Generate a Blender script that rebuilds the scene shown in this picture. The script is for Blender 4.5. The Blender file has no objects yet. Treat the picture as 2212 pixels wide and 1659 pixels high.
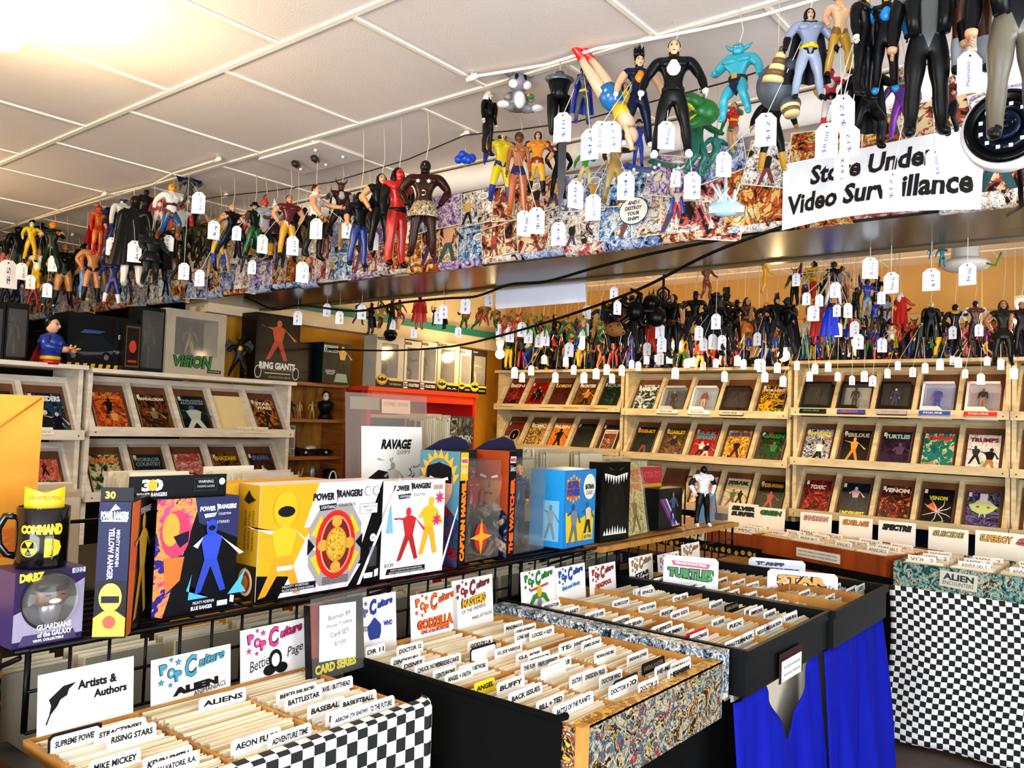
import bpy, math, random
from mathutils import Vector as Vec, Matrix as Mx, Euler
R = math.radians
rnd = random.Random(7)
sc = bpy.context.scene
C = sc.collection
# ---------------------------------------------------------------- camera
FPX = 1779.29; EYE = 1.5
def _axes():
    p, ro, y = R(2.53068), R(2.01153), R(-38.63426)
    fw = Vec((0, math.cos(p), math.sin(p))); rt = Vec((1, 0, 0)); up = rt.cross(fw)
    c, s = math.cos(ro), math.sin(ro)
    r2 = c*rt + s*up; u2 = -s*rt + c*up
    m = Mx(((math.cos(y), math.sin(y), 0), (-math.sin(y), math.cos(y), 0), (0, 0, 1)))
    return m @ fw, m @ r2, m @ u2
FW, RT, UP = _axes()
CAM = Vec((0, 0, EYE))
cd = bpy.data.cameras.new('camera'); cam = bpy.data.objects.new('camera', cd); C.objects.link(cam)
cd.sensor_width = 36; cd.sensor_fit = 'HORIZONTAL'; cd.lens = FPX*36/2212; cd.clip_start = .05; cd.clip_end = 60
mw = Mx((RT, UP, -FW)).transposed().to_4x4(); mw.translation = CAM; cam.matrix_world = mw
sc.camera = cam
# a point of the photograph carried onto a plane of the room
def ray(px, py): return FW + (px-1106)/FPX*RT - (py-829.5)/FPX*UP
def AX(px, py, x): d = ray(px, py); return CAM + d*(x/d.x)
def AY(px, py, y): d = ray(px, py); return CAM + d*(y/d.y)
def AZ(px, py, z): d = ray(px, py); return CAM + d*((z-EYE)/d.z)
# ---------------------------------------------------------------- world, light, exposure
w = bpy.data.worlds.new('world'); sc.world = w; w.use_nodes = True
bg = w.node_tree.nodes['Background']; bg.inputs[0].default_value = (.75, .86, 1, 1); bg.inputs[1].default_value = 1.2
sc.view_settings.view_transform = 'Standard'; sc.view_settings.look = 'None'
sc.view_settings.exposure = -0.15; sc.view_settings.gamma = 1; sc.view_settings.use_curve_mapping = False
def area(name, loc, rot, sx, sy, e, col):
    l = bpy.data.lights.new(name, 'AREA'); l.shape = 'RECTANGLE'; l.size = sx; l.size_y = sy; l.energy = e; l.color = col
    o = bpy.data.objects.new(name, l); o.location = loc; o.rotation_euler = rot; C.objects.link(o); return o
def point(name, loc, e, col, r=.03):
    l = bpy.data.lights.new(name, 'POINT'); l.energy = e; l.color = col; l.shadow_soft_size = r
    o = bpy.data.objects.new(name, l); o.location = loc; C.objects.link(o); return o
DAY = (.80, .90, 1)
area('daylight_through_shop_window', (.6, -1.9, 1.35), (R(90), 0, 0), 3.4, 1.9, 285, DAY)       # behind the photographer
area('daylight_through_shop_door', (2.4, 1.3, 1.4), (R(90), 0, R(90)), 2.6, 1.9, 175, DAY)
# ---------------------------------------------------------------- materials
def lin(h):
    h = h.lstrip('#'); o = []
    for i in (0, 2, 4):
        c = int(h[i:i+2], 16)/255; o.append((c/12.92 if c < .04045 else ((c+.055)/1.055)**2.4)**1.2)
    return (*o, 1)
_mc = {}
def newmat(n):
    m = bpy.data.materials.new(n); m.use_nodes = True; nt = m.node_tree; return m, nt, nt.nodes['Principled BSDF']
def node(nt, t, **k):
    n = nt.nodes.new(t)
    for a, b in k.items():
        if a.startswith('_'): setattr(n, a[1:], b)
        else: n.inputs[a.replace('__', ' ')].default_value = b
    return n
def P(h, r=.5, metal=0., spec=.5, var=.06):
    """plain paint, plastic or paper with a slight mottling"""
    k = (h, r, metal, spec)
    if k in _mc: return _mc[k]
    m, nt, b = newmat('paint_'+h.strip('#')); c = lin(h)
    if spec == .5 and max(c[:3]) < .06: spec = .16   # dark inks and matt plastics
    b.inputs['Roughness'].default_value = r; b.inputs['Metallic'].default_value = metal; b.inputs['Specular IOR Level'].default_value = spec
    n = node(nt, 'ShaderNodeTexNoise', Scale=14., Detail=2.); tc = nt.nodes.new('ShaderNodeTexCoord')
    nt.links.new(tc.outputs['Object'], n.inputs['Vector'])
    mx = nt.nodes.new('ShaderNodeMix'); mx.data_type = 'RGBA'
    mx.inputs[6].default_value = tuple(x*(1-var) for x in c[:3])+(1,); mx.inputs[7].default_value = tuple(min(1, x*(1+var)+.002) for x in c[:3])+(1,)
    nt.links.new(n.outputs['Fac'], mx.inputs[0]); nt.links.new(mx.outputs[2], b.inputs['Base Color'])
    _mc[k] = m; return m
def ramp(nt, cols, mode='LINEAR', lo=.3, hi=.7):
    r = nt.nodes.new('ShaderNodeValToRGB'); r.color_ramp.interpolation = mode; e = r.color_ramp.elements
    while len(e) < len(cols): e.new(.5)
    for i, c in enumerate(cols): e[i].position = lo+(hi-lo)*i/max(1, len(cols)-1); e[i].color = lin(c)
    return r
def wood(c1, c2, sc_=(2, 2, 30), r=.5, key=''):
    k = ('w', c1, c2, sc_, r)
    if k in _mc: return _mc[k]
    m, nt, b = newmat('wood_'+c1.strip('#')); b.inputs['Roughness'].default_value = r
    tc = nt.nodes.new('ShaderNodeTexCoord'); mp = node(nt, 'ShaderNodeMapping', Scale=sc_)
    n = node(nt, 'ShaderNodeTexNoise', Scale=1.6, Detail=5., Distortion=.8)
    nt.links.new(tc.outputs['Object'], mp.inputs[0]); nt.links.new(mp.outputs[0], n.inputs['Vector'])
    rp = ramp(nt, [c1, c2]); nt.links.new(n.outputs['Fac'], rp.inputs[0]); nt.links.new(rp.outputs[0], b.inputs['Base Color'])
    _mc[k] = m; return m
def plaster(h, r=.8, scale=60., bump=.15, h2=None):
    m, nt, b = newmat('plaster_'+h.strip('#')); b.inputs['Roughness'].default_value = r
    tc = nt.nodes.new('ShaderNodeTexCoord'); n = node(nt, 'ShaderNodeTexNoise', Scale=2., Detail=6.)
    n2 = node(nt, 'ShaderNodeTexNoise', Scale=scale, Detail=4.)
    for q in (n, n2): nt.links.new(tc.outputs['Object'], q.inputs['Vector'])
    rp = ramp(nt, [h2 or h, h]); nt.links.new(n.outputs['Fac'], rp.inputs[0]); nt.links.new(rp.outputs[0], b.inputs['Base Color'])
    bp = node(nt, 'ShaderNodeBump', Strength=bump, Distance=.01); nt.links.new(n2.outputs['Fac'], bp.inputs['Height']); nt.links.new(bp.outputs[0], b.inputs['Normal'])
    return m
def checker(c1, c2, size, r=.8):
    """two-colour woven check laid on the cloth's own UV map (metres)"""
    m, nt, b = newmat('checked_cloth'); b.inputs['Roughness'].default_value = r
    uv = nt.nodes.new('ShaderNodeUVMap'); ck = node(nt, 'ShaderNodeTexChecker', Scale=1/size, Color1=lin(c1), Color2=lin(c2))
    nt.links.new(uv.outputs[0], ck.inputs[0]); nt.links.new(ck.outputs[0], b.inputs['Base Color']); return m
def art(cols, seed=0, scale=14., ink=.5, r=.35, edge='0a0a0c'):
    """printed comic artwork: flat patches of ink colours bounded by dark line work"""
    k = ('a', tuple(cols), seed, scale, ink)
    if k in _mc: return _mc[k]
    m, nt, b = newmat('printed_artwork'); b.inputs['Roughness'].default_value = r; b.inputs['Specular IOR Level'].default_value = .2
    tc = nt.nodes.new('ShaderNodeTexCoord'); mp = node(nt, 'ShaderNodeMapping', Location=(seed*3.17, seed*1.3, seed*2.71))
    nt.links.new(tc.outputs['Object'], mp.inputs[0])
    n = node(nt, 'ShaderNodeTexNoise', Scale=scale, Detail=5., Roughness=.6, Distortion=1.6); nt.links.new(mp.outputs[0], n.inputs['Vector'])
    rp = ramp(nt, cols, 'CONSTANT' if len(cols) > 4 else 'EASE', .3, .68); nt.links.new(n.outputs['Fac'], rp.inputs[0])
    n2 = node(nt, 'ShaderNodeTexNoise', Scale=scale*1.4, Detail=3., Distortion=3.); nt.links.new(mp.outputs[0], n2.inputs['Vector'])
    rp2 = nt.nodes.new('ShaderNodeValToRGB'); e = rp2.color_ramp.elements; wd = .045*ink
    e[0].position = .5-wd; e[0].color = (0, 0, 0, 1); e[1].position = .5; e[1].color = (1, 1, 1, 1); x = e.new(.5+wd); x.color = (0, 0, 0, 1)
    nt.links.new(n2.outputs['Fac'], rp2.inputs[0])
    mx = nt.nodes.new('ShaderNodeMix'); mx.data_type = 'RGBA'; mx.inputs[7].default_value = lin(edge)
    nt.links.new(rp2.outputs[0], mx.inputs[0]); nt.links.new(rp.outputs[0], mx.inputs[6]); nt.links.new(mx.outputs[2], b.inputs['Base Color'])
    _mc[k] = m; return m
def emit(h, s):
    m, nt, b = newmat('glowing_bulb'); b.inputs['Base Color'].default_value = lin(h); b.inputs['Emission Color'].default_value = lin(h); b.inputs['Emission Strength'].default_value = s; return m
def clear(tint='ffffff', gloss=.12, dens=.03):
    """thin clear plastic: see-through with a glossy skin"""
    k = ('c', tint, gloss, dens)
    if k in _mc: return _mc[k]
    m, nt, b = newmat('clear_plastic'); out = nt.nodes['Material Output']; nt.nodes.remove(b)
    t = nt.nodes.new('ShaderNodeBsdfTransparent'); t.inputs[0].default_value = lin(tint)
    g = nt.nodes.new('ShaderNodeBsdfGlossy'); g.inputs['Roughness'].default_value = .08
    d = nt.nodes.new('ShaderNodeBsdfDiffuse'); d.inputs[0].default_value = lin('d8d4cc')
    lw = node(nt, 'ShaderNodeLayerWeight', Blend=.35); fr = nt.nodes.new('ShaderNodeMath'); fr.operation = 'MULTIPLY_ADD'; fr.inputs[1].default_value = gloss*.8; fr.inputs[2].default_value = .012; nt.links.new(lw.outputs['Facing'], fr.inputs[0]); m1 = nt.nodes.new('ShaderNodeMixShader'); m2 = node(nt, 'ShaderNodeMixShader', Fac=dens)
    nt.links.new(fr.outputs[0], m1.inputs[0]); nt.links.new(t.outputs[0], m1.inputs[1]); nt.links.new(g.outputs[0], m1.inputs[2])
    nt.links.new(m1.outputs[0], m2.inputs[1]); nt.links.new(d.outputs[0], m2.inputs[2]); nt.links.new(m2.outputs[0], out.inputs[0])
    _mc[k] = m; return m
WHT = P('f2efe8', .6); BLK = P('070708', .45); INK = P('141216', .7); PAPER = P('f4f1ea', .75)
# ---------------------------------------------------------------- mesh builder
_tx = {}
def glyphs(s, bold=0., shear=0.):
    """a line of lettering as flat polygons, scaled to a unit box"""
    k = (s, bold, shear)
    if k not in _tx:
        c = bpy.data.curves.new('lettering', 'FONT'); c.body = s; c.offset = bold; c.shear = shear; c.resolution_u = 2; c.fill_mode = 'FRONT'
        o = bpy.data.objects.new('lettering', c); me = o.to_mesh()
        v = [(p.co.x, p.co.y) for p in me.vertices]; f = [tuple(q.vertices) for q in me.polygons]
        o.to_mesh_clear(); bpy.data.objects.remove(o); bpy.data.curves.remove(c)
        if not v: v = [(0, 0), (1, 1)]
        x0 = min(p[0] for p in v); x1 = max(p[0] for p in v); y0 = min(p[1] for p in v); y1 = max(p[1] for p in v)
        _tx[k] = ([((p[0]-x0)/(x1-x0+1e-9)-.5, (p[1]-y0)/(y1-y0+1e-9)-.5) for p in v], f)
    return _tx[k]
def circ(cx, cz, rx, rz=None, n=20, a0=0, a1=360):
    rz = rz or rx; full = abs(a1-a0) >= 360
    return [(cx+rx*math.cos(R(a0+(a1-a0)*i/(n if full else n-1))), cz+rz*math.sin(R(a0+(a1-a0)*i/(n if full else n-1)))) for i in range(n)]
def star(cx, cz, r, n=5, k=.42, a=90):
    return [(cx+(r if i % 2 == 0 else r*k)*math.cos(R(a+180*i/n)), cz+(r if i % 2 == 0 else r*k)*math.sin(R(a+180*i/n))) for i in range(2*n)]
class B:
    def __init__(s): s.v = []; s.f = []; s.m = []; s.sm = []; s.mats = []; s.T = None; s.uv = None
    def mi(s, m):
        if m not in s.mats: s.mats.append(m)
        return s.mats.index(m)
    def add(s, vs, fs, m, sm=False):
        o = len(s.v); k = m if isinstance(m, int) else s.mi(m)
        if s.T is not None: vs = [tuple(s.T @ Vec(p)) for p in vs]
        s.v += [tuple(p) for p in vs]; s.f += [tuple(i+o for i in f) for f in fs]; s.m += [k]*len(fs); s.sm += [sm]*len(fs); return s
    def box(s, x0, y0, z0, x1, y1, z1, m):
        return s.add([(x0, y0, z0), (x1, y0, z0), (x1, y1, z0), (x0, y1, z0), (x0, y0, z1), (x1, y0, z1), (x1, y1, z1), (x0, y1, z1)],
                     [(0, 3, 2, 1), (4, 5, 6, 7), (0, 1, 5, 4), (1, 2, 6, 5), (2, 3, 7, 6), (3, 0, 4, 7)], m)
    def tube(s, pts, r, m, n=6, cap=True):
        pts = [Vec(p) for p in pts]; rs = r if isinstance(r, (list, tuple)) else [r]*len(pts); vs = []; fs = []; prev = None
        for i, p in enumerate(pts):
            d = (pts[min(i+1, len(pts)-1)]-pts[max(i-1, 0)]).normalized()
            a = (prev-d*prev.dot(d)) if prev is not None else d.orthogonal()
            if a.length < 1e-6: a = d.orthogonal()
            a.normalize(); prev = a; b = d.cross(a)
            vs += [p+(a*math.cos(2*math.pi*j/n)+b*math.sin(2*math.pi*j/n))*rs[i] for j in range(n)]
        for i in range(len(pts)-1):
            fs += [(i*n+j, i*n+(j+1) % n, (i+1)*n+(j+1) % n, (i+1)*n+j) for j in range(n)]
        if cap: fs += [tuple(range(n-1, -1, -1)), tuple((len(pts)-1)*n+j for j in range(n))]
        return s.add(vs, fs, m, True)
    def lathe(s, prof, m, n=16, c=(0, 0, 0), sx=1, sy=1):
        vs = []; k = len(prof)
        for r, z in prof: vs += [(c[0]+sx*r*math.cos(2*math.pi*j/n), c[1]+sy*r*math.sin(2*math.pi*j/n), c[2]+z) for j in range(n)]
        fs = [(i*n+j, i*n+(j+1) % n, (i+1)*n+(j+1) % n, (i+1)*n+j) for i in range(k-1) for j in range(n)]
        if prof[0][0] > 1e-5: fs.append(tuple(range(n-1, -1, -1)))
        if prof[-1][0] > 1e-5: fs.append(tuple((k-1)*n+j for j in range(n)))
        return s.add(vs, fs, m, True)
    def ell(s, c, r, m, n=10, k=6):
        r = r if isinstance(r, (tuple, list)) else (r, r, r)
        vs = [(c[0], c[1], c[2]-r[2])]; fs = []
        for i in range(1, k):
            a = math.pi*i/k
            vs += [(c[0]+r[0]*math.sin(a)*math.cos(2*math.pi*j/n), c[1]+r[1]*math.sin(a)*math.sin(2*math.pi*j/n), c[2]-r[2]*math.cos(a)) for j in range(n)]
        vs.append((c[0], c[1], c[2]+r[2])); t = len(vs)-1
        fs += [(0, 1+(j+1) % n, 1+j) for j in range(n)]
        for i in range(k-2): fs += [(1+i*n+j, 1+i*n+(j+1) % n, 1+(i+1)*n+(j+1) % n, 1+(i+1)*n+j) for j in range(n)]
        fs += [(t, 1+(k-2)*n+j, 1+(k-2)*n+(j+1) % n) for j in range(n)]
        return s.add(vs, fs, m, True)
    def prism(s, poly, y0, y1, m):
        n = len(poly); vs = [(x, y0, z) for x, z in poly]+[(x, y1, z) for x, z in poly]
        return s.add(vs, [tuple(range(n)), tuple(range(2*n-1, n-1, -1))]+[(i, n+i, n+(i+1) % n, (i+1) % n) for i in range(n)], m)
    def flat(s, poly, y, m): return s.add([(x, y, z) for x, z in poly], [tuple(range(len(poly)))], m)
    def rect(s, x0, z0, x1, z1, y, m): return s.flat([(x0, z0), (x1, z0), (x1, z1), (x0, z1)], y, m)
    def text(s, t, x, z, w_, h, y, m, rot=0, bold=0., shear=0., warp=0.):
        v, f = glyphs(t, bold, shear); c, q = math.cos(R(rot)), math.sin(R(rot)); o = []
        for a, b in v:
            b2 = b*(1+warp*a); o.append((x+a*w_*c-b2*h*q, y, z+a*w_*q+b2*h*c))
        return s.add(o, f, m)
    def obj(s, name, parent=None, loc=None, rot=None, label=None, cat=None, group=None, kind=None):
        me = bpy.data.meshes.new(name); me.from_pydata(s.v, [], s.f)
        for m in s.mats: me.materials.append(m)
        if me.polygons:
            me.polygons.foreach_set('material_index', s.m); me.polygons.foreach_set('use_smooth', s.sm)
        if s.uv is not None:
            u = me.uv_layers.new(name='UVMap')
            for l in me.loops: u.data[l.index].uv = s.uv[l.vertex_index]
        me.update(); o = bpy.data.objects.new(name, me); C.objects.link(o)
        return tag(o, parent, loc, rot, label, cat, group, kind)
def tag(o, parent=None, loc=None, rot=None, label=None, cat=None, group=None, kind=None):
    if parent is not None: o.parent = parent
    if loc is not None: o.location = loc
    if rot is not None: o.rotation_euler = rot
    if label: o['label'] = label
    if cat: o['category'] = cat
    if group: o['group'] = group
    if kind: o['kind'] = kind
    return o
def thing(name, label, cat, loc=(0, 0, 0), rz=0, group=None):
    o = bpy.data.objects.new(name, None); o.empty_display_size = .05; C.objects.link(o)
    return tag(o, None, loc, (0, 0, rz), label, cat, group)
def part(o, name, parent, loc=None, rot=None):
    c = bpy.data.objects.new(name, o.data) if not isinstance(o, bpy.types.Mesh) else bpy.data.objects.new(name, o)
    C.objects.link(c); return tag(c, parent, loc, rot)
ORD = ['first', 'second', 'third', 'fourth', 'fifth', 'sixth', 'seventh', 'eighth', 'ninth', 'tenth', 'eleventh', 'twelfth', 'thirteenth', 'fourteenth', 'fifteenth', 'sixteenth', 'seventeenth', 'eighteenth', 'nineteenth', 'twentieth']
def nth(i):
    if i < 20: return ORD[i]
    k = i+1; return '%d%s' % (k, 'th' if 10 <= k % 100 <= 20 else {1: 'st', 2: 'nd', 3: 'rd'}.get(k % 10, 'th'))
# ================================================================ the room
CEIL = 2.6
def struct(b, name): return b.obj(name, kind='structure')
def slab(name, x0, y0, z0, x1, y1, z1, m): return struct(B().box(x0, y0, z0, x1, y1, z1, m), name)
slab('floor', -8.2, -2.1, -.1, 2.7, 6, 0, wood('3a2c20', '57432f', (1, 8, 1)))
slab('ceiling', -8.2, -2.1, CEIL, 2.7, 6, CEIL+.1, plaster('f1e6de', .9, 150., .10, 'e9dcd3'))
CREAM = plaster('e6d3b0', .85); YEL = plaster('e0a41c', .7, 30., .2, 'c98c12')
slab('wall_left', -8.2, -2.1, 0, -8.1, 6, CEIL, P('2a2018', .9))
slab('wall_yellow', -4.85, 2.75, 0, -4.72, 5.75, 2.1, YEL)
slab('trim_1', -4.86, 2.75, 2.1, -4.6, 5.75, 2.2, CREAM)
slab('trim_2', -4.86, 2.75, 2.2, -4.58, 5.75, 2.255, P('2f8a78', .5))
slab('trim_3', -4.85, 2.75, 2.255, -4.7, 5.75, CEIL, CREAM)
slab('wall_back', -8.2, 5.75, 0, 2.7, 5.85, 2.13, P('0c2a4a', .7))
slab('wall_back_upper', -8.2, 5.75, 2.13, 2.7, 5.85, CEIL, plaster('d0a868', .85))
slab('trim_4', -4.7, 5.7, 2.2, 2.7, 5.75, 2.27, P('d8b988', .7))
# near and right walls keep the daylight openings
NW = plaster('e8dccb', .85)
b = B()
for q in ((-8.2, 0, -1.3, CEIL), (2.4, 0, 2.7, CEIL), (-1.3, 0, 2.4, .4), (-1.3, 2.3, 2.4, CEIL)): b.box(q[0], -2.2, q[1], q[2], -2.1, q[3], NW)
struct(b, 'wall_near')
b = B()
for q in ((-2.2, 0, 0, CEIL), (2.6, 0, 6, CEIL), (0, 0, 2.6, .4), (0, 2.3, 2.6, CEIL)): b.box(2.6, q[0], q[1], 2.7, q[2], q[3], NW)
struct(b, 'wall_right')
# ceiling tile joints: long battens along the room and staggered cross battens between them
tee = P('fff4e2', .6); b = B(); Y0 = 1.4355; DY = .5805; DX = .6303
for k in range(-6, 8): b.box(-8, Y0+k*DY-.009, CEIL-.006, 2.6, Y0+k*DY+.009, CEIL+.01, tee)
struct(b, 'trim_5')
b = B()
for k in range(-6, 8):
    x0 = -2.394+(DX/2 if k % 2 else 0)
    for i in range(-9, 9):
        x = x0+i*DX
        if -8 < x < 2.6: b.box(x-.007, Y0+k*DY, CEIL-.005, x+.007, Y0+(k+1)*DY, CEIL+.01, tee)
struct(b, 'trim_6')
# the soffit beam that crosses the room: papered front, dark glossy underside
SY0, SY1, SZ = 2.66, 3.14, EYE+.67
dk = P('3b3320', .22, 0, .6)
b = B(); b.box(-8.1, SY0, SZ, 2.6, SY1, CEIL, P('cdbfae', .8)); b.box(-8.1, SY0+.004, SZ-.012, 2.6, SY1, SZ, dk)
struct(b, 'beam')
slab('trim_7', -8.1, SY1-.03, SZ-.02, 2.6, SY1+.012, SZ+.05, P('6b5a3a', .3))
b = B(); b.tube([(-8, SY0-.05, CEIL-.065), (2.5, SY0-.05, CEIL-.065)], .052, P('fbf3ea', .5), 14); b.tube([(-8, SY0-.03, CEIL-.008), (2.5, SY0-.03, CEIL-.008)], .008, BLK, 5)
struct(b, 'trim_8')
# comic pages pasted over the soffit front: each page has gutters, panels and speech balloons
PAL = [['2c2a30', 'e8c8b0', 'f4ecdf', 'c3d2e4', 'faf4e8'], ['222030', '8a9cc8', 'c8d2ea', 'e8d8ec', 'f4ecf2'], ['1d1a1e', 'a8543c', 'e8c8a0', 'f0e0c4', 'd8c8a8'],
       ['14161e', '6aa0d0', 'dce8f2', 'f6f3ee', 'b0c8dc'], ['24140e', 'c8642c', 'ecc078', 'f6e4b8', 'e8c890'], ['2b2930', 'dccac0', 'f6efe8', 'ffffff', 'a8b2bc'],
       ['4a3458', 'a888c0', 'dccbe6', 'f0e8d8', '6aa884'], ['1c1c22', 'd06868', 'ead8ca', 'f4efe8', '586074']]
pr = random.Random(21)
def page(b, x, z, w_, h, ang, y, hang=0):
    pal = PAL[pr.randrange(len(PAL))]; c, q = math.cos(R(ang)), math.sin(R(ang))
    def tr(pts): return [(x+a*c-d*q, z+a*q+d*c) for a, d in pts]
    b.flat(tr([(0, 0), (w_, 0), (w_, h), (0, h)]), y, P('f0e6d4', .6)); rows = pr.randint(1, 2) if h > .2 else 1; zz = .004
    for r_ in range(rows):
        hh = (h-.004*(rows+1))/rows; cols = pr.choice([1, 1, 2]); xx = .004
        for k in range(cols):
            ww = (w_-.004*(cols+1))/cols
            b.flat(tr([(xx, zz), (xx+ww, zz), (xx+ww, zz+hh), (xx, zz+hh)]), y-.0012, art(pal, pr.randint(0, 7), pr.choice([9., 13., 18.]), 1.3, .45))
            if pr.random() < .55:
                cx, cz = xx+ww*pr.uniform(.3, .7), zz+hh*.8; b.flat(tr(circ(cx, cz, min(.034, ww*.4), .018, 14)), y-.0020, INK); b.flat(tr(circ(cx, cz, min(.032, ww*.38), .0165, 14)), y-.0024, PAPER)
                for t in range(3): b.flat(tr([(cx-.018, cz-.007+t*.006), (cx+.018, cz-.007+t*.006), (cx+.018, cz-.005+t*.006), (cx-.018, cz-.005+t*.006)]), y-.0030, INK)
            if pr.random() < .6: fig2d(b, x+(xx+ww*.5)*c, z+(zz+.004)+(xx+ww*.5)*q, hh*.8, y-.0034, P(pr.choice(['b84a3a', '3a5a9a', 'e0b04a', '2a2a30', 'd8a88a']), .5), P(pr.choice(['24242a', '4a3a6a', '8a3a2a', '2a5a5a']), .5), P(pr.choice(['d8a88a', 'e8d8c8', '3a3a44']), .5), pr.randint(0, 99))
            xx += ww+.004
        zz += hh+.004
def put_collage():
    b = B(); x = -8.0; n = 0
    while x < 2.4:
        w_ = pr.uniform(.17, .24)
        page(b, x, SZ+pr.uniform(-.005, .02), w_+.03, .27, pr.uniform(-10, 10), SY0-.004-.0046*(n % 4)); n += 1
        page(b, x+.06, SZ+.15+pr.uniform(-.01, .03), w_, .15, pr.uniform(-16, 16), SY0-.024-.0046*(n % 3))
        x += w_*.86
    # one large speech balloon legible from the aisle
    q = AY(1368, 455, SY0-.045); b.flat(circ(q.x, q.z, .062, .052, 22), SY0-.044, INK); b.flat(circ(q.x, q.z, .059, .049, 22), SY0-.0445, PAPER)
    for k, l in enumerate(('AND I', 'DESTROY', 'YOUR', 'SHIP!')): b.text(l, q.x, q.z+.03-.02*k, .05+.022*(k == 1), .014, SY0-.0455, INK, 0, .03, .2)
# lower edge of the pages curls under the beam
    pr_curl(b)
    b.obj('collage', kind='structure')
def pr_curl(b):
  x = -8.0
  while x < 2.4:
    w_ = pr.uniform(.15, .26); pal = PAL[pr.randrange(len(PAL))]; d = pr.uniform(.02, .05); vs = []; fs = []
    for k in range(7):
        a = R(-20+k*22); vs += [(x, SY0-.022-d*math.cos(a)*.7+.02, SZ+.012-d*math.sin(a)*.7), (x+w_*1.02, SY0-.022-d*math.cos(a)*.7+.02, SZ+.012-d*math.sin(a)*.7)]
    fs = [(2*k, 2*k+1, 2*k+3, 2*k+2) for k in range(6)]
    b.add(vs, fs, art(pal, pr.randint(0, 9), 20., 1., .4), True); x += w_
# ---------------------------------------------------------------- lamps
warm = (1, .72, .36)
t = thing('spiral_lamp', 'glowing white spiral bulb on the ceiling at the upper left corner', 'lamp', (-2.39, .80, 2.6))
b = B(); b.lathe([(.045, -.02), (.06, -.01), (.06, 0)], WHT); b.lathe([(.02, -.075), (.026, -.06), (.026, -.02)], WHT); b.obj('socket', t)
b = B(); b.tube([(.035*math.cos(a*.55), .035*math.sin(a*.55), -.075-.0016*a) for a in range(0, 58)], .012, emit('fff0c0', 40), 8); b.obj('spiral_tube', t)
point('spiral_lamp_light', (-2.39, .80, 2.42), 60, (1, .74, .38), .05)
t = thing('spiral_lamp', 'second glowing spiral bulb added on the ceiling further left, unseen, for warm fill', 'lamp', (-4.6, .80, 2.6))  # extra lamp added out of view to warm the left side
b = B(); b.lathe([(.02, -.075), (.026, -.06), (.026, -.02), (.05, 0)], WHT); b.obj('socket', t); b = B(); b.tube([(.035*math.cos(a*.55), .035*math.sin(a*.55), -.075-.0016*a) for a in range(0, 58)], .012, emit('fff0c0', 40), 8); b.obj('spiral_tube', t)
point('spiral_lamp_light', (-4.6, .80, 2.42), 60, (1, .74, .38), .05)  # warm fill from the added, unseen lamp
blb = emit('ffe9b0', 30)
for i, (px, py, lab) in enumerate(((1080, 765, 'nearest the yellow wall'), (1258, 745, 'second from the yellow wall'), (1462, 745, 'above the middle rack, third from the yellow wall'), (1693, 768, 'over the joint of the middle and right racks'), (2206, 690, 'at the right edge, beside the large standing toys'))):
    p = AY(px, py, 4.9)
    t = thing('light_bulb', 'glowing round bulb over the back racks, '+lab, 'light bulb', p, 0, 'round bulbs over the back racks')
    b = B(); b.ell((0, 0, 0), (.036, .036, .036), blb, 14, 10); b.obj('globe', t)
    b = B(); b.lathe([(.018, .03), (.02, .05), (.03, .08), (.034, .12), (.0, .125)], P('efe3c8', .5)); b.obj('socket', t)
    b = B(); b.tube([(0, 0, .12), (.01, .2, .3), (0, .3, CEIL-p.z)], .004, P('cdbb95', .6), 5); b.obj('cord', t)
    point('bulb_light', p-Vec((0, .06, .02)), 17, warm, .04)
# ceiling plate with two swivel brackets
p = AZ(672, 338, CEIL)
t = thing('ceiling_plate', 'rectangular white ceiling plate with two small metal brackets', 'ceiling fixture', (p.x, p.y, CEIL))
b = B(); b.prism([(-.21, -.012), (.21, -.012), (.2, 0), (-.2, 0)], -.12, .12, P('efe6e0', .5)); b.obj('plate', t)
for s_ in (-.07, .06):
    b = B(); b.tube([(s_, -.02, -.01), (s_, -.02, -.035), (s_+.03, -.05, -.045)], .009, P('b9b4ac', .3, .9), 8); b.tube([(s_+.02, -.03, -.04), (s_+.05, -.07, -.045)], .014, P('4a463e', .3, .6), 10); b.obj('bracket', t)
for q in ((-.15, .06), (.15, .05), (.0, .08), (.12, -.07)):
    b = B(); b.ell((q[0], q[1], -.014), .007, WHT); b.obj('screw_cover', t)
# hanging wires under the ceiling
def wire(name, lab, pts, r, m):
    b = B(); b.tube(pts, r, m, 5); o = b.obj(name, label=lab, cat='wire'); return o
rp = [(0, 495), (80, 470), (215, 425), (330, 398), (372, 375), (470, 345)]
wire('rope', 'white rope sagging under the ceiling above the toys at the left', [AZ(x, y, CEIL-.016) for x, y in rp], .005, P('eadfca', .8))
rp = [(1020, 172), (1025, 165), (1090, 155), (1180, 140), (1290, 105), (1405, 85), (1520, 62), (1640, 35), (1760, 0), (1900, -40), (2212, -130)]
wire('rope', 'white rope under the ceiling that carries the large hanging toys', [AZ(x, y, CEIL-.018) for x, y in rp], .005, P('f2ece2', .8))
rp = [(300, 455), (470, 425), (590, 412), (720, 393), (880, 345), (1005, 292), (1100, 283), (1250, 262), (1400, 222), (1560, 180), (1750, 120), (2212, -10)]
wire('wire', 'thin dark wire strung under the ceiling close to the papered beam', [AZ(x, y, CEIL-.022-.02*(i % 2)) for i, (x, y) in enumerate(rp)], .0028, P('3c342c', .5))
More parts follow.
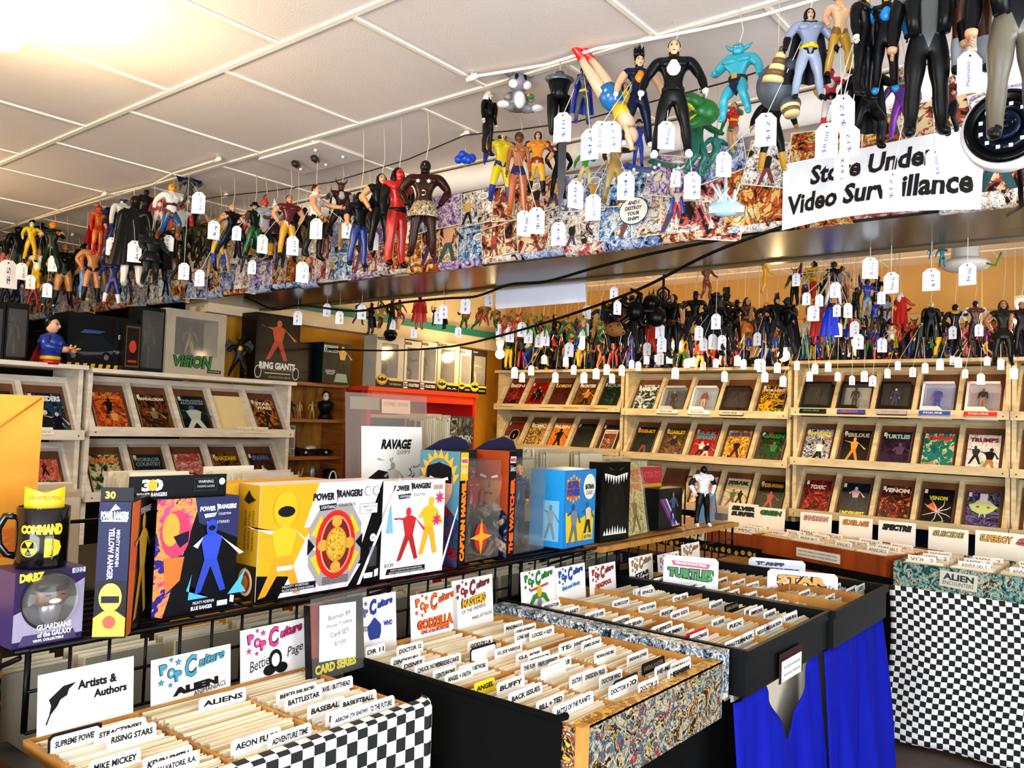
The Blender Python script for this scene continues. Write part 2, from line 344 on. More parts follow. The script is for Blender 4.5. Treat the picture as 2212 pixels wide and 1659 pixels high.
for (px, py, yy) in ((470, 345, 2.0), (1020, 168, 1.99), (1005, 290, 2.35), (225, 420, 2.0), (155, 508, 2.38), (487, 423, 2.38)):
    p = AZ(px, py, CEIL-.02); b = B(); b.tube([(0, 0, 0), (0, 0, CEIL-p.z)], .006, P('d9d2c6', .4, .5), 6); b.tube([(-.02, 0, -.004), (.02, 0, .004)], .009, P('efe8dc', .5), 8)
    b.obj('wire_clamp', loc=p, label='small screw clamp holding the wire to the ceiling', cat='clamp', group='clamps holding the wires')
# two black cables looping below the soffit
cb = P('050505', .35)
def cable(lab, pts, r):
    P_ = [Vec(p) for p in pts]; out = []
    for i in range(len(P_)-1):
        p0, p1, p2, p3 = P_[max(i-1, 0)], P_[i], P_[i+1], P_[min(i+2, len(P_)-1)]
        for k in range(6):
            u = k/6; out.append(.5*((2*p1)+(p2-p0)*u+(2*p0-5*p1+4*p2-p3)*u*u+(3*p1-p0-3*p2+p3)*u**3))
    out.append(P_[-1]); b = B(); b.tube(out, r, cb, 7); b.obj('cable', label=lab, cat='cable')
cable('black cable sagging in loops along the underside of the beam', [AY(*p) for p in ((450, 638, 2.75), (520, 640, 2.75), (590, 668, 2.7), (650, 660, 2.7), (770, 672, 2.75), (860, 655, 2.8), (960, 645, 2.8), (1030, 640, 2.8), (1100, 615, 2.75), (1180, 608, 2.75), (1280, 580, 2.72), (1400, 550, 2.7), (1520, 525, 2.67), (1640, 500, 2.66))], .006)
cable('straight black cable slanting down from the beam to the toy boxes', [AY(*p) for p in ((1690, 490, 2.62), (1540, 545, 2.66), (1380, 625, 2.8), (1230, 680, 3.0), (1080, 725, 3.2), (960, 750, 3.35), (800, 757, 3.5), (620, 745, 3.5), (480, 712, 3.3), (330, 650, 2.9))], .006)
# ================================================================ toy bodies
# one continuous skinned surface per pose (1 unit tall, facing -y); the colours of its regions sit in each object's own material slots
REG = ['head', 'torso', 'pelvis', 'uparm', 'forearm', 'hand', 'thigh', 'shin', 'foot', 'eye', 'mouth']
def fk(o, sp, fw, L):
    """end of a limb of length L that hangs down, swung sideways by sp and forward by fw (degrees)"""
    a, c = R(sp), R(fw); return o+Vec((math.sin(a)*math.cos(c), -math.sin(c), -math.cos(a)*math.cos(c)))*L
_bodies = {}; TOYS = []
# pose: (arm L, arm R, leg L, leg R, head turn); arm = spread, forward, forearm spread, forearm forward; leg likewise
POSES = {
 'stand': ((10, 0, 6, 12), (10, 0, 6, 12), (4, 0, 3, -2), (4, 0, 3, -2), 0),
 'wide': ((32, 5, 14, 22), (32, 5, 14, 22), (13, 0, 8, -3), (13, 0, 8, -3), 0),
 'hero': ((48, 0, 2, 10), (48, 0, 2, 10), (16, 4, 8, -4), (16, 0, 10, -6), 12),
 'reach': ((20, 70, 5, 85), (25, 10, 8, 40), (7, 16, 5, -4), (8, -8, 5, -18), -20),
 'up': ((165, 10, 172, 0), (20, 5, 10, 35), (6, 4, 4, -6), (9, 0, 7, -3), 18),
 'run': ((30, 45, 10, 100), (35, -35, 15, 15), (6, 48, 4, -25), (8, -22, 5, -60), 0),
 'hips': ((38, -8, -28, 16), (38, -8, -28, 16), (9, 0, 6, -2), (9, 0, 6, -2), 0),
 'sit': ((24, 22, 8, 55), (24, 22, 8, 55), (14, 72, 8, 8), (18, 66, 12, 4), 10),
 'fly': ((25, 30, 10, 60), (150, 30, 165, 40), (8, -12, 5, -45), (6, 10, 4, -25), 0),
 'fight': ((35, 30, 40, 110), (40, 15, 20, 95), (18, 18, 12, -10), (22, -12, 18, -30), -15),
 'bend': ((14, 40, 8, 60), (14, 35, 6, 70), (6, 25, 4, -30), (6, 10, 4, -40), 0),
}
def body(pose='stand', bulk=1., female=False):
    key = (pose, bulk, female)
    if key in _bodies: return _bodies[key]
    aL, aR, lL, lR, ht = POSES[pose]; sw = (.118 if not female else .095)*(.6+.4*bulk)
    J = {}; pel = Vec((0, 0, .52)); J['pel'] = pel
    J['wai'] = Vec((0, -.004, .62)); J['che'] = Vec((0, -.004, .73)); J['nek'] = Vec((0, .004, .835)); J['hed'] = Vec((0, -.004, .895)); J['top'] = Vec((0, 0, .955))
    for s, a, l, n in ((1, aL, lL, 'L'), (-1, aR, lR, 'R')):
        sh = Vec((s*sw, 0, .785)); J['sh'+n] = sh; f = lambda o, sp, fw_, L: (lambda q: Vec((o.x+s*(q.x-o.x), q.y, q.z)))(fk(o, sp, fw_, L))
        J['el'+n] = f(sh, a[0], a[1], .155); J['wr'+n] = f(J['el'+n], a[2], a[3], .135); J['ha'+n] = f(J['wr'+n], a[2], a[3], .045)
        hp = Vec((s*.052, 0, .485)); J['hp'+n] = hp; J['kn'+n] = f(hp, l[0], l[1], .225); J['an'+n] = f(J['kn'+n], l[2], l[3], .215)
        mix = lambda a_, b_, u: J[a_]+(J[b_]-J[a_])*u
        J['bi'+n] = mix('sh'+n, 'el'+n, .5); J['fo'+n] = mix('el'+n, 'wr'+n, .3); J['th'+n] = mix('hp'+n, 'kn'+n, .45); J['ca'+n] = mix('kn'+n, 'an'+n, .3)+Vec((0, .012, 0))
        J['he'+n] = J['an'+n]+Vec((0, .016, -.034)); J['mi'+n] = J['an'+n]+Vec((s*.006, -.04, -.034)); J['to'+n] = J['an'+n]+Vec((s*.014, -.086, -.04))
    ar = .034*(.45+.55*bulk) if not female else .026
    rad = dict(pel=.066 if female else .064, wai=(.046 if female else .058)*(.6+.4*bulk), che=.07*(.55+.45*bulk), nek=.032*(.7+.3*bulk), hed=.055, top=.04)
    for n in 'LR':
        rad.update({'sh'+n: ar*1.4, 'bi'+n: ar*1.22, 'el'+n: ar*.86, 'fo'+n: ar*1.02, 'wr'+n: ar*.66, 'ha'+n: ar*.82, 'hp'+n: .056*(.7+.3*bulk), 'th'+n: .056*(.65+.35*bulk), 'kn'+n: .037*(.7+.3*bulk), 'ca'+n: .043*(.65+.35*bulk), 'an'+n: .027, 'he'+n: .031, 'mi'+n: .031, 'to'+n: .025})
    E = [('pel', 'wai', 'torso'), ('wai', 'che', 'torso'), ('che', 'nek', 'torso'), ('nek', 'hed', 'head'), ('hed', 'top', 'head')]
    for n in 'LR':
        E += [('che', 'sh'+n, 'torso'), ('sh'+n, 'bi'+n, 'uparm'), ('bi'+n, 'el'+n, 'uparm'), ('el'+n, 'fo'+n, 'forearm'), ('fo'+n, 'wr'+n, 'forearm'), ('wr'+n, 'ha'+n, 'hand'), ('pel', 'hp'+n, 'pelvis'), ('hp'+n, 'th'+n, 'thigh'), ('th'+n, 'kn'+n, 'thigh'), ('kn'+n, 'ca'+n, 'shin'), ('ca'+n, 'an'+n, 'shin'), ('an'+n, 'he'+n, 'foot'), ('an'+n, 'mi'+n, 'foot'), ('mi'+n, 'to'+n, 'foot')]
    ks = list(J); me = bpy.data.meshes.new('sk'); me.from_pydata([J[k] for k in ks], [(ks.index(a), ks.index(b)) for a, b, _ in E], [])
    o = bpy.data.objects.new('sk', me); C.objects.link(o); o.modifiers.new('s', 'SKIN'); q = o.modifiers.new('u', 'SUBSURF'); q.levels = 2
    for i, k in enumerate(ks):
        sv = me.skin_vertices[0].data[i]; sv.radius = (rad[k], rad[k]); sv.use_root = (k == 'pel')
    dg = bpy.context.evaluated_depsgraph_get(); ev = o.evaluated_get(dg).to_mesh()
    vs = [v.co.copy() for v in ev.vertices]; fs = [tuple(p.vertices) for p in ev.polygons]
    bpy.data.objects.remove(o); bpy.data.meshes.remove(me)
    segs = [(J[a], J[b], REG.index(r), max(.02, (rad[a]+rad[b])/2)) for a, b, r in E]+[(pel, pel+Vec((0, 0, .04)), 2, .06)]
    b = B(); b.v = [tuple(v) for v in vs]; b.f = fs; b.sm = [True]*len(fs); zmin = min(v.z for v in vs)
    for f in fs:
        c = sum((vs[i] for i in f), Vec())/len(f); best = (9, 1)
        for p, r_, k, rr in segs:
            d = r_-p; u = max(0, min(1, (c-p).dot(d)/d.length_squared)); dd = (c-(p+d*u)).length/rr
            if dd < best[0]: best = (dd, k)
        b.m.append(best[1])
    def reg(n): return REG.index(n)
    # face, ears, fingers and chest belong to the same surface
    b.T = Mx.Translation(J['hed']) @ Mx.Rotation(R(ht), 4, 'Z'); H = .062
    b.T = b.T @ Mx.Scale(1.08, 4); b.ell((0, -.002, .006), (.043, .05, .058), reg('head'), 14, 10); b.ell((0, -.014, -.034), (.027, .032, .026), reg('head'), 10, 6)
    b.ell((0, -.053, .000), (.007, .011, .013), reg('head'), 6, 5)
    for s in (-1, 1):
        b.ell((s*.018, -.044, .012), (.009, .006, .0048), reg('eye'), 8, 5); b.ell((s*.018, -.045, .023), (.011, .005, .0026), reg('mouth'), 6, 4); b.ell((s*.044, .004, .004), (.006, .011, .015), reg('head'), 6, 5)
    b.ell((0, -.044, -.024), (.013, .005, .0032), reg('mouth'), 8, 4); b.T = None
    if not female:
        for s in (-1, 1): b.ell((s*.042*bulk, -.045*(.5+.5*bulk), .755), (.046*bulk, .03, .036), 1, 8, 6)
    else:
        for s in (-1, 1): b.ell((s*.035, -.05, .75), (.032, .03, .03), 1, 8, 6)
    for n, s in (('L', 1), ('R', -1)):
        d = (J['ha'+n]-J['wr'+n]).normalized(); sd = d.cross(Vec((s, 0, 0)));  sd = Vec((0, -1, 0)) if sd.length < .2 else sd.normalized()
        for k in range(4):
            p = J['ha'+n]+sd*(.017*(1.5-k)/1.5); L = (.03, .034, .031, .024)[k]
            b.tube([p, p+d*L*.6, p+d*L-Vec((s*.012, 0, 0))], [.0062, .0055, .0042], 5, 5)
        b.tube([J['wr'+n]+sd*.01, J['wr'+n]+sd*.03+d*.018, J['wr'+n]+sd*.034+d*.036], [.0075, .0068, .005], 5, 5)
    zs = [v[2] for v in b.v]; z0 = min(zs); z1 = max(zs); k = 1/(z1-z0); b.v = [(x*k, y*k, (z-z0)*k) for x, y, z in b.v]
    me = bpy.data.meshes.new('body'); me.from_pydata(b.v, [], b.f)
    for r in REG: me.materials.append(None)
    me.polygons.foreach_set('material_index', b.m); me.polygons.foreach_set('use_smooth', [True]*len(b.f)); me.update()
    hm = Mx.Translation((J['hed']-Vec((0, 0, z0)))*k) @ Mx.Rotation(R(ht), 4, 'Z') @ Mx.Scale(k, 4)
    info = dict(me=me, head=hm, k=k, J={a: (v-Vec((0, 0, z0)))*k for a, v in J.items()}, sw=sw*k)
    _bodies[key] = info; return info
_hair = {}
def hairmesh(st):
    H = 1.08
    if st in _hair: return _hair[st]
    b = B(); M0 = 0
    def cap(r, zc, z0, face=-.02):
        # a shell over the skull that leaves the face free
        b.ell((0, .012, .016), (.049*r, .05*r, .056*r), M0, 14, 9); b.v = [(x, (y if (y > face or z > z0) else max(y, face)), z) for x, y, z in b.v]
    if st == 'short': cap(1.02, 0, .035)
    elif st == 'long':
        cap(1.06, 0, .04); b.tube([(0, .03, .03), (0, .05, -.02), (0, .055, -.09), (0, .05, -.14)], [.045, .05, .046, .02], M0, 10)
        for s in (-1, 1): b.tube([(s*.04, .01, .03), (s*.05, .0, -.03), (s*.05, -.012, -.09)], [.02, .02, .006], M0, 7)
    elif st == 'spiky':
        cap(1.05, 0, .04)
        for k in range(13):
            a = k*2.4; rr = .03*(k/13)**.5; b.tube([(rr*math.cos(a), .01+rr*math.sin(a), .04), (rr*1.6*math.cos(a), .015+rr*1.6*math.sin(a), .09), (rr*2.3*math.cos(a), .02+rr*2.3*math.sin(a), .10+.09*(1-rr/.03*.6))], [.026, .02, .001], M0, 7)
    elif st == 'hood':
        b.ell((0, .006, .008), (.056, .062, .068), M0, 14, 10); b.v = [(x, max(y, -.034), z) for x, y, z in b.v]
    elif st == 'mask': b.ell((0, -.004, .006), (.05, .058, .064), M0, 14, 10)
    elif st == 'ears':
        b.ell((0, .004, .014), (.052, .058, .06), M0, 14, 10); b.v = [(x, y if z > -.005 else max(y, -.01), z) for x, y, z in b.v]
        for s in (-1, 1): b.tube([(s*.034, .0, .05), (s*.044, 0, .085), (s*.048, 0, .125)], [.015, .011, .001], M0, 6)
    elif st == 'hat':
        b.lathe([(.0, .034), (.085, .03), (.09, .034), (.05, .042), (.046, .085), (.03, .095), (0, .095)], M0, 16, (0, .004, 0))
    elif st == 'beard':
        cap(1.02, 0, .035); b.ell((0, -.03, -.04), (.036, .03, .034), M0, 10, 7)
    elif st == 'helmet':
        b.ell((0, 0, .008), (.058, .064, .068), M0, 14, 10); b.box(-.036, -.07, .0, .036, -.05, .02, M0)
    elif st == 'fin':
        b.ell((0, .004, .012), (.052, .058, .062), M0, 14, 9); b.v = [(x, y if z > .02 else max(y, -.02), z) for x, y, z in b.v]; b.prism([(-.01, .05), (.0, .13), (.01, .05)], -.05, .06, M0)
    elif st == 'horns':
        cap(1.03, 0, .035)
        for s in (-1, 1): b.tube([(s*.035, 0, .04), (s*.075, -.01, .07), (s*.085, -.01, .13)], [.015, .012, .001], M0, 7)
    b.v = [(x*H, y*H, z*H) for x, y, z in b.v]
    me = bpy.data.meshes.new('hair'); me.from_pydata(b.v, [], b.f); me.materials.append(None)
    me.polygons.foreach_set('use_smooth', [True]*len(b.f)); _hair[st] = me; return me
_ext = {}
def extmesh(kind, bk, fem):
    k = (kind, bk, fem)
    if k in _ext: return _ext[k]
    b = B(); s = .7+.3*bk
    if kind in ('cape', 'shortcape'):
        L = .62 if kind == 'cape' else .36; vs = []; fs = []; n = 13
        for j in range(9):
            u = j/8
            for i in range(n):
                a = -1+2*i/(n-1); wv = math.sin(i*1.9+1)*.02*u; wd = (.115+.1*u)*s
                vs.append((a*wd, .05+.045*u+wv-.05*a*a*(1-.4*u), .83-L*u))
        for j in range(8): fs += [(j*n+i, j*n+i+1, (j+1)*n+i+1, (j+1)*n+i) for i in range(n-1)]
        m = len(vs); vs += [(x, y+.006, z) for x, y, z in vs]; fs += [tuple(m+i for i in reversed(f)) for f in fs]; b.add(vs, fs, 0, True)
        b.tube([(-.1*s, .02, .83), (-.05, -.045, .82), (0, -.055, .80), (.05, -.045, .82), (.1*s, .02, .83)], .014, 0, 7)
    elif kind == 'skirt': b.lathe([(.086*s, .56), (.11*s, .5), (.15*s, .40), (.145*s, .395), (.10*s, .5), (.07*s, .56)], 0, 16, sy=.8)
    elif kind == 'belt': b.lathe([(.066*s, .535), (.082*s, .537), (.084*s, .57), (.068*s, .572)], 0, 16); b.box(-.022, -.092*s, .533, .022, -.07*s, .577, 0)
    elif kind == 'collar': b.lathe([(.10*s, .77), (.085*s, .81), (.05, .845), (.042, .84), (.07, .79)], 0, 16, sy=.8)
    elif kind == 'panel': b.ell((0, -.03*s, .72), (.06*s, .058*s, .08), 0, 12, 8)
    elif kind == 'jacket':
        for q in (-1, 1): b.tube([(q*.06*s, -.055*s, .81), (q*.075*s, -.068*s, .72), (q*.07*s, -.066*s, .63), (q*.062*s, -.06*s, .55)], [.034, .042, .038, .034], 0, 8)
        b.tube([(0, .03, .80), (0, .045, .7), (0, .035, .56)], [.07*s, .078*s, .066*s], 0, 12)
    elif kind == 'shoulders':
        for q in (-1, 1): b.ell((q*.125*s, 0, .80), (.055, .05, .042), 0, 10, 7)
    elif kind == 'wings':
        for q in (-1, 1): b.prism([(q*.02, .76), (q*.26, .95), (q*.36, .78), (q*.27, .62), (q*.2, .66), (q*.12, .56)][::q], .05, .07, 0)
    me = bpy.data.meshes.new(kind); me.from_pydata(b.v, [], b.f); me.materials.append(None)
    me.polygons.foreach_set('use_smooth', b.sm); _ext[k] = me; return me
NAMES = {'cape': 'cape', 'shortcape': 'cape', 'skirt': 'skirt', 'belt': 'belt', 'collar': 'collar', 'panel': 'chest_panel', 'jacket': 'jacket', 'shoulders': 'shoulder_pads', 'wings': 'wings'}
def setmats(o, mats):
    for i, m in enumerate(mats):
        if i < len(o.material_slots): o.material_slots[i].link = 'OBJECT'; o.material_slots[i].material = m
def toy(loc, h, cols, pose='stand', bulk=1., fem=False, hair=None, ext=(), rz=0., label=None, cat='toy figure', group=None, tilt=(0, 0), cord=0., name='toy_figure', parent=None, r=.35):
    """cols: colours for head, torso, pelvis, upper arm, forearm, hand, thigh, shin, foot"""
    bd = body(pose, bulk, fem); sh = h
    root = thing(name, label, cat, loc, 0, group) if parent is None else parent
    if parent is None: TOYS.append((Vec(loc), h))
    if parent is None: root.rotation_euler = Euler((R(tilt[0]), R(tilt[1]), rz), 'XYZ')
    o = bpy.data.objects.new('body', bd['me']); C.objects.link(o); o.parent = root; o.scale = (sh,)*3
    if parent is not None: o.location = loc; o.rotation_euler = (R(tilt[0]), R(tilt[1]), rz)
    cs = [P(c, r) for c in cols]; setmats(o, cs+[P('16100e', .3), P('3a1a14', .6)])
    def sub(me, nm, col, mat_=None, s=None):
        c = bpy.data.objects.new(nm, me); C.objects.link(c); c.parent = root if parent is None else o
        m_ = (mat_ if mat_ is not None else Mx.Identity(4)); c.matrix_local = (Mx.Scale(sh, 4) @ m_) if parent is None else m_
        setmats(c, [P(col, r)]); return c
    if hair: sub(hairmesh(hair[0]), 'hair' if hair[0] in ('short', 'long', 'spiky', 'beard') else ('hat' if hair[0] == 'hat' else 'mask'), hair[1], bd['head'])
    for e in ext: sub(extmesh(e[0], bulk, fem), NAMES[e[0]], e[1], Mx.Scale(bd['k'], 4))
    if cord:
        top = bd['head'].translation*sh+Vec((0, 0, .05*sh)); cord = max(.01, CEIL-loc[2]-top.z) if cord is True else cord; b = B(); b.tube([top, top+Vec((.01, .004, cord*.4)), top+Vec((0, 0, cord))], .0014, P('d8cdb6', .6), 4); b.obj('hanging_cord', root)
    return root
def face_cam(p, turn=0): return math.atan2(-p.y, -p.x)+math.pi/2+R(turn)
# flat generic figure printed on covers and cartons
def fig2d(b, x, z, h, y, c1, c2, c3, sd=0, k=1.):
    q = random.Random(sd); l = q.uniform(-.1, .1); a1, a2 = q.uniform(.1, .34), q.uniform(.05, .3); s = h
    def pl(pts, c, dy): b.flat([(x+px*s*k, z+pz*s) for px, pz in pts], y-dy, c)
    pl([(-.09, .5), (.09, .5), (.16+a1*.3, .02), (.07+a1*.3, 0), (0, .38), (-.1-a2*.4, .02), (-.2-a2*.4, .0)], c2, 0)
    pl([(-.1, .48), (.1, .48), (.17, .78), (.06, .84), (-.06, .84), (-.17, .78)], c1, .0003)
    pl([(.13, .8), (.18, .76), (.2+a1, .52), (.13+a1, .5)], c3, .0005); pl([(-.13, .8), (-.18, .76), (-.2-a2, .6+a2), (-.13-a2, .56+a2)][::-1], c3, .0005)
    pl(circ(l*.4, .91, .065, .085, 12), c3, .0006)
put_collage()
# ================================================================ comic racks
RW = wood('c3ac84', 'e0cda4', (3, 3, 14), .55); RWd = wood('b39a70', 'cdb78c', (3, 3, 14), .6); RB = wood('5a3416', '7c4c24', (4, 4, 4), .7)
LW = wood('cfc3b0', 'ece2d2', (3, 3, 14), .55)
TILT = R(33)
def rack(label, x, y, rz, w_, rows, top, low, lm, n=5, face=RW):
    """slant-front comic rack: origin at the lower left front of its ledges, front towards -y"""
    t = thing('comic_rack', label, 'comic rack', (x, y, 0), rz)
    for xx in (0, w_-.024):
        b = B(); b.box(xx, .03, low, xx+.024, .34, top, face); b.obj('side_panel', t)
    b = B(); b.box(-.004, -.02, top, w_+.004, .36, top+.022, face); b.obj('top_shelf', t)
    sl = (w_-.048)/n
    for z in rows:
        b = B(); b.box(.0, -.022, z-.05, w_, -.002, z, face); b.box(0, -.002, z-.05, w_, .05, z-.036, face)
        for xx in (.03, w_-.03): b.tube([(xx, -.0235, z-.03), (xx, -.021, z-.03)], .004, INK, 8)
        b.obj('ledge', t)
        T = Mx.Translation((0, .02, z-.036)) @ Mx.Rotation(-TILT, 4, 'X')
        b = B(); b.T = T; b.box(.02, 0, 0, w_-.02, .006, .31, RB); b.obj('back_board', t)
        b = B(); b.T = T; b.box(.02, -.034, .31, w_-.02, .004, .345, face); b.obj('top_rail', t)
        for i in range(n+1):
            xc = .024+i*sl; b = B(); b.T = T; b.box(xc-.014, -.036, .0, xc+.014, .002, .33, face); b.obj('divider', t)
    return dict(x=x, y=y, rz=rz, sl=sl, lm=lm)
def slot(rk, i, z, dx=0, out=.0):
    """where the bottom edge of a comic stands in slot i of the row whose ledge top is z"""
    c, s = math.cos(rk['rz']), math.sin(rk['rz']); lx = .024+(i+.5)*rk['sl']+dx; ly = .022-out
    return (rk['x']+lx*c-ly*s, rk['y']+lx*s+ly*c, z-.032)
WR = random.Random(3)
def cover(b, w_, h, y, pal, title, tc, seed, sub=None, fig=None, tz=.86, th=.125, bold=.05, tw=.88, shear=0.):
    b.rect(-w_/2, 0, w_/2, h, y, art(pal, seed, 17., .6))
    if fig is not None:
        for k, f in enumerate(fig): fig2d(b, w_*f[0], h*f[1], h*f[2], y-.0006-.0012*k, P(f[3], .4), P(f[4], .4), P(f[5], .4), seed+k, f[6] if len(f) > 6 else 1.)
    if title:
        ls = title.split('/')
        for k, l in enumerate(ls): b.text(l, 0, h*(tz-k*th*1.15), w_*tw, h*th, y-.004, P(tc, .5), 0, bold, shear)
    b.rect(-w_*.47, h*.86, -w_*.37, h*.97, y-.0036, P('d8d2c6', .5))
    b.rect(w_*.3, h*.02, w_*.47, h*.1, y-.0036, P('d8d2c6', .5))
    for k in range(6): b.rect(w_*(.31+k*.025), h*.03, w_*(.32+k*.025), h*.09, y-.0040, INK)
def comic(rk, i, z, label, pal, title, tc, seed, dx=0, **k):
    w_, h = k.pop('w', .168), k.pop('h', .256); b = B(); b.box(-w_/2, -.003, 0, w_/2, .003, h, P('ddd6c8', .6)); cover(b, w_, h, -.0034, pal, title, tc, seed, **k)
    return b.obj('comic_book', None, slot(rk, i, z, dx, .012), (-TILT, 0, rk['rz']), label, 'comic book', 'comics on the '+rk['lm'])
def packed(rk, i, z, label, frame, base, inner, fcols, txt, tc, dx=0, hair=None):
    """window-box toy leaning in a rack slot"""
    t = thing('boxed_toy', label, 'boxed toy', slot(rk, i, z, dx, .055)); t.rotation_euler = (-TILT+R(5), 0, rk['rz']); t['group'] = 'boxed toys on the '+rk['lm']
    w_, h, d = .17, .235, .055; fm = P(frame, .4); b = B(); b.box(-w_/2, d-.004, 0, w_/2, d, h, P(inner, .5)); b.box(-w_/2, 0, 0, -w_/2+.014, d, h, fm); b.box(-w_/2, 0, h-.016, w_/2, d, h, fm)
    b.box(-w_/2, -.002, 0, w_/2, d, .022, fm); b.prism([(-w_/2, .022), (w_/2-.03, .022), (w_/2-.07, .062), (-w_/2, .062)], -.002, d*.6, fm)
    b.rect(-w_/2, .0, w_/2, .03, -.0026, P(base, .4)); b.text(txt, -.01, .015, w_*.6, .012, -.0032, P(tc, .5), 0, .02); b.obj('carton', t)
    b = B(); b.box(-w_/2+.014, 0, .06, w_/2, d-.004, h-.016, clear()); b.obj('window', t)
    r = bpy.data.objects.new('toy', None); C.objects.link(r); r.parent = t; r.location = (0, d*.55, .062)
    toy((0, 0, 0), .14, fcols, 'stand', 1.1, parent=r, hair=hair)
    return t
S9 = lambda sk, t, l, f=None: [sk, t, l, t, f or t, sk, l, l, f or l]
# right-hand wall: three racks side by side and the edge of a fourth
Yk = 5.4
ZR = [EYE+.15, EYE-.173, EYE-.51]
R3 = rack('cream slant comic rack on the right, beside the checked table', -1.945, Yk, 0, 1.24, ZR, EYE+.435, EYE-.6, 'right rack')
R2 = rack('cream slant comic rack in the middle of the back wall', -3.235, Yk, 0, 1.27, [z-.028 for z in ZR], EYE+.40, EYE-.6, 'middle rack')
R1 = rack('cream slant comic rack next to the yellow wall', -4.49, Yk, 0, 1.24, [EYE+.14, EYE-.19], EYE+.40, EYE-.6, 'yellow-wall rack')
R4 = rack('cream comic rack cut off by the right edge of the picture', -.70, Yk, 0, 1.24, ZR, EYE+.435, EYE-.6, 'right-edge rack')
D = 'top row of the %s'
def cs(rk, z, row, items):
    for i, it in enumerate(items):
        if it is None: continue
        lab = '%s, %s row of the %s' % (it[0], row, rk['lm'])
        if it[1] == 'pk': packed(rk, i, z, lab, *it[2:])
        else: comic(rk, i, z, lab, it[1], it[2], it[3], WR.randint(0, 40), **(it[4] if len(it) > 4 else {}))
F = lambda *a: dict(fig=[a])
cs(R1, ZR[0]-.01, 'top', [('black comic with red figure shape and white title', ['12100f', '2a1512', 'a82418', '0c0b0c'], 'BEN', 'd8d2c4', F(.05, .02, .6, 'a02016', '15110f', '7a4a2a')),
  ('red comic with black-clad group', ['b81c14', '9a1612', 'c42a1c'], 'KARTOONS', 'e6dac8', dict(tz=.06, th=.1, fig=[(0, .25, .6, '15130f', '15130f', 'c8a884'), (-.2, .2, .45, '1a1512', '15130f', 'c8a884'), (.2, .2, .5, '15130f', '2a1512', 'b89874')])),
  ('dark maroon comic with yellow blocky title', ['2a120e', '4a1c14', '6a2a18', '1a0c0a'], 'LORDS', 'e0c45a'), ('black and orange comic with white script title', ['14110f', '8a5a24', '1c1612', 'c88a3a'], 'FRONTIER', 'e8e0d0', F(.1, .1, .65, 'c8822a', '1c1612', 'd8b078')),
  ('dark green comic with grey title', ['0e1a12', '24402a', '101410', '3a5a38'], 'HOUR', '8a9a8c', dict(tz=.88, th=.13))])
cs(R1, ZR[1]-.02, 'second', [('cream comic with a black oval under a red top', ['d8c08a', 'cbb27c'], '', 'd8c08a'), ('colourful comic with red and green stripes', ['c03a24', '3a7a4a', 'e8c060', '1c1a20', 'd88a8a', '7aa8b8'], 'COMIC', 'f0ead8'),
  ('orange comic with black armoured figure', ['d86a1c', 'e8952a', 'b84a14'], 'ALIEN', 'f0ead8', F(0, .05, .75, '1a1410', '241812', '1a1410')), ('very dark green comic', ['0c120e', '122018', '0a0c0b'], 'DARK', '3a2a24'),
  ('small bright comic mounted on a dark board', ['2a2c26', '34362e'], '', 'ffffff')])
# the oval and the small inset cover
p = Vec(slot(R1, 0, ZR[1]-.02, 0, .02)); b = B(); b.rect(-.08, .11, .08, .25, -.006, P('7a2416', .4)); b.flat(circ(.02, .12, .05, .055, 24), -.008, P('d8d0bc', .5)); b.flat(circ(.02, .12, .045, .05, 24), -.0085, P('0e0d0f', .4)); b.text('1', .02, .11, .008, .03, -.009, P('e0d8c6', .5)); b.obj('cover_print', None)
bpy.data.objects['cover_print'].parent = [o for o in C.objects if o.get('label', '').startswith('cream comic with a black oval')][0]
b = B(); b.rect(-.06, .03, .06, .21, -.006, P('efe8da', .5)); b.rect(-.055, .035, .055, .175, -.0066, art(['d8d0a0', '2a3a2a', 'c8502a', '1c1a18', 'e8e0c8'], 4, 30., .8)); b.text('Fantastic', 0, .192, .1, .024, -.0072, P('b83a24', .5), 0, .02); b.obj('cover_print', [o for o in C.objects if o.get('label', '').startswith('small bright comic mounted')][0])
z0 = -.028
cs(R2, ZR[0]+z0, 'top', [('black and white comic with white brush title', ['14181a', 'e8e2d4', '3a5a5c', '1c1a18', 'a8b0a4'], 'RAINBOW/', 'f2ece0', dict(tz=.84, th=.17)),
  ('grey window box with black-clad figure', 'pk', 'b8b4ae', 'd8d4cc', '6a6c72', S9('c8a080', '17181c', '17181c', 'a02018'), 'FIGURE', '3a3a3a', 0, ('short', '15120f')), ('white window box with small dark-haired figure', 'pk', 'd8dadc', 'e6e4de', '9aa4ac', S9('c89a78', '8a2a20', 'c89a78'), 'FIGURE', '3a3a44', 0, ('long', '1a1310')),
  ('dark red window box with black figure', 'pk', '2a1512', 'c8b8a8', '3a1c14', S9('1a1614', '1a1614', '1a1614'), 'FIGURE', '4a2a20'), ('black carded toy with white title and yellow base', ['101214', '24301c', 'd8b024', '141416', 'a83a1c', '3a4a5a'], 'TOTAL JUSTICE', 'e8d8c8', dict(tz=.8, th=.1, fig=[(-.15, .05, .5, 'd8a81c', 'd8a81c', 'c83018')]))])
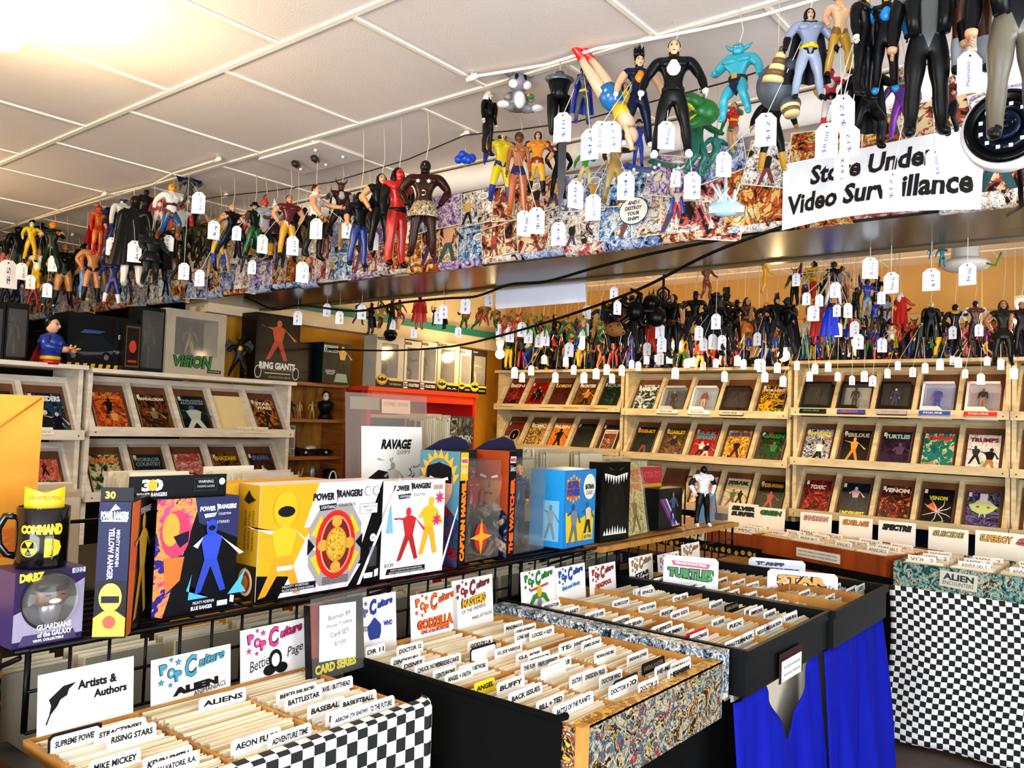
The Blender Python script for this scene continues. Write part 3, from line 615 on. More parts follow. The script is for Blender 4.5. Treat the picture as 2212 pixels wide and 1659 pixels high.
cs(R2, ZR[1]+z0, 'second', [('black comic with glowing green corner', ['101214', '14301c', '181a20'], 'SPIDER-BOY', 'e8a824', F(.05, .1, .6, '1c1a22', '8a2420', '2a1c30')), ('black and gold comic', ['14110f', '7a5a1c', '241c12', 'b8902c'], 'SCARLET', 'd8c83a', F(0, .1, .65, '2a2420', '7a2018', 'b08a3a')),
  ('red comic with teal title and white figures', ['c0282c', 'a81c20', 'd8404a'], 'HULK/SMASH', '2a9aa0', dict(tz=.86, th=.12, fig=[(-.1, .1, .5, 'e8dcd0', '2a1c1c', 'e8d0b8'), (.18, .05, .5, '1c1414', 'e0d0c0', 'd8b090')])), ('yellow and orange comic full of flames', ['e8a020', 'c8641c', 'f0c850', '2a180c', '8a3a14'], 'SPIDER-MAN', '2a4a8a', F(0, .1, .6, '2a1810', '3a2010', 'b8741c')),
  ('dark green comic with an orange top', ['14381c', '1c5a2a', '0f2214', 'c8502a'], 'GREEN', '2a8a3a', F(.1, .1, .6, '2a7a34', '1c4a24', '3a8a3c'))])
cs(R2, ZR[2]+z0, 'third', [None, None, ('white comic with red and black scribbles', ['efe8d8', 'e6dcc8', 'c8402a', 'efe8dc'], '', '1a1a1a'), ('cream comic with jumping figures and black title', ['e0d4b0', 'd8c898', 'e6dcc0'], 'SPIDER-PUNK', '1c1a18', dict(fig=[(-.12, .12, .55, '2a6a34', '8a2a1c', 'c83a24'), (.2, .2, .45, '1c1a1a', '1c1a1a', '2a2422')])),
  ('dark green comic with a crouching red figure', ['12301a', '0e1c12', '1c4a26'], 'SPIDER-WOMAN', 'e8a024', F(0, .15, .55, 'a8201c', 'a8201c', 'b82a20'))])
cs(R3, ZR[0], 'top', [('all-black window box with teal logo', 'pk', '0b0d0c', '0c1413', '0a0c0b', S9('101613', '101613', '101613'), 'FIGURE', '2a8a8a'), ('black and blue window box with a big-eared creature', 'pk', '0e1014', '1c4a9a', 'a8a098', S9('4a3a1c', '2a2012', '3a2c16'), 'GREMLINS', 'd8402a', 0, ('ears', '3a2a14')),
  ('black window box with purple-suited figure', 'pk', '121214', 'b8a8a8', '1a1a1e', S9('d8c8b8', '2a1c5a', '2a1c5a'), 'THE JOKER', '8a8a92', 0, ('short', '2a4a24')), ('white window box with blue-suited figure and blue stripe', 'pk', 'dcd8e0', '2a5ab0', 'a8a8c4', S9('c89a80', '1c4ab0', '1c4ab0', 'b02018'), 'FIGURE', 'e8e8f0', 0, ('short', '17130f')),
  ('white window box with black-shirted figure and red stripe', 'pk', 'e8dcd8', 'c8281c', 'b8a8a8', S9('a86a48', '17161a', 'b0845a'), 'FIGURE', 'f0d8d0', 0, ('short', '17110f'))])
cs(R3, ZR[1], 'second', [('white and blue comic with yellow title', ['dcdce0', '1c2c5a', 'c8ccd4', '15161c', 'e09a2a', 'b8c8a8'], 'RAVENS', 'd8c424', F(.1, .05, .6, 'e4e0dc', '17161a', 'd89a6a')), ('black comic with a glowing golden figure', ['141210', '1c1814', '0e0d0c', '3a3024'], 'PERILOUS', 'a8a090', F(-.05, .1, .7, 'd89a3a', 'c8842a', 'e0b060', .8)),
  ('black and purple comic with green-white title', ['17121a', '2a1a30', '4a2a4a', '100e12'], 'TURTLES', '9ac8a0', F(.15, .05, .65, '5a3a5a', '3a2440', '6a4468')), ('teal comic with red title and orange mushroom shapes', ['1c6a7a', '2a8a8c', '3a7a3a', 'c8d8b8', 'c84a24', '14384a'], 'TMNP', 'd8402a', dict(th=.13)),
  ('white comic with dark red title and watercolour figures', ['efe6e0', 'e8dcd4', 'f2eae6'], 'TRUMPS', '8a1c20', dict(fig=[(-.22, .2, .5, '3a3a40', '2a2a2e', '4a4a50'), (.22, .05, .6, '1c1614', 'b8782a', '3a2a20'), (0, .1, .2, '9ac07a', 'a8c88a', '8ab06a')], tz=.85, th=.12))])
cs(R3, ZR[2], 'third', [('red comic with a dark middle and white brush title', ['b82420', '1c0f0e', 'a01c1a', 'd85a3a', '2a1210'], 'TOXIC', 'f0e0d4', dict(tz=.8, th=.12, tw=.6, shear=.3)), ('black comic with yellow title along the bottom', ['121a1e', '1c2c34', '0d1114'], 'UNDERHEIST', 'e8d81c', dict(tz=.14, th=.11, fig=[(0, .3, .6, 'c8a0a8', '3a4a54', 'd8b0b0')])),
  ('orange and black comic with white title', ['b8481c', '1c100c', '7a2410', 'd88038', '2a1410'], 'VENOM', 'f0ead8', dict(tz=.87, th=.12)), ('black comic with crossing white strands and yellow title', ['121014', '1c1a1e', '0c0b0d'], 'VENOM', 'd8c824', dict(tz=.75, th=.11, tw=.6)),
  ('black comic with a pale green mask shape', ['141416', '4a3a5a', '7a6a9a', '17161a', '8a9a6a', 'a82a24'], '', 'ffffff')])
o = [q for q in C.objects if q.get('label', '').startswith('black comic with crossing')][0]; b = B()
for a in (25, 62, 118, 150, 200, 250, 300, 340):
    q = Vec((math.cos(R(a)), math.sin(R(a)))); b.tube([(0, -.006, .1), (q.x*.05+.01, -.006, .1+q.y*.05), (q.x*.08, -.006, .1+q.y*.09)], [.004, .0028, .002], P('e4dcd4', .5), 4)
b.flat([(-.02, .1), (-.06, .13), (-.03, .16), (.01, .12)], -.0062, P('d8641c', .4)); b.flat([(-.01, .03), (.05, .045), (.03, .02)], -.0062, P('6aa83a', .4)); b.obj('cover_print', o)
o = [q for q in C.objects if q.get('label', '').startswith('black comic with a pale green')][0]; b = B()
b.flat([(-.03, .2), (.03, .2), (.05, .18), (.075, .16), (.05, .13), (.02, .11), (-.02, .11), (-.055, .13), (-.075, .165), (-.045, .18)], -.006, P('c0cc8c', .5)); b.rect(-.02, .19, .02, .245, -.0062, P('dccaca', .5))
for s_ in (-1, 1): b.flat(circ(s_*.028, .155, .01, .007, 12), -.0066, P('c8401c', .4)); b.tube([(s_*.012, -.006, .11), (s_*.016, -.007, .085)], [.006, .001], P('e4dccc', .5), 5)
b.obj('cover_print', o)
cs(R4, ZR[0], 'top', [('brown comic half out of the picture', ['5a3416', '3a2412'], '', 'ffffff')]); cs(R4, ZR[1], 'second', [('teal comic half out of the picture', ['2a7a7a', '1c4a54', '8ab0a8'], '', 'ffffff')]); cs(R4, ZR[2], 'third', [('pale comic half out of the picture', ['e0d4c4', 'b89a7a'], '', 'ffffff')])
# small cards clipped to the ledges
def ledgecard(rk, xx, z, w_, lab, txt, col='efe6d0', tc='141216', out=.03, h=.045):
    c, s = math.cos(rk['rz']), math.sin(rk['rz']); b = B(); b.box(-w_/2, -.001, 0, w_/2, .001, h, P(col, .6))
    if txt: b.text(txt, 0, h*.5, w_*.86, h*.45, -.0016, P(tc, .6), 0, .03, .3)
    b.obj('ledge_card', None, (rk['x']+xx*c+out*s, rk['y']+xx*s-out*c, z-.012), (R(-38), 0, rk['rz']), lab, 'shelf card', 'cards on the rack ledges')
ledgecard(R2, 1.1, ZR[2]+z0-.02, .24, 'white New Release card on the lowest ledge of the middle rack', 'New Release')
ledgecard(R1, .55, ZR[1]-.05, .26, 'blank yellow card on the second ledge by the yellow wall', '', 'e0a41c', h=.06)
for k, xx in enumerate((.13, .56, .8, 1.06)): ledgecard(R1, xx, ZR[0]-.02, .16, 'curled tan card on the top ledge by the yellow wall, %s from the left' % ORD[k], '', ['d2bd92', 'd8c08a', 'dcb84a', 'e0b43a'][k], h=.028)
# left-hand racks, facing the room
XL = -4.4
ZL = [EYE-.108, EYE-.45]
L2 = rack('white slant comic rack at the left below the boxed toys', XL, 1.985, R(90), 1.28, ZL, EYE+.175, EYE-.75, 'left rack', face=LW)
L1 = rack('white slant comic rack at the left edge behind the yellow envelope', XL, .70, R(90), 1.26, [z-.02 for z in ZL], EYE+.185, EYE-.75, 'left-edge rack', face=LW)
cs(L2, ZL[0], 'top', [('orange-red comic with a dark caped shape', ['b8401c', 'd8742a', '8a2a14', 'e8a85a'], 'DARTH VADER', 'e8883a', dict(th=.08, fig=[(0, .35, .5, '1c0f0e', '240f0c', '1c0f0e'), (.1, .05, .5, 'd8a05a', 'b8641c', 'c88a4a')])),
  ('black comic with gold armour and white title', ['141210', '2a2a20', '8a4a1c', '1a1814', '3a4a2a'], 'MANDALORIAN', 'dcd6c8', dict(th=.08, fig=[(0, .1, .55, '8a7a5a', '3a2a1c', 'b8a880')])), ('dark teal comic with a blue face shape', ['10181a', '1a2c30', '0c1012', '24424a'], 'THRAWN/ALLIANCES', '8a949a', dict(th=.06, fig=[(0, .0, .75, 'b8c0b8', 'c8ccc0', '3a6a8a', 1.5)])),
  None, ('black and orange comic with cream block title', ['17120e', 'c87a2a', '1c1612', '3a2414'], 'STAR/WARS', 'e8dcb8', dict(th=.1, tw=.66, fig=[(.05, .15, .5, '17130f', '17130f', '241a12')]))])
b = B(); b.box(-.11, -.002, 0, .11, .002, .27, P('e6d4a4', .7)); b.obj('backing_board', None, slot(L2, 3, ZL[0], 0, .01), (-TILT, 0, R(90)), 'blank cream backing board in the empty slot of the left rack', 'board')
cs(L2, ZL[1], 'second', [('black comic with orange title and white-suited figure', ['17140f', '3a5a3a', 'd8c8a0', '141210'], 'SANDMAN', 'e87a1c', F(0, .1, .6, 'd8ccb0', '1c1a16', '2a241c')), ('dark grey-blue comic with pale face shape', ['14181c', '2a343a', '0e1012'], 'HORROR/COUNTRY', '7a8a8c', dict(th=.1, fig=[(0, -.2, .8, '3a4a54', '2a343a', '7a96a0', 1.6)])),
  ('pink-cream comic with red script title', ['d8b0a0', 'cfa898', 'b8484a', 'dcc0ae'], 'WEIRD', 'b83a44', F(0, .0, .6, '5a1c20', '7a2a2a', 'd8a890', 1.5)), ('black comic with yellow title and small group', ['141414', '2a1c14', '8a5a1c', '17161a'], 'SHAZAM!', 'd8b42c', dict(fig=[(-.1, .1, .5, 'b8281c', 'a8241c', 'd89a6a'), (.15, .08, .45, 'd8d0c0', 'c89a3a', 'c8a07a')])), ('dark brown comic with blue-white title', ['2a1c14', '14100e', '5a2a1c', '8a3a1c'], 'SPAWN', '4a7ab0', dict(th=.14, tw=.7, fig=[(.02, .1, .55, 'e0d8c8', '7a1c14', 'c8b8a0')]))])
cs(L1, ZL[0]-.02, 'top', [None, None, None, ('dark blue comic with red title', ['141a24', '243a4a', '1a1c24'], 'XAVIER', 'b83a24'), ('dark blue comic with white title and a red-haired face', ['14202c', '2a4a6a', '101418', '4a7a8a', '1a2a34'], 'OUTSIDERS', 'e8e6e4', dict(th=.13, fig=[(-.05, -.1, .7, '1c2430', '14181c', 'e0c8a8', 1.3), (.25, -.05, .6, '101216', '101216', 'c8b8a8')]))])
cs(L1, ZL[1]-.02, 'second', [None, None, None, None, ('salmon pink comic with a dark green title', ['c86450', 'd88a74', 'b84a3a', 'e0a890'], 'RANGER/ACADEMY', '2a5a3a', dict(tz=.45, th=.11, fig=[(.1, .62, .3, '5a1410', '3a0f0e', '6a1c14')]))])
for rk, xx, z, lab in ((L1, 1.0, ZL[0]-.02, 'white New Release card on the ledge under the red-haired cover'), (L2, .98, ZL[0], 'white New Release card on the ledge below the blank board')): ledgecard(rk, xx, z-.012, .22, lab, 'New Release')
stuffB = B()
# ================================================================ cartons
def tx(b, t, x, z, w_, h, c, y=-.002, **k): b.text(t, x, z, w_, h, y, c if not isinstance(c, str) else P(c, .5), **k)
def carton(name, label, cat, loc, rz, w_, d, h, col, draw=None, side=None, group=None, wedge=0):
    """closed cardboard box, origin at the bottom of its front face (front -y); side draws on its left face"""
    t = thing(name, label, cat, loc, rz, group); b = B(); m = P(col, .35) if isinstance(col, str) else col
    b.box(-w_/2, 0, 0, w_/2, d, h, m)
    if draw: draw(b, w_, h)
    b.obj('box_body', t)
    if side:
        b = B(); b.T = Mx.Translation((-w_/2-.0006, d/2, 0)) @ Mx.Rotation(R(-90), 4, 'Z'); side(b, d, h); b.obj('side_print', t)
    return t
def window(t, w_, d, h, win, inner, frame, toyc=None, pose='stand', hair=None, hang=0, dens=.1, bulk=1.1, nt=1, th_=.86):
    """hollow window carton: frame, back wall, clear pane, toy inside"""
    x0, z0, x1, z1 = win; m = P(frame, .4); b = B(); b.box(-w_/2, d-.004, 0, w_/2, d, h, P(inner, .6)); b.box(-w_/2, 0, 0, x0, d, h, m); b.box(x1, 0, 0, w_/2, d, h, m); b.box(x0, 0, 0, x1, d, z0, m); b.box(x0, 0, z1, x1, d, h, m)
    b.obj('box_body', t); b = B(); b.box(x0, .002, z0, x1, .004, z1, clear('ffffff', .25, dens)); b.obj('window', t)
    if toyc:
        for k in range(nt):
            r = bpy.data.objects.new('toy', None); C.objects.link(r); r.parent = t; r.location = ((x0+x1)/2+(k-(nt-1)/2)*(x1-x0)*.5, d*.5, z0)
            toy((0, 0, 0), (z1-z0)*th_, toyc, pose, bulk, parent=r, hair=hair)
    return t
Q90 = R(90)
def star_poly(b, x, z, r, y, m): b.flat(star(x, z, r), y, m)
# ---------------------------------------------------------------- on top of the left racks
ZT = EYE+.2
def onrack(px0, px1, py, x=-4.42):
    a, c = AX(px0, py, x), AX(px1, py, x); return (a.y+c.y)/2, abs(c.y-a.y)
for px0, px1, h, lab in ((-40, 22, .29, 'dark window box at the far left end on the rack top'), (24, 74, .30, 'dark clear-fronted box on the rack top just left of the caped bust')):
    y, w_ = onrack(px0, px1, 740); t = thing('toy_box', lab, 'toy box', (-4.5, y, ZT), Q90, 'boxes on top of the left racks'); window(t, w_, .14, h, (-w_*.42, .03, w_*.42, h-.03), '14161a', '0d0f12', S9('4a4a44', '2a3028', '242a30'), dens=.04)
y, w_ = onrack(66, 150, 770)
t = thing('toy_bust', 'blue-suited toy bust with red cape and dark hair on the left rack', 'toy figure', (-4.42, y, ZT), Q90-R(-38)); t.scale = (.68,)*3
b = B(); b.lathe([(.07, 0), (.075, .02), (.07, .035)], P('a82014', .3), 18); b.lathe([(.068, .035), (.072, .05), (.068, .062)], P('e0b020', .3), 18); b.obj('base', t)
b = B(); b.tube([(0, 0, .06), (0, 0, .1), (0, 0, .17), (0, 0, .215), (0, 0, .235)], [.062, .07, .09, .07, .03], P('1a3f9a', .3), 14)
for s in (-1, 1): b.tube([(s*.08, 0, .195), (s*.115, -.03, .13), (s*.06, -.12, .11)], [.04, .036, .026], P('1a3f9a', .3), 10); b.tube([(s*.06, -.12, .11), (s*.045, -.16, .115)], [.024, .02], P('d8a070', .4), 8); [b.tube([(s*.045+f*.009, -.165, .117), (s*.045+f*.011, -.195, .128)], [.008, .006], P('d8a070', .4), 6) for f in (-1, 0, 1)]; b.tube([(s*.04-.01*s, -.155, .125), (s*.03, -.17, .15)], [.008, .007], P('d8a070', .4), 6)
b.ell((0, -.005, .29), (.042, .05, .058), P('d8a888', .4), 14, 10); b.ell((0, -.055, .285), (.008, .012, .014), P('d8a888', .4))
for s in (-1, 1): b.ell((s*.017, -.047, .297), (.008, .006, .005), INK); b.ell((s*.018, -.047, .308), (.011, .006, .003), INK)
b.ell((0, -.046, .258), (.014, .006, .004), P('7a2a24', .5)); b.obj('torso', t)
b = B(); b.ell((0, .012, .31), (.046, .05, .055), P('0e0c0c', .25), 14, 9); b.v = [(x, y_ if z > .325 else max(y_, -.012), z) for x, y_, z in b.v]; b.obj('hair', t)
b = B(); vs = []; n = 11
for j in range(7):
    for i in range(n):
        a = -1+2*i/(n-1); u = j/6; vs.append((a*(.085+.05*u), .045+.06*u-.03*a*a+.01*math.sin(i*2)*u, .215-.215*u))
b.add(vs, [(j*n+i, j*n+i+1, (j+1)*n+i+1, (j+1)*n+i) for j in range(6) for i in range(n-1)], P('a81c10', .5), True); b.obj('cape', t)
y, w_ = onrack(150, 300, 790)
def ecto(b, w_, h):
    b.rect(-w_/2, 0, w_/2, h, -.0006, P('0c1011', .35)); b.rect(.06, .03, w_/2, h*.92, -.001, P('14191a', .35)); tx(b, 'ECTO - 1', .135, h*.62, .11, .022, 'e6e6e0'); b.rect(.08, h*.57, .19, h*.575, -.002, P('b8b8b0', .5))
    tx(b, 'FULLY DETAILED/1:8 SCALE'.split('/')[0], .12, h*.34, .12, .008, 'c8c8c0'); tx(b, '1:8 SCALE', .1, h*.31, .06, .008, 'c8c8c0'); b.flat(circ(.16, h*.78, .011), -.002, P('c8ccd0', .5))
    for k in range(9): b.flat([(-w_/2+k*w_/9, 0), (-w_/2+(k+.5)*w_/9, 0), (-w_/2+(k+.62)*w_/9, .022), (-w_/2+(k+.12)*w_/9, .022)], -.002, P('e0ac1c', .4))
    b.flat([(-.2, .07), (-.19, .11), (-.14, .13), (-.1, .17), (.0, .17), (.04, .13), (.07, .12), (.08, .08), (.04, .06), (-.16, .05)], -.0014, P('1a2126', .3)); b.flat([(-.16, .08), (-.02, .085), (.06, .1), (.05, .08), (-.1, .065)], -.002, P('585660', .3)); b.flat([(-.12, .18), (-.02, .185), (.01, .2), (-.1, .2)], -.002, P('2a4a8a', .4))
    for x in (-.15, .02): b.flat(circ(x, .06, .026, .03), -.0022, P('0a0a0a', .4)); b.flat(circ(x, .06, .013, .015), -.0026, P('6a6a6c', .4))
carton('toy_car_box', 'long black box with a car picture on the left rack', 'toy box', (-4.46, y, ZT), Q90, w_, .18, .285, '0c1011', ecto, None, 'boxes on top of the left racks')
y2, w2 = onrack(262, 298, 790)
def vial(b, w_, h): b.rect(-w_*.42, h*.06, w_*.42, h*.94, -.001, P('5a4a22', .4)); b.rect(-w_*.36, h*.1, w_*.36, h*.9, -.0016, P('24190c', .4)); b.flat(circ(0, h*.5, .02, .034), -.002, P('c83a1c', .4)); b.rect(-.024, h*.16, .024, h*.21, -.002, P('b82a14', .4))
carton('toy_box', 'narrow dark box with a red oval label beside the car box', 'toy box', (-4.40, y2, ZT), Q90, w2, .05, .255, '17130c', vial, None, 'boxes on top of the left racks')
y, w_ = onrack(303, 356, 790); t = thing('toy_box', 'tall clear blister box with dark toy between the car box and grey box', 'toy box', (-4.44, y, ZT), Q90, 'boxes on top of the left racks'); window(t, w_, .15, .36, (-w_*.44, .02, w_*.44, .34), '101412', '14181a', S9('1c2420', '2a342c', '1c2420'), dens=.05, bulk=1.3)
y, w_ = onrack(355, 484, 805); h = .37
t = thing('toy_box', 'grey window box with green lettering on the left rack', 'toy box', (-4.42, y, ZT-.001), Q90, 'boxes on top of the left racks'); window(t, w_, .16, h, (-w_*.36, .11, w_*.36, h-.045), '2a241a', 'b4a894', S9('7a5a2a', '5a4a24', '8a6a2a'), bulk=1.5, th_=.8, pose='wide')
b = B(); tx(b, 'VISION', -.02, .075, w_*.66, .075, '0d1a0e', -.003, bold=.08, shear=.15, warp=.2); tx(b, 'VISION', -.02, .075, w_*.64, .07, '2a7a3a', -.0045, bold=.03, shear=.15, warp=.2); b.rect(w_*.2, .015, w_*.44, .035, -.002, P('14141a', .5)); tx(b, 'DIAMOND', w_*.32, .025, w_*.2, .008, 'e0dcd0', -.003); b.obj('lettering', t)
# small dark creature with a yellow bib
p = AX(515, 808, -4.38); toy((p.x, p.y, ZT), .23, ['14110f', '17120f', '14100e', '1a1512', '14110f', '1c1814', '17120f', '14100e', '0f0d0c'], 'fight', 1.7, hair=('horns', '191512'), ext=(('panel', 'd8a020'), ('wings', '191310')), rz=R(70), label='small dark winged creature with a yellow chest on the left rack', group=None)
y, w_ = onrack(553, 648, 815); h = .42
def ring(b, w_, h):
    b.rect(-w_/2, 0, w_/2, h, -.0006, P('0c0c0e', .3)); b.rect(-w_*.44, h*.28, w_*.44, h*.96, -.001, art(['0e0e10', '1c1c20', '101012'], 3, 12., .3))
    fig2d(b, 0, h*.3, h*.62, -.002, P('b8481c', .4), P('a82a18', .4), P('c8642a', .4), 5, 1.15); tx(b, 'RING GIANTS', 0, h*.22, w_*.82, .045, 'dcdcd8', -.003, bold=.05); tx(b, 'FULLY POSEABLE ACTION FIGURE', 0, h*.16, w_*.7, .009, '9a9a98'); b.rect(-w_*.28, h*.1, w_*.3, h*.115, -.002, P('c8b88a', .5)); tx(b, 'COLLECTOR SERIES', .02, h*.05, w_*.5, .01, 'b8b8b4')
    for s in (-1, 1): b.flat(circ(s*w_*.43, h*.12, .026, .04), -.002, P('c8c8c4', .4)); b.flat(circ(s*w_*.43, h*.12, .021, .034), -.0028, P('101012', .4))
carton('toy_box', 'tall black box with an orange muscular figure and white lettering', 'toy box', (-4.44, y, ZT), Q90, w_, .16, h, '0c0c0e', ring, None, 'boxes on top of the left racks')
# ---------------------------------------------------------------- wooden bookcase and what stands on it
WD = wood('7a4212', 'a8661f', (2, 2, 20), .45); WDk = wood('4a2608', '6b3a10', (2, 2, 20), .5)
t = thing('bookcase', 'brown wooden bookcase between the white rack and the red cabinet', 'bookcase', (-4.46, 3.26, 0), Q90)
Wb = .485; ZS = [EYE+.205, EYE-.037, EYE-.285, EYE-.53]
for x in (0, Wb-.022):
    b = B(); b.box(x, 0, 0, x+.022, .235, ZS[0]-.022, WD); b.obj('side_panel', t)
b = B(); b.box(0.022, .225, 0, Wb-.022, .235, ZS[0]-.022, wood('8a5216', 'c08a34', (14, 2, 2), .5)); b.obj('back_panel', t)
for i, z in enumerate(ZS):
    b = B(); e = .012 if i == 0 else 0; b.box(-e+.0221*(i > 0), -.014, z-.022, Wb+e-.0221*(i > 0), .224, z, WD); b.obj('shelf' if i else 'top_panel', t)
def inbook(lx, i, ly=.09): return (-4.46-ly, 3.26+lx, ZS[i])
GOLD = S9('c8aa6a', 'b8944a', 'b08a40')
for lx, h, ps, c, lab in ((.03, .12, 'fight', S9('2a2622', '3a352e', 'a8a49a'), 'tiny dark figure with a bow at the left of the upper bookcase shelf'), (.10, .115, 'fight', S9('2a2622', '241f1b', '3a342c'), 'tiny dark crouching figure on the upper bookcase shelf'), (.165, .11, 'stand', GOLD, 'tiny gold standing figure on the upper bookcase shelf'), (.27, .12, 'reach', GOLD, 'tiny gold striding figure on the upper bookcase shelf, right of the standing one')):
    toy(inbook(lx, 1), h, c, ps, label=lab, rz=R(60), cat='figurine', name='figurine')
t2 = thing('toy_bust', 'black bust with a pale face on the upper bookcase shelf', 'figurine', inbook(.38, 1), R(65))
b = B(); b.lathe([(.05, 0), (.04, .03), (.03, .05)], BLK, 14); b.tube([(0, 0, .04), (0, 0, .08), (0, 0, .115), (0, 0, .13)], [.03, .05, .055, .022], P('17120f', .4), 12); b.obj('torso', t2); b = B(); b.ell((0, -.006, .155), (.022, .026, .031), P('d8d2c4', .4)); [b.ell((s*.009, -.03, .16), (.005, .003, .003), INK) for s in (-1, 1)]; b.obj('face', t2); b = B(); b.ell((0, .008, .165), (.026, .027, .032), BLK); b.obj('hair', t2)
t2 = thing('boxed_toy', 'small toy box with teal labels on the middle bookcase shelf', 'boxed toy', inbook(.055, 2, .05), Q90); window(t2, .11, .07, .2, (-.05, .05, .05, .165), '8a7a5a', 'd8d4c8', S9('a8a49a', '8a8a88', 'b8b4aa'), bulk=1.2)
b = B(); b.rect(-.05, .17, .05, .196, -.002, P('2a7a7a', .4)); b.rect(-.05, .004, .05, .046, -.002, P('2a7a7a', .4)); tx(b, 'MARVEL', -.005, .028, .075, .022, 'e86a3a', -.003, bold=.05); b.obj('label', t2)
t2 = thing('toy_car', 'long black toy car with fins on the middle bookcase shelf', 'toy car', inbook(.29, 2, .1), Q90)
b = B(); L = .27; b.prism([(-L/2, .018), (L/2, .018), (L/2+.01, .03), (L*.4, .042), (.06, .046), (-.07, .046), (-L/2-.005, .04)], -.045, .045, P('0c0b0b', .2)); b.obj('body', t2)
b = B(); b.ell((-.01, 0, .048), (.05, .032, .022), P('c8c8c8', .1, .3)); b.obj('canopy', t2)
for s in (-1, 1): b = B(); b.prism([(-L/2-.01, .04), (-L/2-.03, .06), (-.08, .044)], s*.04-.003, s*.04+.003, P('0c0b0b', .2)); b.obj('fin', t2)
for x in (-.085, .085):
    for s in (-1, 1): b = B(); b.T = Mx.Translation((x, s*.043, .022)) @ Mx.Rotation(R(90), 4, 'X'); b.lathe([(.0, -.008), (.022, -.008), (.022, .008), (0, .008)], BLK, 16); b.lathe([(.0, -.0095), (.011, -.0095), (.011, .0095), (0, .0095)], P('c8b8a8', .3, .5), 12); b.obj('wheel', t2)
for lx, h, c, lab in ((.06, .17, S9('e0d8c0', 'c8a84a', 'd8d0bc'), 'slim cream and gold toy at the left of the lower bookcase shelf'), (.16, .17, S9('c8a84a', 'b8963a', '5a4a2a'), 'gold toy figure with raised arms on the lower bookcase shelf')): toy(inbook(lx, 3, .06), h, c, 'up', label=lab, rz=R(60), cat='figurine', name='figurine')
t2 = thing('toy_vehicle', 'red and blue toy with a grey figure on the lower bookcase shelf', 'toy', inbook(.31, 3, .06), Q90); b = B(); b.ell((0, 0, .06), (.07, .05, .05), P('2a4a9a', .3)); b.ell((-.05, 0, .05), (.05, .05, .045), P('b82a1c', .3)); b.box(-.07, -.04, 0, .06, .04, .03, P('8a1c14', .4)); b.obj('body', t2); b = B(); b.ell((-.04, 0, .13), (.022, .02, .05), P('9a9a9a', .3, .5)); b.obj('rider', t2)
t2 = thing('mug', 'black mug with a white looped handle on the lower bookcase shelf', 'mug', inbook(.42, 3, .07), Q90); b = B(); b.lathe([(.034, 0), (.04, .005), (.04, .15), (.037, .15), (.035, .01)], BLK, 18); b.obj('cup', t2); b = B(); b.tube([(.0+.03*math.cos(R(a)), -.045, .085+.055*math.sin(R(a))) for a in range(0, 361, 24)], .006, WHT, 6); b.obj('handle', t2)
y, w_ = .5*(AX(650, 800, -4.5).y+AX(698, 800, -4.5).y), .2
def dkb(b, w_, h): b.rect(-w_*.45, h*.05, w_*.45, h*.95, -.001, P('0a0a0a', .3)); tx(b, 'STATUE', .02, h*.25, w_*.5, .014, '2a3a34')
carton('toy_box', 'plain black box on the wooden bookcase left of the bird-helmet box', 'toy box', (-4.48, 3.36, ZS[0]), Q90, .2, .18, .26, '0b0b0b', dkb)
def jl(b, w_, h):
    b.rect(-w_/2, 0, w_/2, h, -.0006, P('0e1c1c', .35)); b.flat([(-w_*.5, h*.62), (w_*.1, h*.2), (w_*.5, h*.2), (w_*.5, h), (-w_*.5, h)], -.0012, P('0a0f10', .35)); b.rect(-w_*.48, h*.76, w_*.02, h*.93, -.002, P('c8c8c0', .5)); tx(b, 'JUSTICE', -w_*.22, h*.89, w_*.4, .016, '2a3a3a', -.003); tx(b, 'LEAGUE', -w_*.22, h*.82, w_*.44, .026, '24302f', -.003, bold=.04)
    fig2d(b, w_*.2, h*.28, h*.66, -.003, P('d8a03a', .4), P('3a2a1c', .4), P('d89a4a', .4), 11, 1.1); tx(b, 'ANIMATED', -w_*.22, h*.3, w_*.36, .018, 'e0e0d8'); tx(b, 'MINI-BUST', -w_*.22, h*.24, w_*.28, .012, 'e0e0d8'); b.flat([(-.02, .012), (.1, .012), (.085, .07), (.0, .07)], -.002, P('8a9a8a', .4))
carton('toy_box', 'dark green statue box with a winged-helmet figure on the wooden bookcase', 'toy box', (-4.40, 3.60, ZS[0]), Q90, .235, .2, .275, '0e1c1c', jl)
# ---------------------------------------------------------------- red cabinet with boxed toys on top
RED = P('c81a0a', .35); RD2 = P('d8420f', .35)
t = thing('cabinet', 'bright red open cabinet against the yellow wall', 'cabinet', (-4.28, 3.78, 0), Q90); Wc = 1.12; zt = EYE+.2
for x in (0, Wc-.03): b = B(); b.box(x, 0, 0, x+.03, .42, zt-.03, RED); b.obj('side_panel', t)
b = B(); b.box(-.01, -.02, zt-.03, Wc+.01, .42, zt, RD2); b.obj('top_panel', t)
b = B(); b.box(0.03, -.004, zt-.09, Wc-.03, .016, zt-.03, RD2); b.obj('front_rail', t)
b = B(); b.box(.03, .40, 0, Wc-.03, .42, zt-.03, RED); b.obj('back_panel', t)
for z in (EYE-.32, EYE-.7): b = B(); b.box(.03, .0, z, Wc-.03, .40, z+.025, RED); b.obj('shelf', t)
b = B(); b.box(.62, .18, EYE-.1, Wc-.03, .40, EYE-.075, RED); b.box(.6, .18, EYE-.295, .62, .40, EYE-.075, RED); b.obj('inner_box', t)
slab('panel_red', -4.71, 3.745, 0, -4.3, 3.775, EYE+.17, P('8a0c08', .5))
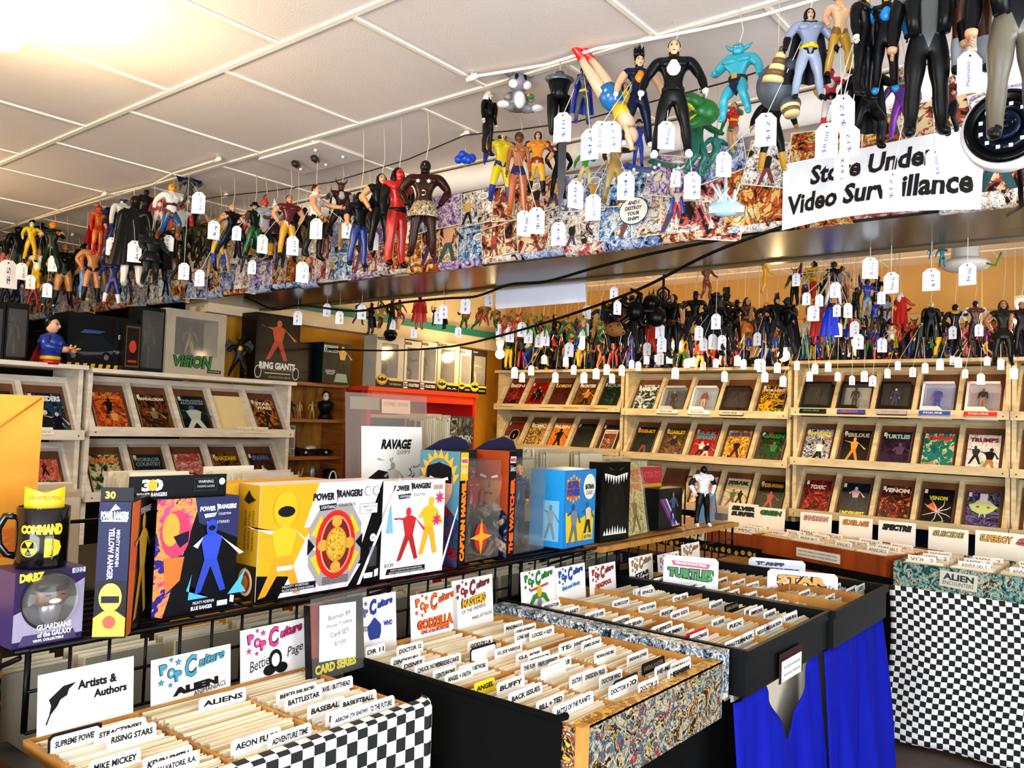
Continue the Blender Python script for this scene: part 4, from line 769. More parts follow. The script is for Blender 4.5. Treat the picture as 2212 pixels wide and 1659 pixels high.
def batlogo(b, x, z, r, y):
    b.flat(circ(x, z, r, r*.74, 24), y, P('e8c41c', .4)); b.flat(circ(x, z, r*.9, r*.64, 24), y-.001, BLK); b.flat(circ(x, z, r*.82, r*.56, 24), y-.002, P('e8c41c', .4))
    q = [(0, -.42), (.1, -.2), (.22, -.3), (.34, -.12), (.62, -.22), (.78, .1), (.55, .38), (.5, .16), (.32, .12), (.22, .2), (.16, .4), (.08, .3)]
    b.flat([(x+a*r, z+c*r) for a, c in q+[(-a, c) for a, c in q[::-1] if a]], y-.003, BLK)
yy = 3.86
for i, (w_, h, fr, nm, inn, lab) in enumerate(((.27, .36, 'b8b0a0', 'THE PENGUIN', '101a18', 'white-framed window box with yellow oval badge, first on the red cabinet'), (.17, .35, 'c8c0b0', 'COLLECTIBLES', '4a3a1c', 'clear-fronted box with brown toy, second on the red cabinet'), (.17, .36, 'c8c0b0', 'COLLECTIBLES', '1a1412', 'clear-fronted box with dark toy, third on the red cabinet'), (.25, .37, 'b8a88a', 'RA', '14110f', 'window box with yellow oval badge, fourth on the red cabinet'), (.14, .34, 'b8b0a0', 'CATWOMAN', '141414', 'narrow window box, fifth on the red cabinet'), (.19, .35, '2a2418', 'SCARECROW', 'b8862a', 'gold-backed window box at the right end of the red cabinet'))):
    yc = yy+w_/2-.01; t = thing('boxed_toy', lab, 'boxed toy', (-4.29, yc, zt), Q90, 'boxed toys on the red cabinet'); bat = i in (0, 3, 4, 5)
    window(t, w_-.01, .14, h, (-w_*.34 if i else -w_*.3, .07, w_*.4 if i not in (0, 3) else w_*.28, h-.05), inn, fr, [S9('2a6a4a', '17201c', '1c2420'), S9('6a4a24', '5a4a2c', '4a3a1c'), S9('c8b8a0', '2a1c1c', '241614'), S9('b88a5a', '2a2a22', '17140f'), S9('1c1a1a', '1c1a1a', '242222'), S9('c89a3a', 'b8862a', 'c89a3a')][i], ['wide', 'run', 'stand', 'stand', 'stand', 'reach'][i], bulk=[1.5, 1, 1, 1.2, .9, 1][i])
    b = B(); b.rect(-w_*.48, 0, w_*.48, .055, -.001, P('17131a' if not bat else '0b0b0c', .4)); b2 = B(); b2.rect(-w_*.46, h-.03, -w_*.1, h-.012, -.001, P('14141a', .5)); tx(b2, 'DC DIRECT', -w_*.28, h-.021, w_*.28, .008, 'e0dcd4', -.002); b2.obj('top_label', t)
    if bat: b.rect(0, .05, w_*.48, .064, -.0012, P('e0b41c', .4)); tx(b, nm, w_*.2, .026, w_*.42, .012, 'd8d4c8'); batlogo(b, -w_*.27, .055, .05 if w_ > .15 else .035, -.002)
    else: b.rect(-w_*.48, .005, -w_*.26, .05, -.0016, P('e8e4d8', .4)); tx(b, 'DC', -w_*.37, .028, w_*.2, .03, '14141a', -.0026, bold=.06); tx(b, nm, w_*.1, .03, w_*.62, .022, 'e8dcc8', -.003, bold=.04)
    b.obj('lettering', t); yy += w_
# a lamp head and its bracket on the yellow wall above the boxes
p = AX(855, 720, -4.3); t = thing('clip_lamp', 'cream lamp holder with a black eyeball bulb above the boxed toys', 'lamp', p, Q90); b = B(); b.tube([(0, 0, .03), (0, 0, .08), (0, .0, .1)], [.028, .034, .05], P('d8c49a', .5), 12); b.obj('socket', t); b = B(); b.ell((-.07, -.02, -.02), (.05, .05, .045), P('0c0b0c', .12), 14, 10); b.obj('bulb', t); b = B(); b.tube([(0, 0, .1), (.02, .15, .2), (0, .28, .36)], .008, BLK); b.obj('bracket', t)
# ---------------------------------------------------------------- grid panels and wire shelf of the gondola
XG = -1.70; GR = P('0a0a0b', .35, .3)
def gridpanel(y0, n, lab, z0, z1):
    t = thing('grid_panel', lab, 'grid panel', (XG, y0, z0), 0, 'black wire grid panels of the gondola'); H = z1-z0; W_ = n*.0775
    for k in range(n+1): b = B(); r = .0062 if k in (0, n) else .0034; b.tube([(0, k*.0775, 0), (0, k*.0775, H)], r, GR, 6); b.obj('upright_wire', t)
    k = 0
    while k*.0775 < H+.001: b = B(); b.tube([(.005, 0, H-k*.0775), (.005, W_, H-k*.0775)], .0034 if k else .006, GR, 6); b.obj('cross_wire', t); k += 1
gridpanel(.68, 12, 'black wire grid panel behind the checked-cloth bin', EYE-.625, EYE-.47)
gridpanel(1.61, 7, 'black wire grid panel behind the papered bin', EYE-.625, EYE-.47)
gridpanel(2.21, 8, 'black wire grid panel behind the two black bins', EYE-.625, EYE-.47)
gridpanel(2.84, 14, 'black wire grid panel at the far end under the wooden shelf', EYE-.625, EYE-.47)
t = thing('wire_shelf', 'black wire shelf that carries the near toy boxes', 'shelf', (XG, .655, EYE-.47))
for k in range(8): b = B(); b.tube([(-k*.05, 0, 0), (-k*.05, 2.0, 0)], .004 if k else .006, GR, 6); b.obj('long_wire', t)
for k in range(27): b = B(); b.tube([(.002, .01+k*.0765, -.006), (-.36, .01+k*.0765, -.006)], .0028, GR, 5); b.obj('cross_wire', t)
for yy in (.01, .95, 1.95): b = B(); b.tube([(0, yy, -.012), (-.2, yy, -.09), (-.36, yy, -.09)], .005, GR, 6); b.obj('bracket', t)
b = B(); b.tube([(-.36, 0, 0), (-.36, 0, .19), (-.36, 2, .19), (-.36, 2, 0)], .005, GR, 6); b.obj('back_rail', t)
t = thing('wood_shelf', 'tan wooden shelf board under the far toy boxes', 'shelf', (XG+.0, 2.0, EYE-.478))
b = B(); b.box(-.36, .665, -.008, .03, 1.93, .012, wood('a8742c', 'c8944a', (2, 14, 2), .5)); b.obj('board', t)
# ---------------------------------------------------------------- toy boxes on the gondola
XB = -1.75; ZB = EYE-.464; ZW = EYE-.465
YL = P('e8b81c', .35); NAVY = P('17205a', .35)
def prlogo(b, x, z, w_, c, y=-.003, sub=True, c2=None):
    tx(b, 'POWER', x-w_*.27, z, w_*.42, w_*.12, c, y, bold=.05, shear=.12); tx(b, 'RANGERS', x+w_*.27, z+w_*.03, w_*.5, w_*.12, c, y, bold=.05, shear=.12)
    b.flat([(x-w_*.03, z+w_*.1), (x+w_*.02, z+w_*.1), (x+w_*.015, z+w_*.02), (x-w_*.005, z-w_*.12), (x-w_*.01, z)], y-.0004, c if not isinstance(c, str) else P(c, .5))
    if sub: b.flat([(x-w_*.36, z-w_*.13), (x-.002, z-w_*.11), (x-.006, z-w_*.2), (x-w_*.33, z-w_*.22)], y, c if not isinstance(c, str) else P(c, .5)); tx(b, 'LIGHTNING', x-w_*.18, z-w_*.165, w_*.28, w_*.05, c2 or 'e8e4f0', y-.001, shear=.1); tx(b, 'COLLECTION', x+w_*.2, z-w_*.145, w_*.34, w_*.055, c, y, shear=.1)
# 1 purple box with a round window
wd, h = .13, .142
t = thing('boxed_toy', 'purple and grey box with a round window at the left end of the wire shelf', 'boxed toy', (XB+.05, .715, ZB), Q90+R(2))
b = B(); b.box(-wd/2, .004, 0, wd/2, .11, h, P('4a3a6a', .35)); b.rect(-wd/2, 0, wd/2, h, .0032, P('2e1c4a', .35)); b.flat([(-wd/2, .012), (wd/2, .012), (wd/2, h*.84), (wd*.3, h*.74), (-wd/2, h*.45)], .0026, P('9a90a4', .35)); b.flat(circ(-.002, h*.6, .052, .058, 30), .002, P('1c1a1e', .4)); b.flat([(-wd*.42, .003), (wd*.42, .003), (wd*.36, .022), (-wd*.36, .022)], .002, P('3a2a5a', .4))
tx(b, 'D RBZ', -wd*.28, h*.93, wd*.34, .017, 'e8c41c', .001, bold=.06); b.flat(circ(-wd*.335, h*.93, .0065), .0008, P('e8c41c', .4)); tx(b, 'GUARDIANS', .01, h*.235, wd*.5, .011, 'e0dce0', .0012, bold=.04); tx(b, 'of the GALAXY', .012, h*.135, wd*.5, .010, 'e0dce0', .0012, bold=.04); tx(b, 'VINYL COLLECTIBLE', 0, .009, wd*.44, .005, 'e8e4ec', .0008, bold=.04); b.rect(wd*.3, h*.92, wd*.5, h*.99, .0018, P('b8b4c0', .5)); tx(b, '022', wd*.4, h*.955, wd*.14, .009, '3a2a4a', .0008); b.obj('box_body', t)
b = B(); b.ell((0, .0, h*.68), (.033, .02, .03), P('6a4a34', .4), 14, 10); b.ell((0, .0, h*.48), (.022, .016, .03), P('8a8a90', .25, .5), 12, 8); b.ell((0, -.004, h*.8), (.034, .02, .018), P('17171a', .3), 12, 6); b.ell((0, -.019, h*.6), (.012, .004, .005), P('e0dcd8', .4)); [b.ell((s*.014, -.019, h*.68), (.006, .003, .0015), INK) for s in (-1, 1)]; b.obj('toy', t)
b = B(); b.T = Mx.Translation((-.002, -.016, h*.6)) @ Mx.Rotation(R(90), 4, 'X'); b.lathe([(.052, -.012), (.05, .004), (.03, .012), (0, .014)], clear('ffffff', .2, .06), 28); b.obj('window', t)
# 2 mug with a yellow card on the purple box
t = thing('mug', 'black mug with yellow stencil lettering standing on the purple box', 'mug', (XB-.005, .715, ZB+h), R(66)); m_ = P('08080a', .12, 0, .6)
b = B(); b.lathe([(0, 0), (.044, 0), (.047, .006), (.048, .118), (.045, .119), (.043, .012), (0, .010)], m_, 32); b.obj('cup', t)
b = B(); b.tube([(-.044, .0, .1), (-.065, .0, .1), (-.077, .0, .075), (-.074, .0, .045), (-.06, .0, .026), (-.045, .0, .022)], [.007, .0075, .0075, .0075, .007, .007], m_, 10); b.obj('handle', t)
b = B()
def wrap(b, r): b.v = [(r*math.sin(x/r), -r*math.cos(x/r), z) for x, y, z in b.v]
ym = P('e8bc14', .4); b.text('COMMAND', 0, .078, .078, .02, 0, ym, 0, .09, 0, .35); b.text('D', .022, .042, .032, .036, 0, ym, 0, .16); b.rect(.019, .02, .022, .064, -.0006, m_); b.flat(circ(-.022, .042, .0165, None, 22), 0, ym); wrap(b, .0487)
b2 = B(); b2.flat(circ(-.022, .042, .0145, None, 22), 0, m_); wrap(b2, .0492); b.add(b2.v, b2.f, m_)
for a in (90, 210, 330):
    b2 = B(); b2.flat([(-.022, .042)]+circ(-.022, .042, .0135, None, 8, a-30, a+30), 0, ym); wrap(b2, .0497); b.add(b2.v, b2.f, ym)
b.obj('lettering', t)
b = B(); vs = []; n = 12
for j in range(2):
    for i in range(n): a = R(-60+120*i/(n-1)); vs.append((.041*math.sin(a), .05-.041*math.cos(a)*.9-.02, .02+j*(.125+.014*abs(math.sin(a)))))
b.add(vs, [(i, i+1, n+i+1, n+i) for i in range(n-1)], P('e8c81c', .5), True); b.text('CARE INSTRUCTIONS', 0, .136, .06, .008, -.0135, P('8a3a1c', .5)); b.obj('care_card', label='yellow card with printed care instructions tucked into the black mug', cat='card', loc=(XB-.005, .715, ZB+h), rot=(0, 0, R(66)))
# 3 turned box: navy spine, window face
def spine(b, w_, h):
    b.rect(-w_/2, 0, w_/2, h, -.0006, P('1c1a4a', .35)); b.rect(-w_/2, 0, w_/2, h*.42, -.001, P('0d0d14', .35)); tx(b, 'POWER RANGERS', 0, h*.9, w_*.86, .017, 'e8e8f0', bold=.06); b.flat([(-.01, h*.93), (.0, h*.985), (.01, h*.95)], -.002, WHT); b.rect(-w_*.4, h*.855, w_*.4, h*.868, -.002, WHT)
    b.text('YELLOW RANGER', w_*-.06, h*.62, h*.38, .011, -.002, P('e8e8f0', .5), -90, .03); b.text('MIGHTY MORPHIN', w_*.14, h*.66, h*.27, .007, -.002, P('c8c8e0', .5), -90, .03)
    b.flat([(-w_*.5, .004), (w_*.5, .004), (w_*.5, h*.15), (w_*.2, h*.2), (-w_*.2, h*.2), (-w_*.5, h*.15)], -.002, P('e8c01c', .35)); b.flat(circ(0, h*.3, w_*.36, h*.105, 22), -.0028, P('e8c01c', .3)); b.rect(-w_*.28, h*.26, w_*.28, h*.31, -.0034, P('14141a', .3)); b.flat(circ(0, h*.12, .012, .013, 16), -.0034, P('c8481c', .4))
t = carton('toy_box', 'box turned sideways with navy spine and yellow helmet picture, beside the mug', 'toy box', (XB+.09, .812, ZB), R(50), .060, .185, .272, '0d0c12', spine)
b = B(); b.T = Mx.Translation((.0306, .0925, 0)) @ Mx.Rotation(R(90), 4, 'Z'); b.rect(-.09, .0, .09, .27, 0, P('100e12', .35)); b.flat([(-.09, 0), (-.05, 0), (-.02, .27), (-.09, .27)], -.0006, P('c8642a', .35)); fig2d(b, .015, .02, .22, -.002, P('b8962a', .4), P('a8861f', .4), P('b8962a', .4), 3); tx(b, 'POWER RANGERS', .03, .245, .1, .014, 'd8d4dc'); b.obj('face_print', t)
b = B(); b.box(-.031, .008, .272, .031, .012, .3, P('141016', .4)); tx(b, '30', -.012, .285, .02, .016, 'c8a83a', .006, bold=.05); b.obj('hang_tab', t)
# 4 black and magenta box with blue figure
def blue(b, w_, h):
    b.rect(-w_/2, 0, w_/2, h, -.0006, P('0a0a12', .3)); b.flat([(-w_/2, h*.03), (-w_*.38, .0), (w_*.02, h), (-w_/2, h)], -.001, art(['8a2a8a', 'd85a8a', 'e89a5a', '3a2a8a', 'e8c0d8'], 6, 9., .2)); b.flat([(-.02+w_*.04, h), (w_/2, h), (w_/2, h*.62), (w_*.0, h*.78)], -.0012, NAVY)
    b.flat(circ(-w_*.27, h*.7, w_*.17, h*.2, 24), -.0018, P('c8406a', .3)); b.flat(circ(-w_*.33, h*.74, w_*.1, h*.14, 20), -.0022, P('e8a83a', .3)); b.flat([(-w_*.3, h*.68), (-w_*.12, h*.72), (-w_*.12, h*.63), (-w_*.22, h*.58)], -.0026, P('2a2440', .2))
    b.flat([(-w_*.4, h*.5), (-w_*.16, h*.5), (-w_*.2, h*.3), (-w_*.36, h*.2)], -.0018, P('e87a2a', .3))
    fig2d(b, w_*.16, h*.16, h*.62, -.003, P('1f4ac0', .4), P('1c44b0', .4), P('dce4f0', .4), 8); b.flat(circ(w_*.155, h*.73, .014, .02, 16), -.0044, P('1f4ac0', .3)); b.flat(circ(w_*.155, h*.73, .009, .006, 12), -.005, INK)
    for s, x in ((-1, -.02), (1, .47)): b.flat([(w_*x-.015, h*.12), (w_*x+.035, h*.12), (w_*x+s*.02, h*.2), (w_*x+s*.02+.012, h*.34), (w_*x+s*.012, h*.24)], -.0024, P('5ab0e0', .3))
    prlogo(b, w_*.22, h*.9, w_*.46, 'e8e8f4', c2='1c2050'); tx(b, 'REMASTERED', w_*.24, h*.775, w_*.28, .006, 'd8d8e8'); tx(b, 'MIGHTY MORPHIN', w_*.1, h*.085, w_*.26, .007, 'e0e0e8'); tx(b, 'BLUE RANGER', w_*.08, h*.04, w_*.26, .009, 'e0e0e8', bold=.03); b.rect(w_*.27, h*.03, w_*.4, h*.075, -.002, P('e0e0e0', .5)); b.flat([(w_*.43, h*.05), (w_*.48, h*.04), (w_*.485, h*.1), (w_*.435, h*.11)], -.002, P('e0e0e0', .5))
t = carton('toy_box', 'black box with magenta and blue artwork on the wire shelf', 'toy box', (XB+.01, 1.045, ZB), Q90, .205, .075, .262, '0a0a12', blue)
b = B(); b.box(-.15, .03, .262, .085, .036, .312, P('0b0b0f', .4)); tx(b, '30', -.1, .292, .05, .027, 'e8e4d8', .028, bold=.06); b.flat(circ(-.1, .292, .011, .013), .0276, P('e8b01c', .4)); tx(b, 'POWER RANGERS', -.1, .271, .07, .009, 'e0dcd4', .028, bold=.04); b.rect(.0, .274, .06, .304, .0285, P('3a3a3e', .5)); b.rect(.002, .276, .058, .302, .028, P('0b0b0f', .5)); tx(b, 'WARNING:', .03, .296, .04, .007, 'd8d8d4', .027); tx(b, 'CHOKING HAZARD', .03, .285, .045, .005, 'c8c8c4', .027); b.flat(circ(.072, .295, .008), .028, WHT); b.obj('hang_card', t)
# 5 two yellow boxes, the rear one peeking out
def yside(b, w_, h): b.rect(-w_/2, 0, w_/2, h, -.0006, P('b8901c', .35)); b.rect(-w_/2, 0, w_/2, h*.3, -.001, P('2a2210', .35)); b.flat([(-.02, h*.86), (.0, h*.95), (.012, h*.9), (.03, h*.87), (.0, h*.83)], -.002, BLK); b.text('MIGHTY MORPHIN', .022, h*.6, h*.34, .007, -.002, INK, -90); b.text('YELLOW RANGER', .006, h*.6, h*.34, .007, -.002, INK, -90); b.text('POWER MORPHER', -.01, h*.6, h*.34, .007, -.002, INK, -90); b.flat(circ(.0, h*.15, .03, .034, 20), -.002, P('e0d0b0', .4)); b.flat(circ(.0, h*.15, .022, .026, 20), -.0028, P('b82a1c', .4)); b.flat(circ(.0, h*.15, .014, .017, 20), -.0034, P('d8a03a', .4))
def morph(b, w_, h):
    b.rect(-w_/2, 0, w_/2, h, -.0006, P('f0ecf2', .3)); b.flat([(-w_/2, 0), (-w_*.34, 0), (-w_*.1, h*.6), (-w_*.16, h*.6), (-w_*.05, h), (-w_/2, h)], -.001, P('d8a418', .3)); b.flat([(-w_/2, 0), (-w_*.34, 0), (-w_*.26, h*.18), (-w_/2, h*.22)], -.0014, P('0c0b0c', .3)); b.flat([(w_*.5, 0), (w_*.5, h), (w_*.28, h*.2), (w_*.33, h*.2), (w_*.22, 0)], -.001, P('0c0b0c', .3))
    for k in range(5): b.flat([(-w_*.2+k*.05, 0), (-w_*.17+k*.05, 0), (-w_*.02+k*.07, h), (-w_*.04+k*.07, h)], -.0013, P('ddd0e4', .3))
    fig2d(b, -w_*.31, h*.02, h*.72, -.002, P('e8b41c', .4), P('d89a18', .4), P('e8dcc8', .4), 17, 1.1); b.flat(circ(-w_*.31, h*.78, .036, .046, 20), -.0036, P('e8b020', .3)); b.flat(circ(-w_*.305, h*.76, .026, .014, 16), -.0042, INK); b.rect(-w_*.36, h*.24, -w_*.24, h*.28, -.0038, P('e0d8c8', .4))
    cx, cz = w_*.1, h*.42
    b.flat([(cx-.05, cz-.105), (cx+.05, cz-.105), (cx+.088, cz-.05), (cx+.088, cz+.05), (cx+.05, cz+.105), (cx-.05, cz+.105), (cx-.088, cz+.05), (cx-.088, cz-.05)], -.002, P('b4aca8', .25, .3))
    for s in (-1, 1): b.flat([(cx+s*.05, cz+.08), (cx+s*.082, cz+.03), (cx+s*.06, cz+.02), (cx+s*.045, cz+.05)][::s], -.0026, P('e8b81c', .4)); b.flat([(cx+s*.05, cz-.08), (cx+s*.082, cz-.03), (cx+s*.06, cz-.02), (cx+s*.045, cz-.05)][::-s], -.0026, P('e8b81c', .4)); b.flat([(cx+s*.092, cz-.022), (cx+s*.092, cz+.022), (cx+s*.068, cz)][::s], -.003, BLK)
    b.flat(circ(cx, cz, .066, .09, 28), -.0032, P('c8281c', .3)); b.flat(circ(cx, cz, .052, .076, 28), -.0038, P('d8a890', .3)); b.flat(circ(cx, cz, .048, .072, 28), -.0042, P('7a1c1c', .3))
    for a in range(4): b.flat(circ(cx+.045*math.cos(a*math.pi/2), cz+.06*math.sin(a*math.pi/2), .017, .015, 14), -.0048, P('e89a3a', .4))
    b.flat(circ(cx, cz, .036, .046, 26), -.0054, P('e0a838', .2, .4)); b.flat(circ(cx, cz, .031, .04, 26), -.006, art(['c88a24', 'e8b84a', '8a5a14'], 2, 60., .8)); 
    prlogo(b, w_*.1, h*.87, w_*.42, '141418', -.003); [b.flat(circ(w_*x, h*.9, q, None, 18), -.002-dy, c) for x in (.37, .445) for q, dy, c in ((.013, 0, INK), (.0115, .0006, WHT))]
    b.rect(w_*.3, h*.68, w_*.46, h*.78, -.002, INK); b.rect(w_*.302, h*.684, w_*.458, h*.776, -.0026, WHT); tx(b, '"SABERTOOTH', w_*.38, h*.75, w_*.13, .007, '1c1c20', -.0034); tx(b, 'TIGER!"', w_*.38, h*.71, w_*.08, .007, '1c1c20', -.0034)
    b.flat([(-w_*.33, .012), (-.02, .012), (-.02, .03), (-w_*.31, .03)], -.002, BLK); tx(b, 'MIGHTY MORPHIN', -w_*.21, .0255, w_*.2, .006, 'e8e4ec', -.003); tx(b, 'YELLOW RANGER POWER MORPHER', -w_*.19, .0165, w_*.25, .006, 'e8e4ec', -.003)
    for k in range(6): b.rect(.0, .012+k*.004, w_*.22, .0138+k*.004, -.002, P('b8a0b0', .5))
    b.flat(circ(w_*.43, h*.44, .011), -.002, WHT); tx(b, '18+', w_*.43, h*.44, .014, .007, '141418', -.003); b.rect(w_*.36, h*.05, w_*.44, h*.1, -.002, WHT); b.flat([(w_*.455, h*.05), (w_*.49, h*.06), (w_*.49, h*.13), (w_*.455, h*.12)], -.002, WHT)
    for k in range(16): b.rect(w_*.4, h*.16+k*.0035, w_*.47, h*.16+k*.0035+.0016, -.002, P('5a5a5e', .5))
carton('toy_box', 'wide white and yellow box with a round gold medallion picture', 'toy box', (XB+.01, 1.405, ZB), Q90, .40, .085, .283, 'e8e0e8', morph, yside)
carton('toy_box', 'yellow box peeking out between the blue-figure box and the medallion box', 'toy box', (XB-.08, 1.285, ZB), Q90, .40, .085, .283, 'd8a820', None, yside)
# 6 white box with red and yellow figures
def duo(b, w_, h):
    b.rect(-w_/2, 0, w_/2, h, -.0006, P('e8e2dc', .3)); [b.flat([(-w_*.3+k*.06, 0), (-w_*.26+k*.06, 0), (-w_*.1+k*.07, h*.7), (-w_*.12+k*.07, h*.7)], -.001, P('d4ccd0', .3)) for k in range(4)]
    fig2d(b, -w_*.08, h*.16, h*.56, -.002, P('b8202a', .4), P('a81c24', .4), P('c82a34', .4), 21); fig2d(b, w_*.24, h*.2, h*.62, -.0036, P('e0b01c', .4), P('d8a418', .4), P('e0b01c', .4), 22)
    for x, z in ((.4, .8), (.36, .56)): b.flat(star(w_*x, h*z, .022, 7, .4), -.005, P('c8306a', .4))
    b.flat([(-w_*.44, h*.46), (-w_*.38, h*.8), (-w_*.33, h*.46)], -.002, P('7ab0c0', .4)); prlogo(b, -w_*.06, h*.92, w_*.6, '1c1c20'); b.rect(w_*.28, h*.85, w_*.49, h*.98, -.002, P('dcd0c8', .5)); [b.rect(w_*(.3+k*.018), h*.89, w_*(.309+k*.018), h*.94, -.0026, P('8a4a3a', .5)) for k in range(9)]
    tx(b, 'BOOM!', -w_*.37, .036, w_*.14, .011, '2a2a2e'); b.flat([(-w_*.42, .01), (w_*.2, .01), (w_*.2, .026), (-w_*.4, .026)], -.002, BLK); tx(b, 'MIGHTY MORPHIN RED RANGER ZEDD', -w_*.1, .021, w_*.5, .004, 'e8e4e0', -.003); tx(b, 'MIGHTY MORPHIN YELLOW RANGER SCORPINA', -w_*.1, .014, w_*.55, .004, 'e8e4e0', -.003); b.rect(w_*.28, .022, w_*.42, .04, -.002, P('f4f0ea', .5))
carton('toy_box', 'white box with red and yellow figures right of the medallion box', 'toy box', (XB+.005, 1.742, ZB), Q90+R(-3), .243, .07, .278, 'd8d0d4', duo, lambda b, d, h: b.rect(-d/2, 0, d/2, h, -.0006, P('0c0b0c', .3)))
# 7-8 tall carded boxes with portrait side panel, lettered spine and blister
def select(lab, y, rz, spc, txt, tc, sidec, skin, toyc, hair=None, hairc=None):
    t = thing('carded_toy', lab, 'boxed toy', (XB+.01, y, ZB), rz, 'tall carded toys with lettered spines'); W_, D_, H = .235, .165, .36; sp = P(spc, .35)
    b = B(); b.box(-W_/2, 0, 0, -W_/2+.04, D_, H, sp); b.box(-W_/2+.04, D_-.006, 0, W_/2, D_, H, P('14161c', .4)); b.box(-W_/2+.04, D_-.05, H-.1, W_/2, D_-.006, H, P('20242c', .4)); b.obj('box_body', t)
    b = B(); b.text(txt, -W_/2+.021, H*.4, H*.7, .024, -.002, P(tc, .4), 90, .08); b.rect(-W_/2+.004, H*.89, -W_/2+.036, H*.95, -.002, P('e8e0d8', .5)); tx(b, 'MARVEL', -W_/2+.02, H*.92, .03, .014, 'c8281c', -.003, bold=.05); tx(b, 'Select', -W_/2+.02, H*.84, .03, .02, 'e8e4dc' if spc != 'e0b01c' else '17171a', -.002, shear=.2); b.obj('lettering', t)
    b = B(); b.T = Mx.Translation((-W_/2-.0006, D_/2, 0)) @ Mx.Rotation(R(-90), 4, 'Z'); w_ = D_; b.rect(-w_/2, 0, w_/2, H, -.0004, P(sidec[0], .35)); b.flat([(-w_*.5, 0), (w_*.5, 0), (w_*.5, H*.4), (w_*.2, H*.52), (-w_*.25, H*.5), (-w_*.5, H*.38)], -.001, art(sidec[1], 3, 12., .5)); b.flat(circ(0, H*.7, w_*.34, H*.2, 24), -.0018, P(skin, .4))
    if hair: [b.flat([(w_*.36*math.cos(R(a)), H*.74+H*.2*math.sin(R(a))), (w_*.36*math.cos(R(a+26)), H*.74+H*.2*math.sin(R(a+26))), (w_*.5*math.cos(R(a+16)), H*.78+H*.24*math.sin(R(a+16)))], -.0022, P(hair, .4)) for a in range(-10, 180, 20)]
    b.flat([(-w_*.32, H*.72), (w_*.32, H*.72), (w_*.3, H*.86), (0, H*.9), (-w_*.3, H*.86)], -.0024, P(hairc, .3)); [b.flat([(s*w_*.06, H*.735), (s*w_*.24, H*.75), (s*w_*.22, H*.775), (s*w_*.07, H*.755)][::s], -.003, WHT) for s in (-1, 1)]; b.flat([(-w_*.02, H*.64), (w_*.06, H*.65), (w_*.01, H*.72)], -.003, P('8a4a34', .4)); b.flat([(-w_*.12, H*.585), (w_*.12, H*.585), (w_*.08, H*.605), (-w_*.08, H*.605)], -.003, P('5a1c1a', .4)); b.obj('side_print', t)
    b = B(); b.box(-W_/2+.045, .006, .01, W_/2-.005, D_-.052, H-.03, clear('f4f4f0', .22, .05)); b.obj('blister', t); b = B(); b.prism([(-W_/2, H), (W_/2, H), (W_/2-.02, H+.03), (.04, H+.045), (-.04, H+.03)], D_-.02, D_-.012, P('2a2a4a', .4)); b.obj('header_card', t)
    r = bpy.data.objects.new('toy', None); C.objects.link(r); r.parent = t; r.location = (.02, .06, .02); toy((0, 0, 0), .29, toyc, 'hips', 1.3, parent=r); return t
t = select('tall carded toy with yellow top and orange lettered black spine', 2.04, Q90+R(4), '14110f', 'CAPTAIN MARVEL', 'e8861c', ('5a8a9a', ['14283a', '8a1c2a', '1c4a6a', '5a1c4a']), 'd0a088', S9('7a3a2a', '8a1c1a', '3a2020'), 'e0a83a', '17181c')
b = B(); b.rect(-.1172, .27, -.078, .358, -.0012, P('e0b01c', .35)); b.flat(star(.0, .085, .06, 4, .25), -.004, P('e0a030', .4)); b.flat(circ(0, .085, .034, .045), -.003, P('b8301c', .4)); b.obj('badge', t)
select('tall carded toy with orange-faced portrait and orange lettered spine', 2.29, Q90+R(2), '101014', 'THE WATCHER', 'e8641c', ('a8481c', ['1c4a8a', 'c8a890', '14284a', '14100f']), 'c87a4a', ['d89a6a', '1c2c5a', '17244a', '1c2c5a', '2a2a34', 'c88a5a', '17244a', '141c34', '14141a'], None, 'b8401c')
# 9 blue box
def sp(b, w_, h):
    b.rect(-w_/2, 0, w_/2, h, -.0006, P('1c84c0', .35)); b.flat([(-w_*.42, .02), (w_*.42, .02), (w_*.46, h*.44), (.0, h*.36), (-w_*.46, h*.46)], -.001, P('e0c020', .35))
    for k in range(5): b.flat(star(-w_*.24+(k-2)*.02, h*.92-abs(k-2)*.008, .011), -.002, P('e8a83a', .4)); b.flat(star(-w_*.24+(k-2)*.02, h*.6+abs(k-2)*.006, .011), -.002, P('e8a83a', .4))
    b.rect(-w_*.44, h*.64, -w_*.04, h*.87, -.0014, P('d8641c', .4)); tx(b, 'SUPER', -w_*.24, h*.81, w_*.36, .028, '1c4a9a', -.003, bold=.08); tx(b, 'POWERS', -w_*.24, h*.71, w_*.38, .028, '1c4a9a', -.003, bold=.08); b.flat(circ(w_*.28, h*.77, w_*.2, h*.17, 24), -.002, P('e0dccc', .4)); tx(b, 'BATMAN', w_*.28, h*.77, w_*.28, .02, '141418', -.003, bold=.05); tx(b, 'CLASSIC', w_*.28, h*.69, w_*.22, .014, '141418', -.003)
    fig2d(b, -w_*.2, h*.04, h*.52, -.003, P('7a8a94', .4), P('6a7a84', .4), P('3a5a7a', .4), 31); fig2d(b, w_*.24, h*.12, h*.45, -.0045, P('d8c4a0', .4), P('2a3440', .4), P('2a6a7a', .4), 32); b.rect(w_*.08, .02, w_*.4, .045, -.005, P('d8c880', .4)); tx(b, 'BATMAN', w_*.24, .0325, w_*.26, .014, '2a2a1c', -.006)
